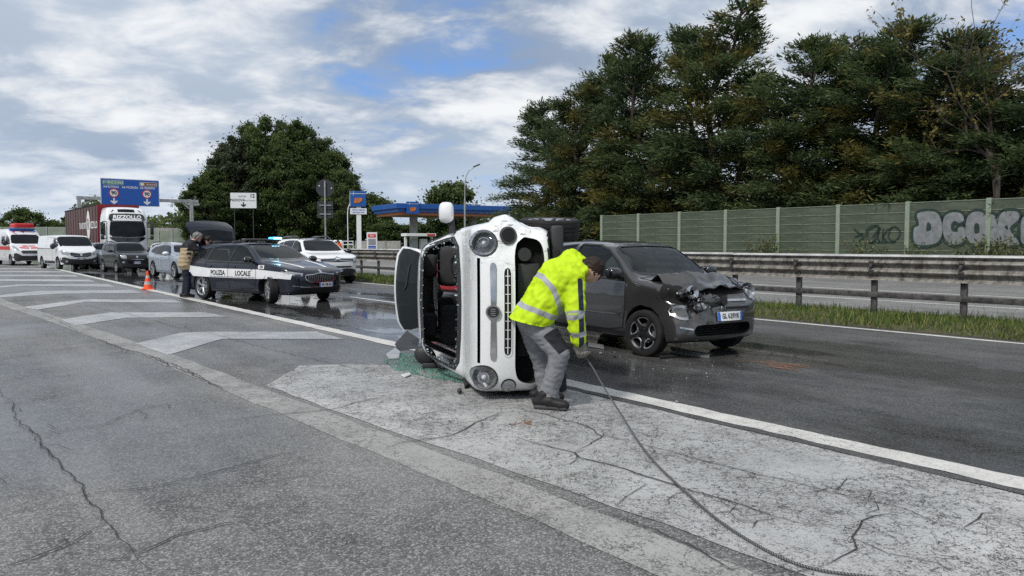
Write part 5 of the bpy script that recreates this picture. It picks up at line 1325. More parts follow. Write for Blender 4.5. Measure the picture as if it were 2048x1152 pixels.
# ---- ambulance
AMB = Shape(
    side=[(2.68, .30), (2.77, .5), (2.80, .75), (2.75, .96), (2.58, 1.14), (2.2, 1.31), (1.98, 1.41), (1.62, 1.74), (1.28, 2.04), (1.0, 2.22), (.5, 2.42), (-.2, 2.50), (-1.6, 2.51), (-2.6, 2.49), (-2.78, 2.38), (-2.82, 1.4), (-2.79, .45), (-2.7, .32), (0, .28), (2.2, .28)],
    plan=[(2.80, 0), (2.77, .4), (2.68, .72), (2.45, .92), (2.0, 1.01), (1.3, 1.025), (-2.4, 1.025), (-2.74, 1.0), (-2.82, .8), (-2.82, 0)],
    front=[(0, .26), (.9, .27), (.99, .36), (1.02, .7), (1.025, 1.2), (1.005, 1.5), (.95, 2.05), (.88, 2.36), (.74, 2.46), (0, 2.51)], bow=(.14, .03), k=.09)
am = thing('ambulance', 'white ambulance with red side band and red roof box at the left edge', 'ambulance')
sh = make_shell(AMB, .075, 'paint_van', [(1.85, .36, .43, 1.01), (-1.6, .36, .43, 1.01)]); smooth_shell(sh); link('body', sh, am); ba = Body(sh)
simple('band_red', (.55, .02, .03), .35, vary=.1)
details(ba, am, dict(glass_F=[('windscreen', sym([(0, 1.45), (.7, 1.455), (.88, 1.50), (.86, 1.72), (.80, 1.98), (.70, 2.06), (0, 2.08)]))], glass_S=[('side_window', [(1.78, 1.45), (1.40, 1.82), (1.22, 1.96), (.92, 1.96), (.88, 1.36)]), ('side_window', [(.55, 1.45), (.55, 1.95), (-.35, 1.95), (-.35, 1.45)])],
    doors=[[(1.80, 1.36), (1.42, 1.0), (1.34, .45), (.84, .42), (.82, 2.02), (1.12, 2.04)], [(.74, 2.05), (.74, .42), (-.55, .42), (-.55, 2.05)]],
    front=[('bumper', sym([(0, .31), (.85, .32), (.97, .45), (.97, .78), (.80, .84), (.5, .66), (0, .64)]), 'black_plastic', .008), ('grille', sym([(0, .80), (.45, .80), (.55, .92), (.5, 1.0), (0, 1.0)]), 'gloss_black', .006)],
    front_pair=[('headlight', [(.62, .98), (.90, 1.04), (.95, 1.30), (.86, 1.33), (.68, 1.16)], 'lens', .010), ('bonnet_band', [(.05, 1.12), (.5, 1.14), (.62, 1.20), (.5, 1.22), (.05, 1.20)], 'band_red', .008)],
    strips_S=[([(1.9, 1.16), (1.35, 1.16)], .24, 'band_red'), ([(1.33, 1.16), (.86, 1.16)], .24, 'band_red'), ([(.80, 1.16), (-2.7, 1.16)], .24, 'band_red'), ([(1.3, .40), (-1.0, .40)], .2, 'black_plastic')]), 'paint_van', 'glass_solid')
ba.text('lettering', 'AMBULANZA', .13, 0, 1.29, 'F', 'band_red', am, off=.012, bold=.003)
for sx_ in (-.55, .0): ba.strip('cross_bar', [(sx_ - .09, 2.26), (sx_ + .09, 2.26)], 'F', .055, 'band_red', am, off=.012); ba.strip('cross_bar', [(sx_, 2.17), (sx_, 2.35)], 'F', .055, 'band_red', am, off=.014)
ba.text('number', '1 5 8', .18, .3, .72, 'R', 'steel_grey', am, off=.012)
MB().box((.30, .10, 2.70), (1.4, 1.15, .28), bev=.08).box((.30, .10, 2.58), (1.46, 1.2, .05), bev=.02).build('roof_box', 'band_red', am, smooth=40)
MB().box((.72, 0, 2.44), (.3, 1.5, .12), bev=.04).build('light_bar', 'plate_blue', am, smooth=40)
for sd in (-1, 1): door_mirror(am, sd, 1.60, 1.22, 1.50, 'black_plastic', 1.25, 1.9); MB().lathe([(0, .08), (.05, .06), (.07, 0)], 12, Matrix.Translation((1.15, sd * .62, 2.27))).build('beacon', 'plate_blue', am)
add_wheels(am, wheel_meshes('cover', .345, .215, .21, 8, 'steel_grey'), 1.85, -1.6, .88, .345)
w_, s_ = PWS(24, 531); place_ws(am, w_ + .60, s_ + 1.85, 9)

# ---- lorry: tractor and curtain trailer
CAB = Shape(
    side=[(1.08, .36), (1.18, .55), (1.22, 1.2), (1.20, 1.9), (1.12, 2.6), (1.0, 3.08), (.78, 3.50), (.48, 3.74), (-.2, 3.86), (-.95, 3.87), (-1.1, 3.80), (-1.12, 2.5), (-1.1, 1.0), (-.6, .80), (.3, .45)],
    plan=[(1.22, 0), (1.20, .6), (1.12, .98), (.95, 1.18), (.6, 1.245), (-.9, 1.25), (-1.08, 1.23), (-1.12, 0)],
    front=[(0, .34), (1.1, .35), (1.21, .5), (1.25, 1.4), (1.25, 2.5), (1.20, 3.1), (1.08, 3.66), (.88, 3.80), (0, 3.87)], bow=(.10, .0), k=.08)
lo_ = thing('lorry', 'white lorry with maroon curtain-sided trailer in the queue of traffic', 'lorry')
V, Fc = CAB.mesh(.09, zc=2.0, ext=.6); sh = raw_mesh(V, Fc, ('paint_van',)); smooth_shell(sh); cb = link('cab', sh, lo_); bc = Body(sh)
bc.patch('windscreen', sym([(0, 1.86), (.9, 1.90), (1.06, 2.05), (1.03, 2.5), (.97, 2.86), (0, 2.88)]), 'F', 'glass_solid', cb, off=.008, cell=.2)
vs = bc.patch('visor', sym([(0, 2.90), (.98, 2.90), (1.06, 3.02), (1.0, 3.28), (.86, 3.36), (0, 3.38)]), 'F', 'gloss_black', cb, off=.05, cell=.15, thick=.08)
bc.text('lettering', 'RIZZOLLO', .30, 0, 3.14, 'F', 'white_gloss', vs, off=.06, bold=.012, shear=.12, sx=1.15)
bc.strip('visor_stripe', [(-.85, 2.97), (.85, 2.97)], 'F', .10, 'white_gloss', vs, off=.056)
bc.patch('skylight', sym([(0, 3.48), (.5, 3.48), (.48, 3.66), (0, 3.68)]), 'F', 'glass_solid', cb, off=.012, cell=.15)
for sd in (-1, 1): bc.strip('marker', [(sd * .86, 3.48), (sd * .72, 3.62)], 'F', .05, 'gloss_black', cb, off=.015)
gr_ = sym([(0, 1.45), (.45, 1.45), (.95, 1.70), (1.08, 1.86), (.9, 1.88), (0, 1.84)]); bc.patch('grille_panel', gr_, 'F', 'gloss_black', cb, off=.008, cell=.15)
bc.patch('grille', sym([(0, .75), (.6, .75), (.68, 1.35), (0, 1.36)]), 'F', 'gloss_black', cb, off=.006, cell=.2); bc.patch('bumper', sym([(0, .38), (1.0, .40), (1.1, .55), (1.0, .72), (0, .70)]), 'F', 'white_matt', cb, off=.012, cell=.2)
bc.patch('headlight', [(.72, .62), (1.08, .70), (1.14, 1.05), (.80, .90)], 'F', 'lens', cb, off=.012, cell=.1); bc.patch('headlight', mir([(.72, .62), (1.08, .70), (1.14, 1.05), (.80, .90)]), 'F', 'lens', cb, off=.012, cell=.1)
bc.strip('wiper', [(-.55, 1.90), (.05, 2.02)], 'F', .03, 'ink', cb, off=.015); bc.strip('wiper', [(.05, 1.90), (.65, 2.02)], 'F', .03, 'ink', cb, off=.015)
for v in 'RL':
    bc.patch('side_window', [(.80, 2.0), (.72, 2.75), (-.05, 2.80), (-.10, 1.95)], v, 'glass_solid', cb, off=.008, cell=.2); bc.strip('door_gap', [(.92, 2.85), (.95, 1.2), (.2, .8), (-.2, .9), (-.2, 2.9), (.92, 2.85)], v, .02, 'gap', cb, off=.005)
for sd in (-1, 1):
    m_ = MB().box((1.0, sd * 1.46, 2.42), (.12, .20, .80), bev=.04).box((1.0, sd * 1.45, 1.85), (.12, .20, .28), bev=.04).build('mirror', 'gloss_black', cb, smooth=40); MB().tube([(.95, sd * 1.22, 2.86), (1.0, sd * 1.45, 2.82)], .03, 6).build('mirror_arm', 'gloss_black', m_); MB().tube([(.95, sd * 1.22, 1.8), (1.0, sd * 1.45, 1.74)], .03, 6).build('mirror_arm', 'gloss_black', m_)
t = NT('curtain'); c = t.mix(t.mr(t.noise(1.2, 5, .6, t.co('Object', (1.5, 1, .3))), .3, .7), (.080, .034, .032), (.115, .050, .046)); t.p(Base_Color=c, Roughness=.5); w1 = t.n('ShaderNodeTexWave'); w1.inputs['Scale'].default_value = .9; t.bump(w1.outputs['Fac'], .4, .05)
simple('curtain_red', (.22, .012, .018), .45, vary=.15)
tr_ = MB().box((-8.4, 0, 2.62), (13.6, 2.50, 2.78)).build('trailer', 'curtain', lo_)
MB().box((-1.57, 0, 2.62), (.05, 2.54, 2.86), bev=.01).build('front_board', 'curtain_red', tr_); MB().box((-8.4, 0, 4.04), (13.6, 2.56, .07)).build('roof_rail', 'rubber', tr_); MB().box((-8.4, 0, 1.18), (13.6, 2.56, .12)).build('side_raft', 'steel_grey', tr_)
for sd in (-1, 1):
    for k in range(12): MB().box((-2.2 - k * 1.13, sd * 1.262, 2.62), (.05, .012, 2.7)).build('strap', 'rubber', tr_)
    fr_ = sign_frame(0, sd * 1.272, 0, '-y' if sd < 0 else '+y'); s1 = -1 if sd < 0 else 1
    xx = (-6.6, -4.9, -3.2)
    text_obj('lettering', 'TRASPORTI', .62, 'white_matt', tr_, Matrix.Translation((xx[0] - .5 if sd < 0 else xx[2], 0, 2.7)) @ fr_, bold=.01, sx=.9)
    text_obj('lettering', 'RIZZOLLO', .66, 'white_matt', tr_, Matrix.Translation((xx[2] + .3 if sd < 0 else xx[0] - .5, 0, 2.7)) @ fr_, bold=.012, sx=.8)
    MB().prism(circ(-4.95, 2.75, .62, 1.0, 24), sd * 1.262, sd * 1.270, 'y').build('logo_disc', 'white_matt', tr_); text_obj('logo_letter', 'R', 1.1, 'curtain', tr_, Matrix.Translation((-4.95, sd * .003, 2.75)) @ fr_, bold=.02)
MB().box((-1.6, 0, .85), (5.0, .9, .25)).box((-9.5, 0, .95), (11, .7, .25)).build('chassis', 'underbody', lo_)
wml = wheel_meshes('cover', .50, .34, .29, 10, 'steel_grey')
for x in (.05, -3.6, -9.9, -11.2, -12.5):
    for sd in (-1, 1):
        e = link('wheel', wml[0][1], lo_, (x, sd * 1.06, .50), (0, 0, math.pi if sd > 0 else 0))
        for nm, me in wml[1:]: link(nm, me, e)
place_ws(lo_, 9.35, 53.4 + 1.2)
lo_.rotation_euler.z += R(1.5)
# ------------------------------------------------------------------ trees
foliage('conifer', (.026, .048, .024), (.085, .122, .048), (.20, .19, .055), trans=.35)
foliage('conifer_rust', (.062, .068, .022), (.155, .138, .036), (.24, .18, .05), trans=.35)
foliage('leaf', (.034, .062, .020), (.105, .145, .046), (.19, .21, .075), trans=.38)
foliage('leaf_grey', (.040, .052, .028), (.10, .118, .066), (.17, .18, .11), trans=.35)
simple('bark', (.060, .048, .038), .9, vary=.35, vs=3, bump=.6, bs=12)
def spray_quads(base, dirs, ln, wd, rng):
    """feathery fronds: each a bent pair of triangles along dirs"""
    n = len(base); u = rng.normal(size=(n, 3)); side = np.cross(dirs, u); side /= np.linalg.norm(side, axis=1, keepdims=True) + 1e-9
    tip = base + dirs * ln[:, None]; mid = base + dirs * (ln * .45)[:, None]
    return np.stack([base, mid + side * wd[:, None], tip, mid - side * wd[:, None]], 1)
def conifer_mesh(H, Rm, seed, rust=.15, sparse=0.0, bare=.16, spn=1.0):
    rng = np.random.default_rng(seed); tk = MB(); Q = []; T = []; MI = []
    nst = 2 if rng.random() < .5 else 1
    trunk = [(0, 0, -.1)] + [(rng.normal(0, .12) * k, rng.normal(0, .12) * k, H * k / 6) for k in range(1, 7)]
    tk.tube(trunk, [.24 * (1 - .9 * k / 6) + .02 for k in range(7)], 7)
    nb = int(150 * spn)
    for i in range(nb):
        f = (i + rng.random()) / nb; z = H * (bare * .45 + (1 - bare * .45) * f)
        prof_ = (1 - f) ** .48 * min(1, (f + .10) / .32) ** .7; L = Rm * prof_ * rng.uniform(.62, 1.22) + .35
        if rng.random() < sparse and .25 < f < .75: L *= .8; bare_b = True
        else: bare_b = False
        a = rng.uniform(0, 2 * np.pi); el = R(rng.uniform(-12, 22) + 42 * f ** 2)
        d = np.array([np.cos(a) * np.cos(el), np.sin(a) * np.cos(el), np.sin(el)]); k6 = f * 6; i0 = min(5, int(k6)); tf = k6 - i0
        o = np.array(trunk[i0]) * (1 - tf) + np.array(trunk[i0 + 1]) * tf; o[2] = z
        end = o + d * L + np.array([0, 0, -.04 * L * L * (1 - f)])
        tk.tube([o, (o + end) / 2 + np.array([0, 0, .05 * L]), end], [.05 * (1 - .6 * f) + .008, .03, .008], 4, cap=False)
        if bare_b: 
            m = int(14 * L); 
        else: m = int(105 * L)
        tt = rng.random(m) ** .62 * .80 + .22; p = o + (end - o) * tt[:, None] + rng.normal(0, .16 + .10 * L / 3, (m, 3)) * np.array([1, 1, .75])
        dd = d + rng.normal(0, .55, (m, 3)) + np.array([0, 0, .10]); dd /= np.linalg.norm(dd, axis=1, keepdims=True)
        ln = rng.uniform(.16, .46, m) * (1.15 - .3 * tt); wd = ln * rng.uniform(.08, .16, m)
        Q.append(spray_quads(p, dd, ln, wd, rng)); bt = rng.random()
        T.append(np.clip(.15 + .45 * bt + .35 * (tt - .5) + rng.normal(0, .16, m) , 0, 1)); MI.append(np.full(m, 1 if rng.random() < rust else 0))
    V = np.concatenate(Q).reshape(-1, 3); return tk.mesh('trunk', 'bark', smooth=60), tri_mesh('crown', V, ['conifer', 'conifer_rust'], np.concatenate(MI), np.concatenate(T), quad=True)
def leafy_mesh(H, Rx, seed, n=16000, z0=.12, mat_='leaf', leaf=.30, nclump=80, top=.55):
    rng = np.random.default_rng(seed); tk = MB(); C = []
    tk.tube([(0, 0, -.1), (.1, 0, H * .25), (0, .15, H * .55), (.1, 0, H * .9)], [.35, .27, .17, .04], 8)
    for i in range(nclump):
        while True:
            q = rng.uniform(-1, 1, 3)
            if .25 < np.linalg.norm(q) < 1: break
        q *= (.72 + .28 * rng.random()) / max(.5, np.linalg.norm(q)) * np.linalg.norm(q) ** .3
        zz_ = z0 + (1 - z0) * (q[2] * .5 + .5); wdt = math.sin(math.pi * min(1, max(.02, zz_ * (1 - top) / top if zz_ < top else .5 + .5 * (zz_ - top) / (1 - top)))) if False else (1 - abs((zz_ - .45) / .62) ** 2.3)
        c = np.array([q[0] * Rx * max(.15, wdt), q[1] * Rx * max(.15, wdt), H * zz_ * .96]); r = rng.uniform(.10, .19) * Rx * (1.25 if nclump < 200 else .85)
        C.append((c, r))
        if i % 3 == 0: tk.tube([(0, 0, max(.5, c[2] * .55)), tuple(c * .6 + np.array([0, 0, c[2] * .25])), tuple(c)], [.10, .06, .02], 5, cap=False)
    V = []; T = []; per = n // nclump
    for c, r in C:
        d = rng.normal(size=(per, 3)); d /= np.linalg.norm(d, axis=1, keepdims=True); rr = r * np.where(rng.random(per) < .45, rng.uniform(.6, 1.1, per), np.abs(rng.normal(0, 1.05, per)))
        p = c + d * rr[:, None] * np.array([1, 1, .8]); u = rng.normal(size=(per, 3)); u /= np.linalg.norm(u, axis=1, keepdims=True); s = np.cross(u, rng.normal(size=(per, 3))); s /= np.linalg.norm(s, axis=1, keepdims=True)
        l = leaf * rng.uniform(.6, 1.3, per)[:, None]; V.append(np.stack([p - u * l * .6, p + s * l * .42, p + u * l * .6, p - s * l * .42], 1)); T.append(np.clip(.1 + .5 * rng.random() + .2 * d[:, 2] + rng.normal(0, .13, per), 0, 1))  # tone: random per clump, plus light from above painted onto upper leaves
    return tk.mesh('trunk', 'bark', smooth=60), tri_mesh('crown', np.concatenate(V).reshape(-1, 3), mat_, None, np.concatenate(T), quad=True)
def plant_tree(name, label, ms, loc, rz=0, sc=1.0, group=None, cat='tree'):
    o = thing(name, label, cat, loc, rz, group); o.scale = (sc, sc, sc) if not isinstance(sc, tuple) else sc
    link('trunk', ms[0], o); link('crown', ms[1], o); return o
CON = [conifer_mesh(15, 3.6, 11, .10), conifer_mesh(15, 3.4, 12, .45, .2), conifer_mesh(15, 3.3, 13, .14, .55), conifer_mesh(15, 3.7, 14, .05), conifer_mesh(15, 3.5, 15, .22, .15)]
def at_w(px, w):
    r = (px - 1024) / F_PX; D = w / (NX * r + NY); return Vector((r * D, D, 0)), D
G_CON = 'conifers behind the sound wall'
con_list = [  # pixel column, pixel row of the top, offset, mesh, what sets it apart
 (1098, 205, 38.0, 3, 'low dark cypress at the left end of the row behind the sound wall'),
 (1150, 160, 35.5, 1, 'rust-tinged cypress second from the left end of the wall row'),
 (1215, 120, 37.5, 0, 'dark cypress third from the left behind the sound wall'),
 (1290, 85, 36.0, 4, 'tall green cypress left of the tallest tree behind the wall'),
 (1375, 60, 38.5, 2, 'sparse cypress with bare inner branches left of the tallest top'),
 (1432, 22, 36.5, 1, 'tallest cypress with rusty crown behind the sound wall'),
 (1500, 150, 37.0, 2, 'thin cypress just right of the tallest crown, sky showing through'),
 (1590, 92, 36.5, 3, 'dark blue-green cypress right of the gap in the row'),
 (1668, 80, 38.0, 0, 'dark cypress behind the scribbled part of the wall'),
 (1745, 60, 36.5, 4, 'green cypress above the left edge of the silver graffiti'),
 (1822, 95, 38.0, 3, 'bushy dark cypress above the silver graffiti letters'),
 (1890, 120, 36.0, 0, 'lower cypress right of the bushy one above the graffiti'),
 (1965, 70, 38.5, 4, 'yellowish cypress near the right edge of the view'),
 (2050, 100, 36.0, 3, 'dark cypress cut by the right edge of the view')]
for i, (px, py, w, k, lb) in enumerate(con_list):
    p_, D = at_w(px, w); H = 1.4 + (489 - py) / F_PX * D; s_ = H / 15.6
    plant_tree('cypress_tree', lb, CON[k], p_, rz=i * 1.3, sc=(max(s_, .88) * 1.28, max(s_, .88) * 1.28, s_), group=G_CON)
# second row that closes the dark background under the crowns
UND = leafy_mesh(5.0, 3.2, 41, 7000, .02, 'conifer', .30, 60)
for i in range(11):
    p_ = WS(39.5 + (i % 2) * 1.5, 38 - i * 3.4); plant_tree('hedge_shrub', ('dark shrub %s from the left in the hedge under the cypresses' % ('first second third fourth fifth sixth seventh eighth ninth tenth eleventh'.split()[i])), UND, p_, i * 2.0, (1, 1, .95 + .12 * (i % 3)), 'dark shrubs under the cypress row', 'shrub')
# bare crown at the right edge
def bare_tree(H, seed):
    rng = np.random.default_rng(seed); mb = MB()
    def grow_(p, d, L, r, lv):
        e = p + d * L; m = (p + e) / 2 + rng.normal(0, .05 * L, 3); mb.tube([p, m, e], [r, r * .8, r * .6], 5 if lv < 3 else 3, cap=False)
        if lv >= 6: return
        for _ in range(3 if lv < 3 else 2 + (rng.random() < .6)):
            nd = d + rng.normal(0, .48, 3) + np.array([0, 0, .15]); nd /= np.linalg.norm(nd); grow_(m + (e - m) * rng.random(), nd, L * rng.uniform(.55, .85), r * .55, lv + 1)
    grow_(np.array([0., 0, 0]), np.array([.02, 0, 1.]), H * .36, .17, 0); return mb
p_, D = at_w(1985, 33.6); bt = thing('bare_tree', 'nearly leafless tree with dark twigs against the sky at the right edge', 'tree', p_)
mb = bare_tree(13.5, 5); mb.build('trunk', 'bark', bt)
Vb = np.array(mb.v); rng = np.random.default_rng(3); pk = Vb[rng.integers(len(Vb) // 3, len(Vb), 2600)]; pk = pk[pk[:, 2] > 4]
dd = rng.normal(size=pk.shape); dd /= np.linalg.norm(dd, axis=1, keepdims=True); ln = rng.uniform(.1, .25, len(pk)); link('crown', tri_mesh('crown', spray_quads(pk, dd, ln, ln * .25, rng).reshape(-1, 3), 'conifer_rust', None, rng.random(len(pk)), quad=True), bt)
# big broadleaf clump, mid left
LF = [leafy_mesh(19, 5.4, 21, 56000, .02, 'leaf', .25, 240), leafy_mesh(19, 5.0, 22, 56000, .02, 'leaf', .25, 220), leafy_mesh(18, 4.8, 23, 52000, .03, 'leaf_grey', .25, 210)]
for i, (px, py, D, k, sx, lb) in enumerate([
    (428, 330, 116, 0, 1.0, 'lower leafy tree at the left flank of the big clump'), (470, 258, 120, 2, 1.1, 'grey-green tall tree left of centre in the big clump'), (535, 222, 122, 1, 1.18, 'tallest leafy tree in the clump behind the police car'),
    (595, 230, 118, 0, 1.12, 'dark green rounded tree right of the tallest in the clump'), (655, 268, 120, 1, 1.08, 'leafy tree at the right flank of the big clump'), (690, 330, 112, 0, .7, 'short leafy tree beside the fuel station pylon'), (405, 395, 118, 1, .7, 'small leafy tree beside the gantry post'), (445, 292, 125, 1, .85, 'leafy crown second from the left in the big clump'), (505, 232, 128, 0, .9, 'narrow tall crown left of the tallest in the clump'), (625, 246, 126, 2, .95, 'grey-green crown right of centre in the clump'), (565, 226, 130, 2, .9, 'pale crown just right of the tallest tree')]):
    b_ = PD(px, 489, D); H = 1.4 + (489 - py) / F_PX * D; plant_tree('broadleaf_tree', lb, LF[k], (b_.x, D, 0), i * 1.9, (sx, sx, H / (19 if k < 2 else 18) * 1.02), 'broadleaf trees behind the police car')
RT = leafy_mesh(11.5, 4.4, 31, 14000, .12, 'leaf', .34, 80)
for px, py, D, sc, lb, nm in ((905, 345, 105, 1.0, 'round leafy tree rising above the fuel station canopy', 'broadleaf_tree'), (50, 405, 150, .95, 'round dark tree far off above the ambulance', 'broadleaf_tree'), (110, 432, 160, .85, 'low tree between the ambulance and the lorry trailer', 'broadleaf_tree'), (150, 438, 165, .8, 'low far tree beside the trailer top corner', 'broadleaf_tree'),
    (318, 448, 150, .55, 'small far tree right of the lorry cab', 'broadleaf_tree'), (352, 446, 155, .6, 'small far tree left of the gantry post', 'broadleaf_tree'), (742, 372, 112, .9, 'thin pale tree behind the fuel station pylon', 'broadleaf_tree'), (775, 432, 108, .62, 'dark tree under the left end of the canopy', 'broadleaf_tree'), (830, 436, 110, .66, 'dark tree behind the canopy column', 'broadleaf_tree'), (890, 440, 110, .6, 'dark tree behind the overturned car mirror', 'broadleaf_tree'), (960, 430, 112, .7, 'dark tree behind the crumpled wing', 'broadleaf_tree'), (1090, 425, 95, .55, 'low tree beside the end of the sound wall', 'broadleaf_tree')):
    b_ = PD(px, 489, D); H = 1.4 + (489 - py) / F_PX * D; z_ = H / 11.5; plant_tree(nm, lb, RT, (b_.x, D, 0), px * .1, (sc, sc, z_), 'far broadleaf trees')
# far wooded horizon as one mass
rng = np.random.default_rng(9); n = 60000; ang = rng.uniform(-1.0, 1.0, n); D = rng.uniform(230, 300, n); hgt = 9 + 4 * np.sin(ang * 23) + 3 * np.sin(ang * 61 + 1)
z = hgt * rng.random(n) ** .7; p = np.stack([np.sin(ang) * D, np.cos(ang) * D, z], 1); u = rng.normal(size=(n, 3)); s = rng.normal(size=(n, 3)); u /= np.linalg.norm(u, axis=1, keepdims=True); s /= np.linalg.norm(s, axis=1, keepdims=True); l = rng.uniform(.35, .8, n)[:, None]
o = link('far_woods', tri_mesh('far_woods', np.stack([p - u * l, p + s * l, p + u * l, p - s * l], 1).reshape(-1, 3), 'leaf', None, rng.random(n), quad=True)); tag(o, 'dark line of far woods along the horizon', 'woods', kind='stuff')
# weeds at the wall foot and a branch hanging over it
def weed(px, py_top, w, lb):
    p_, D = at_w(px, w); H = max(.4, 1.4 + (489 - py_top) / F_PX * D); rng = np.random.default_rng(int(px)); mb = MB(); Q = []; T = []
    for k in range(26):
        a = rng.uniform(0, 6.28); t_ = rng.uniform(.12, .6) * H; e = np.array([math.cos(a) * t_, math.sin(a) * t_, H * rng.uniform(.55, 1.0)]); b0 = np.array([rng.normal(0, .12), rng.normal(0, .12), 0.])
        mb.tube([b0, (b0 + e) / 2 + np.array([0, 0, .1 * H]), e], [.012, .01, .004], 4, cap=False); m = 34; tt = rng.random(m); q = b0 + (e - b0) * tt[:, None] + rng.normal(0, .05, (m, 3)); d = rng.normal(size=(m, 3)); d /= np.linalg.norm(d, axis=1, keepdims=True); ln = rng.uniform(.06, .16, m); Q.append(spray_quads(q, d, ln, ln * .3, rng)); T.append(rng.random(m))
    o = thing('weed', lb, 'weed', p_, 0, 'weeds at the wall foot'); mb.build('stem', 'bark', o); link('leaves', tri_mesh('leaves', np.concatenate(Q).reshape(-1, 3), 'weed', None, np.concatenate(T), quad=True), o)
for a in ((1520, 466, 30.6, 'scraggy weed against the wall above the grey car bonnet'), (1540, 474, 30.2, 'small weed right of the scraggy one above the bonnet'), (1725, 472, 30.4, 'thin weed below the scribbled tag'), (1830, 484, 30.2, 'low weed below the first silver letter'), (1945, 462, 30.4, 'tall weed in front of the silver letters'), (1975, 470, 30.6, 'weed beside the wall post between silver letters'), (2040, 466, 30.4, 'weed at the right edge before the graffiti')): weed(*a)
# ------------------------------------------------------------------ signs, gantry, fuel station, far buildings
simple('sign_blue', (.012, .085, .38), .35, vary=.08); simple('sign_green', (.01, .22, .13), .4, vary=.05); simple('sign_brown', (.20, .085, .03), .4, vary=.05)
simple('sign_white', (.70, .71, .72), .4, vary=.06); simple('sign_red', (.55, .02, .03), .4, vary=.05); simple('sign_back', (.030, .032, .036), .6, vary=.2)
simple('fuel_blue', (.010, .085, .33), .35, vary=.08); simple('fuel_orange', (.62, .17, .01), .4, vary=.08); simple('fuel_orange_dull', (.45, .16, .08), .5, vary=.1)
simple('concrete', (.33, .325, .31), .85, vary=.2, vs=2); simple('plaster', (.55, .54, .50), .85, vary=.12); simple('roof_tile', (.30, .10, .06), .85, vary=.25); simple('far_wall', (.20, .24, .19), .8, vary=.2, vs=.6)
def tx(par, txt, size, x, z, mat_, y=-.02, **k): return text_obj('lettering', txt, size, mat_, par, sign_frame(x, y, z), **k)
def panel(par, name, x, z, w, h, mat_, y=0.0, d=.03, r=.06): 
    return MB().prism(rrect(x, z, w, h, r, 3), y - d, y, 'y').build(name, mat_, par)
def arrow_down(par, x, z, s, mat_, y): MB().prism([(x - .12 * s, z + .5 * s), (x + .12 * s, z + .5 * s), (x + .12 * s, z), (x + .5 * s, z + .12 * s), (x + .5 * s, z - .08 * s), (x, z - .5 * s), (x - .5 * s, z - .08 * s), (x - .5 * s, z + .12 * s), (x - .12 * s, z)], y - .01, y, 'y').build('arrow', mat_, par)
# gantry over the other carriageway: local x = across the road, local -y faces the camera
S_G = 108.7
ga = thing('sign_gantry', 'grey steel gantry spanning the opposite carriageway behind the lorry', 'gantry', WS(0, S_G), ROAD)
MB().box((13.6, 0, 3.65), (.42, .42, 7.3), bev=.03).build('post', 'galvanised', ga); MB().box((27.0, 0, 3.5), (.42, .42, 7.0), bev=.03).build('post', 'galvanised', ga)
MB().box((20.6, 0, 7.28), (14.6, .34, .42), bev=.03).build('beam', 'galvanised', ga); MB().tube([(13.8, 0, 6.2), (15.0, 0, 7.1)], .12, 6).build('brace', 'galvanised', ga); MB().tube([(26.8, 0, 6.2), (25.8, 0, 7.1)], .12, 6).build('brace', 'galvanised', ga); MB().box((27.2, 0, 6.9), (1.6, .3, .3)).build('cap', 'galvanised', ga)
bs_ = thing('road_sign', 'large blue overhead motorway sign with two speed roundels and arrows', 'sign', WS(0, S_G), ROAD)
panel(bs_, 'sign_face', 19.45, 8.15, 6.95, 3.5, 'sign_white', -.25); panel(bs_, 'sign_field', 19.45, 8.15, 6.78, 3.33, 'sign_blue', -.28)
panel(bs_, 'green_panel', 17.45, 9.36, 2.35, .56, 'sign_white', -.31, .01); panel(bs_, 'green_field', 17.45, 9.36, 2.27, .48, 'sign_green', -.32, .01); tx(bs_, '<< BOLOGNA', .42, 17.45, 9.36, 'sign_white', -.337, bold=.01, sx=.9)
panel(bs_, 'brown_panel', 21.6, 9.30, 2.1, .56, 'sign_white', -.31, .01); panel(bs_, 'brown_field', 21.6, 9.30, 2.02, .48, 'sign_brown', -.32, .01); tx(bs_, 'S. Antonio', .38, 21.8, 9.30, 'sign_white', -.337); panel(bs_, 'pictogram', 20.85, 9.30, .36, .36, 'sign_white', -.33, .006)
for x_, s_ in ((17.2, 'A4 ROVIGO'), (19.4, 'A4 VICENZA'), (21.5, 'A4 TRENTO')): tx(bs_, s_, .40, x_, 8.80, 'sign_white', -.32, sx=.85, bold=.008)
for x_ in (17.5, 21.4):
    for r_, m_, y_ in ((.58, 'sign_red', -.315), (.46, 'sign_white', -.335)): MB().lathe([(0, 0), (r_, 0), (r_, .015), (0, .015)], 24, Matrix.Translation((x_, y_, 8.02)) @ Matrix.Rotation(math.pi / 2, 4, 'X')).build('roundel', m_, bs_)
    tx(bs_, '90', .62, x_, 8.02, 'ink', -.36, bold=.02); arrow_down(bs_, x_, 6.98, .8, 'sign_white', -.312)
# white exit sign
D = 92; c_ = PD(487, 401, D); es = thing('road_sign', 'white exit sign with black arrow in front of the big trees', 'sign', (c_.x, D, 0), R(8))
panel(es, 'sign_face', 0, c_.z, 3.15, 1.95, 'ink', 0); panel(es, 'sign_field', 0, c_.z, 3.05, 1.85, 'sign_white', -.03)
tx(es, 'uscita', .40, -.15, c_.z + .52, 'ink', -.066); tx(es, '12', .60, 1.05, c_.z + .54, 'ink', -.066, bold=.02); tx(es, 'PADOVA', .44, -.68, c_.z + .02, 'ink', -.066, bold=.012); tx(es, 'via Piovese', .26, .82, c_.z, 'ink', -.066); arrow_down(es, 0, c_.z - .52, .62, 'ink', -.062)
for x_ in (-1.1, 1.1): MB().tube([(x_, .06, 0), (x_, .06, c_.z + .9)], .05, 8).build('post', 'sign_back', es)
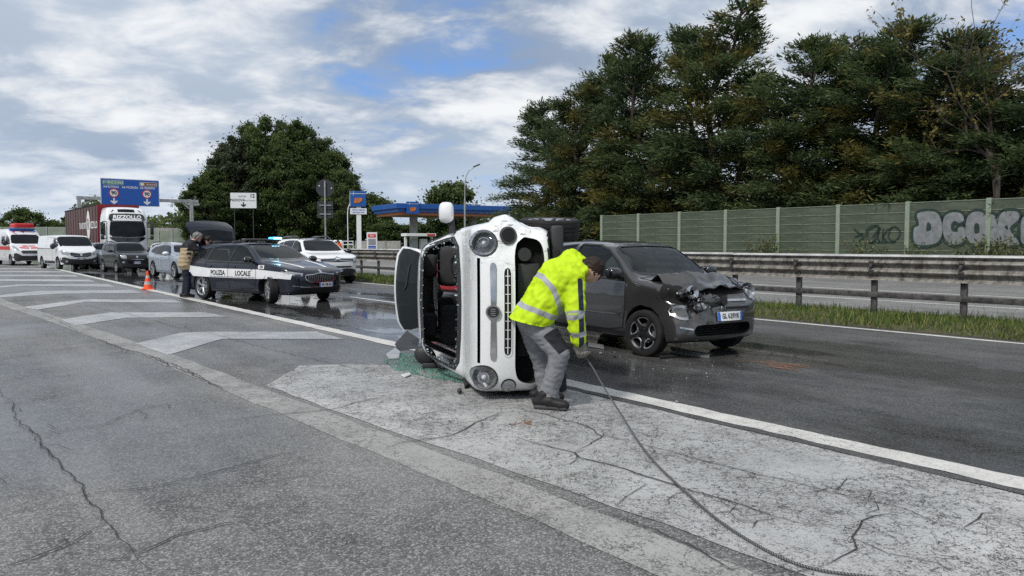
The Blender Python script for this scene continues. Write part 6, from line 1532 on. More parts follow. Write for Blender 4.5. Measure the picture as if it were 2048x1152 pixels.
# back of a road sign on the median
w0, D0 = at_w(652, 13.75); bk = thing('road_sign', 'dark back of a round road sign with two plates on a pole', 'sign', (w0.x, w0.y, .1), R(12))
zt = 1.3 + (489 - 377) / F_PX * D0; r_ = 17.5 / F_PX * D0
MB().lathe([(0, 0), (r_, 0), (r_, .02), (0, .02)], 28, Matrix.Translation((0, .05, zt)) @ Matrix.Rotation(math.pi / 2, 4, 'X')).build('sign_disc', 'sign_back', bk)
for py in (411, 428.5): z_ = 1.3 + (489 - py) / F_PX * D0; panel(bk, 'sign_plate', 0, z_, .70, .36, 'sign_back', .05, .02, .03); MB().box((0, .0, z_), (.5, .03, .04)).build('bracket', 'galvanised', bk)
MB().tube([(0, -.02, -.2), (0, -.02, zt + r_ * .8)], .035, 8).build('pole', 'galvanised', bk, smooth=40)
for z_, x_ in ((zt + .1, -.25), (zt, .28), (zt - .78, -.22), (zt - .78, .24)): MB().box((x_, .022, z_), (.05, .01, .05)).build('rivet_plate', 'sign_white', bk)

# ---- fuel station
A_ = R(30); st = thing('fuel_canopy', 'fuel station canopy with blue and orange fascia behind the overturned car', 'canopy', (-12.5, 82, 0), A_)
MB().box((7.1, 3.9, 5.62), (14.4, 8.0, .56), bev=.03).build('roof_slab', 'fuel_blue', st); MB().box((7.1, 3.9, 5.16), (14.0, 7.6, .36)).build('fascia_band', 'fuel_blue', st); MB().box((7.1, 3.9, 4.82), (13.5, 7.1, .34)).build('fascia_orange', 'fuel_orange_dull', st)
MB().box((2.9, 2.4, 2.33), (.75, .6, 4.66)).build('column', 'concrete', st); MB().box((10.5, 2.4, 2.33), (.75, .6, 4.66)).build('column', 'concrete', st)
def ip(par, x, z, s, y):
    """orange slanted I and P"""
    k = .22
    def q(pts, nm): MB().prism([(x + (a + k * b) * s, z + b * s) for a, b in pts], y - .03, y, 'y').build(nm, 'fuel_orange', par)
    q([(-.62, -.42), (-.36, -.42), (-.36, .42), (-.62, .42)], 'logo_letter'); q([(-.28, -.42), (-.02, -.42), (-.02, .42), (-.28, .42)], 'logo_letter')
    q([(.06, -.42), (.30, -.42), (.30, -.18), (.48, -.18), (.62, -.02), (.62, .26), (.48, .42), (.06, .42)], 'logo_letter')
ipb = MB().box((1.75, -.14, 5.42), (1.45, .2, 1.36), bev=.04).build('logo_box', 'fuel_blue', st); ip(st, 1.75, 5.25, .52, -.245); MB().box((1.75, -.245, 5.86), (1.40, .012, .035)).build('logo_line', 'sign_white', st); MB().box((1.35, -.246, 5.9), (.03, .012, .36)).build('logo_line', 'sign_white', st)
bo = thing('pump_kiosk', 'pale pump kiosk under the fuel station canopy', 'kiosk', (-10.0, 80.5, 0), A_)
MB().box((0, 0, 2.42), (3.4, 1.6, .3), bev=.03).build('roof', 'white_matt', bo)
for x_ in (-1.5, 1.5): MB().box((x_, 0, 1.13), (.2, .3, 2.26)).build('post', 'white_matt', bo)
MB().box((-.5, .2, 1.0), (.8, .5, 2.0), bev=.04).build('fuel_pump', 'steel_grey', bo); MB().box((.6, .2, 1.0), (.8, .5, 2.0), bev=.04).build('fuel_pump', 'sign_white', bo); MB().box((1.1, -.82, 2.42), (.9, .02, .2)).build('red_label', 'sign_red', bo)
D = 70; c_ = PD(716, 398, D); py_ = thing('station_pylon', 'tall white pylon with blue fuel logo box beside the trees', 'sign', (c_.x, D, 0), R(14))
MB().box((.05, 0, 2.5), (.42, .3, 5.0)).build('pole', 'white_matt', py_); MB().box((0, 0, c_.z), (1.45, .5, 1.42), bev=.03).build('logo_box', 'fuel_blue', py_); MB().box((-.735, 0, c_.z), (.02, .5, 1.42)).build('box_side', 'sign_white', py_)
ip(py_, 0, c_.z - .15, .55, -.26); MB().box((0, -.26, c_.z + .48), (1.4, .012, .04)).build('logo_line', 'sign_white', py_); MB().box((-.42, -.261, c_.z + .5), (.035, .012, .4)).build('logo_line', 'sign_white', py_)
z_ = 1.4 + (489 - 423) / F_PX * D; MB().box((.02, -.05, z_), (1.5, .3, .56)).build('name_plate', 'sign_white', py_); tx(py_, 'APERTO SEMPRE', .16, .02, z_ + .11, 'plate_blue', -.21, bold=.003); tx(py_, 'DISTRIBUTORE', .16, .02, z_ - .12, 'plate_blue', -.21, bold=.003)
D = 62; c_ = PD(744, 479, D); to = thing('price_totem', 'small price totem with red and blue panels beside the pylon', 'sign', (c_.x, D, 0), R(10))
MB().box((0, 0, 1.2), (.85, .25, 2.4), bev=.02).build('case', 'sign_white', to); panel(to, 'red_panel', 0, 2.12, .62, .28, 'sign_red', -.13, .01, .02); panel(to, 'picture_panel', 0, 1.62, .6, .5, 'steel_grey', -.13, .01, .02); panel(to, 'blue_panel', 0, 1.12, .62, .34, 'sign_blue', -.13, .01, .02); tx(to, 'SELF', .2, 0, 2.12, 'sign_white', -.146, bold=.004); tx(to, 'GASOLIO', .13, 0, 1.12, 'sign_white', -.146)
# lamps
c_ = PD(930, 489, 76); lp = thing('street_lamp', 'tall curved street lamp rising over the fuel canopy', 'lamp', (c_.x, 76, 0))
MB().tube(crv([(0, 0, 0), (0, 0, 3), (0, 0, 6.2), (.05, 0, 7.8), (.35, 0, 8.7), (.95, 0, 9.2)], 5, False), [.09] * 10 + [.05] * 16, 8).build('pole', 'galvanised', lp, smooth=40); MB().box((1.2, 0, 9.32), (.75, .3, .12), rot=Matrix.Rotation(R(-22), 3, 'Y'), bev=.04).build('lamp_head', 'sign_back', lp)
c_ = PD(696, 489, 58); lp = thing('lamp_pole', 'thin curved white pole left of the fuel pylon', 'pole', (c_.x, 58, 0)); MB().tube(crv([(0, 0, 0), (0, 0, 2), (0, 0, 3.6), (.05, 0, 4.2), (.2, 0, 4.55)], 4, False), .035, 6).build('pole', 'white_matt', lp, smooth=40)  # slim lamp pole, bent over at the top
# flat-bed truck
c_ = PD(685, 489, 60); fb = thing('flatbed_truck', 'small white flat-bed truck parked at the fuel station', 'truck', (c_.x, 60, 0), R(10))
MB().box((-.35, 0, 1.15), (.75, 1.6, 1.2), bev=.12).build('cab', 'white_gloss', fb, smooth=40); MB().prism([(-.62, 1.2), (-.08, 1.2), (-.16, 1.65), (-.55, 1.65)], -.81, -.80, 'y').build('side_window', 'glass_solid', fb); MB().box((.45, 0, .75), (.9, 1.6, .12)).build('bed', 'white_matt', fb)
for x_ in (.08, .45, .85): MB().box((x_, -.78, 1.2), (.05, .05, .95)).build('bed_post', 'white_matt', fb)
for z_ in (1.05, 1.4, 1.66): MB().box((.46, -.78, z_), (.85, .04, .06)).build('bed_rail', 'white_matt', fb)
for x_ in (-.35, .5):
    for y_ in (-.72, .72): MB().lathe([(0, -.1), (.3, -.1), (.32, 0), (.3, .1), (0, .1)], 16, Matrix.Translation((x_, y_, .32)) @ Matrix.Rotation(math.pi / 2, 4, 'X')).build('wheel', 'rubber', fb)
# kerb wall of the station, far barriers, houses
fw = thing('station_wall', 'low grey wall and fence along the fuel station edge', 'wall', WS(29.8, 60), ROAD); MB().box((0, 12, .28), (.2, 50, .56)).build('coping', 'concrete', fw)
def far_barrier(px0, px1, D, top, lb, mat_='far_wall'):
    a = PD(px0, 489, D); b = PD(px1, 489, D); h = 1.4 + (489 - top) / F_PX * D; o = thing('noise_barrier', lb, 'wall', ((a.x + b.x) / 2, D, 0)); L = b.x - a.x; n = max(3, int(L / 3))
    for k in range(n): MB().box((-L / 2 + (k + .5) * L / n, 0, h / 2), (L / n - .06, .12, h)).build('panel', mat_, o)
    for k in range(n + 1): MB().box((-L / 2 + k * L / n, -.05, h / 2), (.16, .2, h + .06)).build('post', 'galvanised', o)
far_barrier(-40, 140, 118, 454, 'pale green noise barrier far behind the ambulance'); far_barrier(292, 372, 120, 462, 'pale green noise barrier between the lorry and the gantry post')
far_barrier(712, 800, 96, 482, 'grey fence panels left of the pump kiosk', 'concrete')
def house(px, D, w, top, lb, wallm='plaster', roofh=1.2, roofm='roof_tile', dep=8):
    c = PD(px, 489, D); h = 1.4 + (489 - top) / F_PX * D; o = thing('house', lb, 'house', (c.x, D, 0), R(12)); hw = h - roofh
    MB().box((0, dep / 2, hw / 2), (w, dep, hw)).build('wall', wallm, o); MB().prism([(-w / 2 - .3, hw), (w / 2 + .3, hw), (w / 2 - .8, h), (-w / 2 + .8, h)], -.3, dep + .3, 'y').build('roof', roofm, o)
    n = max(1, int(w / 2.6))
    for k in range(n):
        f = MB().box((-w / 2 + (k + .5) * w / n, -.02, hw * .62), (1.0, .08, 1.2)).build('window', 'white_matt', o); MB().box((-w / 2 + (k + .5) * w / n, -.065, hw * .62), (.84, .02, 1.04)).build('pane', 'glass_solid', f)
    return o
house(1120, 112, 9, 414, 'pale house with red tiled roof between the wheel and the conifers'); house(340, 140, 9, 456, 'low white building between the lorry and the big trees', 'white_matt', .6, 'concrete')
hs = thing('louvred_building', 'white louvred wall behind the raised tyre of the overturned car', 'building', (*PD(1140, 489, 78).xy, 0)); MB().box((0, 1.5, 1.8), (3.4, 3, 3.6)).build('wall', 'white_matt', hs)
for k in range(12): MB().box((0, -.04, .5 + k * .26), (3.3, .1, .05)).build('louvre', 'white_gloss', hs)
# utility pole and wires
c_ = PD(1028, 489, 110); up = thing('utility_pole', 'dark utility pole with wires behind the crumpled wing', 'pole', (c_.x, 110, 0)); MB().tube([(0, 0, 0), (0, 0, 7.6)], .12, 8).build('pole', 'sign_back', up); MB().box((0, 0, 7.1), (1.4, .1, .1)).build('crossarm', 'sign_back', up)
for k in (-.6, .6):
    for sgn, L_ in ((1, 14), (-1, 16)): MB().tube([(k + sgn * L_ * i / 8, 0, 7.15 - 1.2 * (1 - ((i - 4) / 4) ** 2) * .6) for i in range(9)], .022, 4).build('wire', 'ink', up)
for px in (1062, 1098):
    c_ = PD(px, 489, 112); an = thing('roof_aerial', 'thin roof aerial %s the houses' % ('left of' if px < 1080 else 'above'), 'aerial', (c_.x, 112, 0)); MB().tube([(0, 0, 0), (0, 0, 7.0)], .035, 5).build('mast', 'galvanised', an); MB().tube([(-.4, 0, 6.7), (.4, 0, 6.7)], .025, 5).build('arm', 'galvanised', an)
# ------------------------------------------------------------------ people
def cone_ring(bm, p, q, r1, r2, seg=14, rings=4, flat=None):
    """round cone between two points, closed; flat=(axis, factor) squeezes the section"""
    p, q = Vector(p), Vector(q); d = q - p; L = d.length; d = d.normalized() if L > 1e-6 else Vector((0, 0, 1))
    u = Vector((0, 0, 1)) if abs(d.z) < .9 else Vector((1, 0, 0)); a = (u - d * u.dot(d)).normalized(); b = d.cross(a); vs = []
    st = [(-r1 * math.cos(R(90 * k / rings)), r1 * math.sin(R(90 * k / rings))) for k in range(1, rings + 1)] + [(L + r2 * math.sin(R(90 * k / rings)), r2 * math.cos(R(90 * k / rings))) for k in range(0, rings)]
    v0 = bm.verts.new(p - d * r1); prev = None; rows = []
    for (t_, r) in st:
        row = []
        for k in range(seg):
            o = a * (math.cos(2 * math.pi * k / seg) * r) + b * (math.sin(2 * math.pi * k / seg) * r)
            if flat: ax = Vector(flat[0]).normalized(); o -= ax * o.dot(ax) * (1 - flat[1])
            row.append(bm.verts.new(p + d * t_ + o))
        rows.append(row)
    v1 = bm.verts.new(q + d * r2)
    for k in range(seg):
        bm.faces.new((v0, rows[0][(k + 1) % seg], rows[0][k])); bm.faces.new((v1, rows[-1][k], rows[-1][(k + 1) % seg]))
        for i in range(len(rows) - 1): bm.faces.new((rows[i][k], rows[i][(k + 1) % seg], rows[i + 1][(k + 1) % seg], rows[i + 1][k]))
def blend(name, cones, voxel, mat_, parent, smooth_it=6, post=None, attrs=None):
    """many round cones melted into one continuous surface"""
    bm = bmesh.new()
    for c in cones: cone_ring(bm, *c[:4], flat=c[4] if len(c) > 4 else None)
    me = bpy.data.meshes.new('b'); bm.to_mesh(me); bm.free(); o = bpy.data.objects.new('b', me); COL.objects.link(o)
    m = o.modifiers.new('r', 'REMESH'); m.mode = 'VOXEL'; m.voxel_size = voxel; m2 = o.modifiers.new('s', 'SMOOTH'); m2.iterations = smooth_it; m2.factor = .5
    dg = bpy.context.evaluated_depsgraph_get(); r = bpy.data.meshes.new_from_object(o.evaluated_get(dg)); bpy.data.objects.remove(o)
    if post:
        ns = [v.normal.copy() for v in r.vertices]
        for v, n_ in zip(r.vertices, ns): v.co = post(v.co.copy(), n_)
    if attrs:
        for nm, fn in attrs.items(): a = r.attributes.new(nm, 'FLOAT', 'POINT'); a.data.foreach_set('value', [fn(v.co) for v in r.vertices])
    r.materials.clear(); r.materials.append(M(mat_)); r.polygons.foreach_set('use_smooth', [True] * len(r.polygons)); r.update()
    return link(name, r, parent)
def cloth(name, col, band=None, dark=None, rough=.75, sheen=.0, vary=.15):
    t = NT(name); c = t.mix(t.mr(t.noise(14, 5, .6), .3, .7), tuple(x * (1 - vary) for x in col), tuple(min(1, x * (1 + vary)) for x in col))
    if dark: c = t.mix(t.mr(t.attr('dark'), -.002, .002), c, dark)
    if band: c = t.mix(t.mr(t.attr('band'), -.002, .002), c, band)
    t.p(Base_Color=c, Roughness=rough, Specular_IOR_Level=.3); t.bump(t.noise(35, 4, .6), .25, .01); return t.m
def hand(mbs, wrist, dirv, palm_n, side, s=1.0, curl=1.0):
    """palm + four curled fingers + thumb as round cones; returns cones"""
    d = Vector(dirv).normalized(); n = Vector(palm_n); n = (n - d * n.dot(d)).normalized(); w = d.cross(n) * side; out = []
    p0 = Vector(wrist); 
    for k in range(4): b0 = p0 + w * ((k - 1.5) * .019 * s); out.append((b0 + d * .012 * s, b0 + d * .082 * s, .015 * s, .013 * s))
    for k, L in enumerate((.068, .076, .071, .056)):
        b0 = p0 + w * ((k - 1.5) * .0205 * s) + d * .088 * s; a1 = .45 * curl; a2 = 1.3 * curl; a3 = 2.1 * curl
        q1 = b0 + (d * math.cos(a1) + n * math.sin(a1)) * L * .48 * s; q2 = q1 + (d * math.cos(a2) + n * math.sin(a2)) * L * .34 * s; q3 = q2 + (d * math.cos(a3) + n * math.sin(a3)) * L * .26 * s
        out += [(b0, q1, .0098 * s, .0092 * s), (q1, q2, .0092 * s, .0086 * s), (q2, q3, .0086 * s, .0076 * s)]
    t0 = p0 - w * .030 * s + d * .025 * s; t1 = t0 + (d * .6 - w * .55 + n * .5).normalized() * .036 * s; t2 = t1 + (d * .7 + w * .1 + n * .7).normalized() * .030 * s
    out += [(t0, t1, .0125 * s, .0105 * s), (t1, t2, .0105 * s, .0085 * s)]; return out
def head_cones(c, up, fwd, s=1.0):
    up = Vector(up).normalized(); f = Vector(fwd); f = (f - up * f.dot(up)).normalized(); r = f.cross(up); c = Vector(c)
    return dict(up=up, f=f, r=r, c=c, cones=[(c + up * .035 * s - f * .02 * s, c + up * .03 * s + f * .025 * s, .092 * s, .086 * s), (c - up * .02 * s + f * .02 * s, c - up * .075 * s + f * .055 * s, .075 * s, .045 * s), (c - up * .005 * s + f * .095 * s, c - up * .03 * s + f * .108 * s, .011 * s, .014 * s)] +
        [(c + r * sd * .086 * s + up * .012 * s - f * .005 * s, c + r * sd * .088 * s - up * .022 * s, .017 * s, .012 * s) for sd in (-1, 1)] + [(c - up * .062 * s + f * .082 * s - r * .016 * s, c - up * .062 * s + f * .082 * s + r * .016 * s, .009 * s, .009 * s)] +
        [(c + up * .022 * s + f * .088 * s + r * sd * .032 * s, c + up * .024 * s + f * .084 * s + r * sd * .045 * s, .012 * s, .010 * s) for sd in (-1, 1)])
cloth('hivis', (.50, .70, .012), band=(.36, .37, .39), dark=(.018, .025, .045), rough=.7, vary=.05)
b_ = MATS['hivis'].node_tree.nodes['Principled BSDF']
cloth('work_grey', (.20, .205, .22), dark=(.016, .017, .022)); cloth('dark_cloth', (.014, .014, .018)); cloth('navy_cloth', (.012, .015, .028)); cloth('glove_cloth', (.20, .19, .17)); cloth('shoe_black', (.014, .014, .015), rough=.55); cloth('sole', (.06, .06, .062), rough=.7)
cloth('hair_brown', (.022, .013, .009), rough=.6, vary=.5); cloth('hair_grey', (.20, .195, .18), rough=.65, vary=.4); cloth('rust_cloth', (.20, .035, .03)); cloth('orange_cloth', (.75, .12, .02), vary=.05)
cloth('puffer', (.38, .30, .19), dark=(.010, .010, .013), rough=.6)

# ---- rescue worker bending down to the cable
pr = thing('person', 'person in yellow reflective jacket and grey trousers bending down holding a cable', 'person', (0, 0, 0))
J = lambda px, py, D: PD(px, py, D)
pel = J(1066, 634, 6.46); che = J(1122, 556, 6.46); nek = J(1156, 530, 6.46); hd = J(1175, 540, 6.46)
lat = Vector((0, 1, 0)); axis = (che - pel).normalized()
hipR, knR, anR = J(1080, 655, 6.36), J(1120, 706, 6.27), J(1098, 792, 6.34); hipL, knL, anL = J(1064, 652, 6.58), J(1084, 722, 6.62), J(1090, 790, 6.64)
shR, elR, wrR = J(1146, 556, 6.27), J(1151, 628, 6.20), J(1157, 684, 6.26); shL, elL, wrL = J(1140, 556, 6.66), J(1150, 634, 6.60), J(1160, 684, 6.40)
hc = head_cones(hd, (hd - nek).normalized() * .75 + Vector((.1, -.05, .35)), Vector((.62, .52, -.5)), 1.08)
blend('body', hc['cones'] + [(che, nek, .13, .062), (nek, hd, .060, .058), (pel, che, .13, .15), (che - lat * .16, shR, .08, .06), (che + lat * .16, shL, .08, .06), (shR, elR, .055, .045), (elR, wrR, .042, .030), (shL, elL, .055, .045), (elL, wrL, .042, .030),
    (hipR, knR, .085, .058), (knR, anR, .056, .040), (hipL, knL, .085, .058), (knL, anL, .056, .040), (pel, hipR, .12, .09), (pel, hipL, .12, .09)] , .012, 'skin', pr, 4)
up, f_, r_ = hc['up'], hc['f'], hc['r']
def hair_post(v, n): return v + n * (.012 * mn.noise(v * 55) + .008 * mn.noise(v * 130))
blend('hair', [(hd + up * .050 - f_ * .035, hd + up * .055 + f_ * .030, .093, .078), (hd - up * .02 - f_ * .065, hd + up * .03 - f_ * .05, .062, .09), (hd + up * .06 + f_ * .07, hd + up * .075 + f_ * .04, .045, .06)], .011, 'hair_brown', pr, 3, hair_post)
t_hem = -.095
JK_HEM = False
def jk_post(v, n):
    if JK_HEM:
        dst = (v - hem0).dot(hem_n)
        if dst < .0 and min(arm_t(v, shR, elR, wrR)[1], arm_t(v, shL, elL, wrL)[1]) > .10: return v - hem_n * dst + Vector((v.x - pel.x, v.y - pel.y, 0)) * .04 + n * (fold(v, 7.5, 2.0) * .012)
    w = fold(v, 6.5, 2.0) * .028 + fold(v, 14, 5.0) * .012 + mn.noise(v * 4) * .012; return v + n * w
def arm_t(v, a, b, c):
    L1 = (b - a).length; t1 = (v - a).dot((b - a).normalized()); t2 = (v - b).dot((c - b).normalized())
    d1 = (v - a - (b - a).normalized() * max(0, min(L1, t1))).length; d2 = (v - b - (c - b).normalized() * max(0, min((c - b).length, t2))).length
    return (t1 if d1 < d2 else L1 + t2), min(d1, d2)
def px_line(pts, D): return [J(x, y, D) for x, y in pts]
band_lo = px_line([(1012, 600), (1070, 619), (1134, 645)], 6.30); band_up = px_line([(1050, 541), (1085, 554), (1106, 578), (1119, 612), (1128, 660)], 6.27)
def pl_dist(v, ln):
    best = 9
    for a, b in zip(ln[:-1], ln[1:]):
        ex, ez = b.x - a.x, b.z - a.z; t_ = max(0, min(1, ((v.x - a.x) * ex + (v.z - a.z) * ez) / (ex * ex + ez * ez))); best = min(best, math.hypot(v.x - a.x - ex * t_, v.z - a.z - ez * t_))
    return best
hem0 = J(1015, 632, 6.46); hem1 = J(1132, 660, 6.46); hem_n = Vector((-(hem1.z - hem0.z), 0, hem1.x - hem0.x)).normalized()
def jk_band(v):
    tR, dR = arm_t(v, shR, elR, wrR); tL, dL = arm_t(v, shL, elL, wrL)
    if dR < .105 and tR > .12: return .024 - min(abs(tR - .31), abs(tR - .47))
    if dL < .085 and tL > .14: return .024 - min(abs(tL - .30), abs(tL - .46))
    return .0235 - min(pl_dist(v, band_lo), pl_dist(v, band_up) if v.y < 6.5 else 9)
def jk_dark(v):
    tR, dR = arm_t(v, shR, elR, wrR)
    if dR < .10 and tR > .02: return .022 - abs((v - shR).dot(Vector((1, 0, 0))) - .052 - .03 * tR) if v.x > shR.x else -1
    return -1
sh_ax = (shL - shR).normalized()
jk = [(pel - axis * .10 + lat * .11, che + lat * .13, .155, .165), (pel - axis * .10 - lat * .11, che - lat * .13, .155, .165), (pel - axis * .11, che, .165, .19), (che - lat * .14, shR, .13, .095), (che + lat * .14, shL, .13, .095), (che, nek - axis * .02, .17, .11),
    (shR, elR, .092, .078), (elR, wrR - (wrR - elR).normalized() * .02, .078, .062), (shL, elL, .092, .078), (elL, wrL - (wrL - elL).normalized() * .02, .078, .060),
    (J(1128, 520, 6.42), J(1148, 528, 6.50), .075, .085), (J(1120, 524, 6.50), J(1146, 512, 6.46), .06, .07), (J(1150, 525, 6.36), J(1166, 542, 6.32), .055, .045), (J(1150, 525, 6.56), J(1166, 545, 6.58), .055, .045)]
JK_HEM = True
blend('jacket', jk, .0125, 'hivis', pr, 4, jk_post, dict(band=jk_band, dark=jk_dark))
JK_HEM = False
def tr_post(v, n): return v + n * (fold(Vector((v.x, v.y, v.z * 2.4)), 5.5, 1.0) * .010 + fold(Vector((v.x, v.y, v.z * 2.2)), 12, 7.0) * .010)
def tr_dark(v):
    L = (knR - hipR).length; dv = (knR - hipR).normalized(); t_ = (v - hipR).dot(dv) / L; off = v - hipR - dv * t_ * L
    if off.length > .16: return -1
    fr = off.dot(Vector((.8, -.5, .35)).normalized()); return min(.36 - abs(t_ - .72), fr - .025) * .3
tr = [(pel - lat * .03, hipR, .15, .125), (pel + lat * .03, hipL, .15, .125), (hipR, knR, .125, .088), (knR, anR + Vector((0, 0, .02)), .086, .078), (hipL, knL, .125, .088), (knL, anL + Vector((0, 0, .02)), .086, .076), (anR + Vector((0, 0, .05)), anR + Vector((.01, 0, -.02)), .078, .080)]
blend('trousers', tr, .0125, 'work_grey', pr, 4, tr_post, dict(dark=tr_dark))
def shoe(par, heel, toe, s=1.0):
    h, t_ = Vector(heel), Vector(toe); d = (t_ - h).normalized(); up = Vector((0, 0, 1)); w = d.cross(up)
    blend('shoe', [(h + up * .065, h + d * .12 + up * .075, .045, .050), (h + d * .10 + up * .065, t_ - d * .05 + up * .050, .050, .040), (t_ - d * .09 + up * .045, t_ - d * .045 + up * .045, .045, .038), (h + d * .03 + up * .08, h + d * .06 + up * .13, .045, .042)], .009, 'shoe_black', par, 3)
    blend('sole', [(h + d * .0 + up * .026 + w * k, t_ - d * .045 + up * .026 + w * k * .8, .026, .024) for k in (-.018, .018)], .008, 'sole', par, 2)
shoe(pr, P(1074, 818), P(1141, 823)); shoe(pr, Vector((anL.x - .10, anL.y, 0)), Vector((anL.x + .18, anL.y - .03, 0)))
for wr, el, sd in ((wrR, elR, 1), (wrL, elL, -1)):
    d = (wr - el).normalized(); blend('glove', [(wr - d * .04, wr + d * .02, .036, .032)] + hand(None, wr + d * .01, d + Vector((.15, 0, -.1)), Vector((.25, sd * .8, 0)), sd, 1.12, .9), .0065, 'glove_cloth', pr, 2)
# steel cable from the hands to the lower right
t = NT('steel_rope'); w1 = t.n('ShaderNodeTexWave'); t.L.new(t.co('Object', None, (.4, .3, .7)), w1.inputs[0]); w1.inputs['Scale'].default_value = 28; t.p(Base_Color=t.mix(w1.outputs['Fac'], (.045, .045, .047), (.20, .20, .205)), Roughness=.5, Metallic=.4); t.bump(w1.outputs['Fac'], .6, .004)
cp = [P(1158, 700, .475), P(1168, 712, .44), P(1185, 735, .37), P(1208, 775, .26), P(1240, 825, .15), P(1275, 880, .06), P(1310, 925, .022), P(1362, 975, .014), P(1430, 1035, .014), P(1500, 1082, .014), P(1570, 1118, .014), P(1640, 1140, .014), P(1740, 1153, .014), P(1900, 1170, .014)]
cb_ = thing('winch_cable', 'dark steel winch cable running from the worker’s hands across the road', 'cable'); MB().tube(crv([tuple(p_) for p_ in cp], 8, False), .0068, 8).build('rope', 'steel_rope', cb_, smooth=60); d_ = (cp[1] - cp[0]).normalized(); MB().tube([cp[0] - d_ * .03, cp[0] + d_ * .07], .020, 10).build('ferrule', 'alloy', cb_, smooth=40); MB().tube([cp[0] - d_ * .10, cp[0] - d_ * .03], .016, 10).build('hook_shank', 'steel_grey', cb_, smooth=40)

def standing(name_label, base, fwd, top, legs, hairm, arms=((.25, -.55), (.25, -.45)), lean=.1, attrs=None, h=1.74, cat='person', hood=False, post=None, puff=1.0):
    """standing figure built at the origin of its own base, facing fwd"""
    o = thing('person', name_label, cat, base); f = Vector((fwd[0], fwd[1], 0)).normalized(); u = Vector((0, 0, 1)); r = f.cross(u); k = h / 1.74
    V3 = lambda a, b, c: (r * a + f * b + u * c) * k
    pel_, che_, nek_, hd_ = V3(0, 0, .95), V3(0, lean * .7, 1.33), V3(0, lean * 1.2, 1.50), V3(0, lean * 1.9 + .02, 1.61)
    hips = [V3(s * .09, 0, .92) for s in (-1, 1)]; kn = [V3(-.10, .03, .50), V3(.10, .05, .50)]; an = [V3(-.11, -.03, .09), V3(.11, .02, .09)]
    sh = [V3(s * .19, lean * .9, 1.42) for s in (-1, 1)]; wrs = [V3(s * .20 - s * .05, lean + .05 + a[0], 1.42 + a[1]) for s, a in zip((-1, 1), arms)]; els = [(sh[i] + wrs[i]) / 2 + V3((-.07, .07)[i], -.06, -.05) for i in (0, 1)]
    hc = head_cones(hd_, u + f * .3, f - u * .25, k); cones = hc['cones'] + [(pel_, che_, .12, .14), (che_, nek_, .12, .055), (nek_, hd_, .055, .055)]
    for i in (0, 1): cones += [(hips[i], kn[i], .08, .055), (kn[i], an[i], .053, .04), (che_, sh[i], .09, .06), (sh[i], els[i], .05, .042), (els[i], wrs[i], .04, .03), (pel_, hips[i], .11, .09)] + hand(None, wrs[i], wrs[i] - els[i], -u, (-1, 1)[i], k)
    blend('body', cones, .016, 'skin', o, 3)
    blend('hair', [(hd_ + hc['up'] * .045 - hc['f'] * .03, hd_ + hc['up'] * .05 + hc['f'] * .03, .100 * k, .085 * k), (hd_ - hc['up'] * .03 - hc['f'] * .06, hd_ + hc['up'] * .02 - hc['f'] * .05, .065 * k, .09 * k)], .016, hairm, o, 2, hair_post)
    jc = [(pel_ - u * .06 + r * s * .07, che_ + r * s * .09, .13 * puff, .14 * puff) for s in (-1, 1)] + [(che_, nek_ - u * .04, .14, .09)]
    for i in (0, 1): jc += [(che_, sh[i], .13, .085), (sh[i], els[i], .082 * puff, .07 * puff), (els[i], wrs[i], .07 * puff, .052)]
    if hood: jc += [(nek_ - f * .07 + r * .05 - u * .02, nek_ - f * .07 - r * .05 - u * .02, .075, .075)]
    at = {nm: (lambda fn: (lambda v: fn(v, u, f, r)))(fn) for nm, fn in (attrs or {}).items()}
    blend('jacket', jc, .016, top, o, 3, post or jk_post, at)
    blend('trousers', [c for i in (0, 1) for c in ((pel_, hips[i], .14, .11), (hips[i], kn[i], .105, .08), (kn[i], an[i] + u * .02, .078, .07))], .016, legs, o, 3, tr_post, dict(dark=lambda v: -1))
    for i in (0, 1): shoe(o, Vector((an[i].x, an[i].y, 0)) - f * .08, Vector((an[i].x, an[i].y, 0)) + f * .20)
    return o
mp = P(372, 595)
def puff_dark(v, u, f, r): return max(v.z - 1.31, abs(v.dot(r)) - .27, v.dot(f) - .20)
def puff_post(v, n): return v + n * (.014 * abs(math.sin((v.z - .8) * math.pi / .105)) * (1 if v.z < 1.34 else .3) + fold(v, 8, 4.0) * .012)
standing('person in beige quilted jacket with black shoulders at the open boot', (mp.x, mp.y, 0), (.80, .45), 'puffer', 'navy_cloth', 'hair_grey', ((.34, -.40), (.34, -.36)), .16, dict(dark=puff_dark, band=lambda v, u, f, r: -1), 1.72, hood=True, post=puff_post, puff=1.34)
standing('person mostly hidden behind the beige jacket, only dark reddish trousers showing', (mp.x + .42, mp.y + .50, 0), (.3, -.9), 'dark_cloth', 'rust_cloth', 'hair_brown', ((.3, -.40), (.3, -.36)), .10, dict(dark=lambda v, u, f, r: -1), 1.62)
c_ = PD(676, 489, 57.5); standing('far worker in orange beside the flat-bed truck', (c_.x, 57.5, 0), (.2, -1), 'orange_cloth', 'navy_cloth', 'hair_brown', ((.1, -.55), (.1, -.55)), .03, None, 1.74)

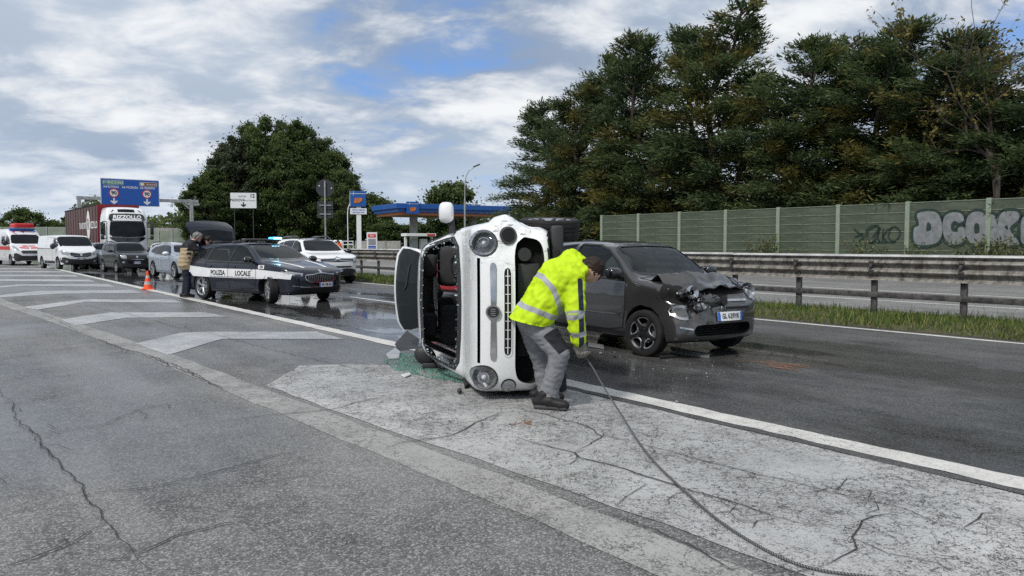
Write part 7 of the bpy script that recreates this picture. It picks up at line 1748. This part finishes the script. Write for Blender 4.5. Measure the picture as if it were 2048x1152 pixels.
# ------------------------------------------------------------------ cone and debris
simple('cone_orange', (.80, .085, .015), .5, vary=.08); simple('cone_grey', (.40, .41, .42), .5, vary=.1)
p_ = P(296, 579); k = .60; cn = thing('traffic_cone', 'orange traffic cone with grey bands beside the white edge line', 'cone', (p_.x, p_.y, 0), .4)
MB().box((0, 0, .02), (.36, .36, .04), bev=.015).build('base', 'cone_orange', cn, smooth=40)
zs = [(.04, .135), (.16, .108), (.25, .088), (.36, .064), (.44, .047), (.58, .025)]
for i, (a, b) in enumerate(zip(zs[:-1], zs[1:])): MB().lathe([(a[1], a[0]), (b[1], b[0])] + ([(0, b[0] + .005)] if i == 4 else []), 20).build('band' if i in (1, 3) else 'cone_body', 'cone_grey' if i in (1, 3) else 'cone_orange', cn, smooth=40)
# shattered green glass
t = NT('shard_green'); t.p(Base_Color=t.mix(t.noise(30, 2), (.10, .30, .22), (.35, .58, .50)), Roughness=.08, Transmission_Weight=.35, IOR=1.5)
def shards(name, lb, poly, n, smin, smax, mat_, z=.008, hmax=.02):
    xs = [q[0] for q in poly]; ys = [q[1] for q in poly]; mb = MB(); cnt = 0
    def inside(x, y):
        c = False
        for i in range(len(poly)):
            (x1, y1), (x2, y2) = poly[i - 1], poly[i]
            if (y1 > y) != (y2 > y) and x < (x2 - x1) * (y - y1) / (y2 - y1) + x1: c = not c
        return c
    while cnt < n:
        x, y = random.uniform(min(xs), max(xs)), random.uniform(min(ys), max(ys))
        if not inside(x, y): continue
        if mn.noise(Vector((x * .035, y * .09, 1))) < -.12 and random.random() < .8: continue
        g_ = P(x, y); s = random.uniform(smin, smax); a = random.uniform(0, 6.28); h = random.uniform(.002, hmax); cnt += 1
        pts = [(g_.x + s * math.cos(a + k * 2.1 + random.uniform(-.4, .4)), g_.y + s * math.sin(a + k * 2.1), z + (h if k == 0 else 0)) for k in range(3)]
        mb.add(pts + [(x_, y_, z_ + .004) for x_, y_, z_ in pts], [(0, 2, 1), (3, 4, 5), (0, 1, 4, 3), (1, 2, 5, 4), (2, 0, 3, 5)])
    o = mb.build(name, mat_, fixn=False); tag(o, lb, 'glass', kind='stuff')
shards('glass_shards', 'green shattered window glass strewn beside the overturned roof', [(765, 722), (800, 708), (850, 712), (900, 738), (960, 752), (930, 768), (860, 758), (790, 742)], 4200, .003, .010, 'shard_green', .010, .009)
shards('glass_shards', 'scattered glass crumbs on the lane between the two wrecks', [(1180, 700), (1300, 715), (1480, 720), (1500, 760), (1300, 770), (1190, 750)], 30, .003, .007, 'glass_crumbs', .008)
def slab(name, lb, pl, mat_, t_=.012, tilt=0.0, cat='debris'):
    q = [P(*a) for a in pl]; c = sum(q, Vector()) / len(q); o = MB().prism([(v.x - c.x, v.y - c.y) for v in q], .006, .006 + t_, 'z').build(name, mat_); o.location = (c.x, c.y, .004 + abs(tilt) * .12); o.rotation_euler = (tilt, tilt * .6, 0); return tag(o, lb, cat)
simple('clear_plastic', (.33, .33, .34), .25, vary=.15)
slab('plastic_sheet', 'dark torn plastic panel lying by the white line behind the overturned car', [(790, 696), (812, 684), (838, 690), (832, 704), (806, 704)], 'black_plastic', .02, .18)
slab('plastic_fragment', 'pale broken plastic piece left of the green glass', [(772, 714), (790, 706), (800, 710), (798, 718), (778, 720)], 'clear_plastic', .015, .1)
slab('plastic_fragment', 'small white shard in front of the green glass', [(802, 754), (818, 750), (822, 753), (810, 757)], 'white_gloss', .01, .05)
slab('plastic_fragment', 'tiny black fragment in front of the overturned bumper', [(926, 772), (936, 768), (939, 776), (930, 779)], 'black_plastic', .03, .2); slab('plastic_fragment', 'tiny dark crumb left of the worker shoe', [(914, 788), (922, 785), (924, 789), (917, 791)], 'black_plastic', .02, .1)
slab('plastic_fragment', 'grey trim strip under the wrecked grey car sill', [(1176, 690), (1206, 694), (1208, 699), (1176, 695)], 'steel_grey', .02, .03); slab('plastic_fragment', 'long grey trim strip lying under the wrecked front bumper', [(1340, 700), (1420, 712), (1418, 718), (1345, 708)], 'steel_grey', .025, .02)
slab('plastic_fragment', 'black rubber strip lying beside the grey car front wheel', [(1318, 714), (1350, 711), (1352, 716), (1320, 719)], 'rubber', .02, .02)
for i, (x_, y_, lb) in enumerate(((1198, 708, 'small pale chip left of the grey car wheel'), (1226, 714, 'small dark chip near the cable'), (1264, 742, 'white chip on the wet lane'), (1470, 712, 'dark chip in front of the grey car bumper'), (1540, 706, 'dark chip right of the grey car bumper'), (1350, 806, 'pale chip beside the white line'))): slab('road_chip', lb, [(x_, y_), (x_ + 5, y_ - 1), (x_ + 6, y_ + 1), (x_ + 2, y_ + 2)], ('clear_plastic', 'black_plastic')[i in (1, 3, 4)], .006, .03)
# torn door mirror under the roof edge
c_ = P(848, 742); mr_ = thing('broken_mirror', 'torn black door mirror with white cap crushed under the overturned roof', 'mirror', (c_.x, c_.y + .12, 0))
bm = bmesh.new(); bmesh.ops.create_uvsphere(bm, u_segments=16, v_segments=10, radius=1)
for v in bm.verts: v.co = Vector((v.co.x * .13, v.co.y * .06, v.co.z * .105))
MB().bm(bm, (0, 0, .155), Matrix.Rotation(.5, 3, 'Y')).build('housing', 'black_plastic', mr_, smooth=60); MB().box((.05, 0, .04), (.16, .10, .08), bev=.02).build('foot', 'black_plastic', mr_, smooth=40)
bm = bmesh.new(); bmesh.ops.create_uvsphere(bm, u_segments=14, v_segments=8, radius=1)
for v in bm.verts: v.co = Vector((v.co.x * .09, v.co.y * .035, v.co.z * .06))
MB().bm(bm, (.20, .03, .075), Matrix.Rotation(.6, 3, 'Y')).build('cap', 'white_gloss', mr_, smooth=60)
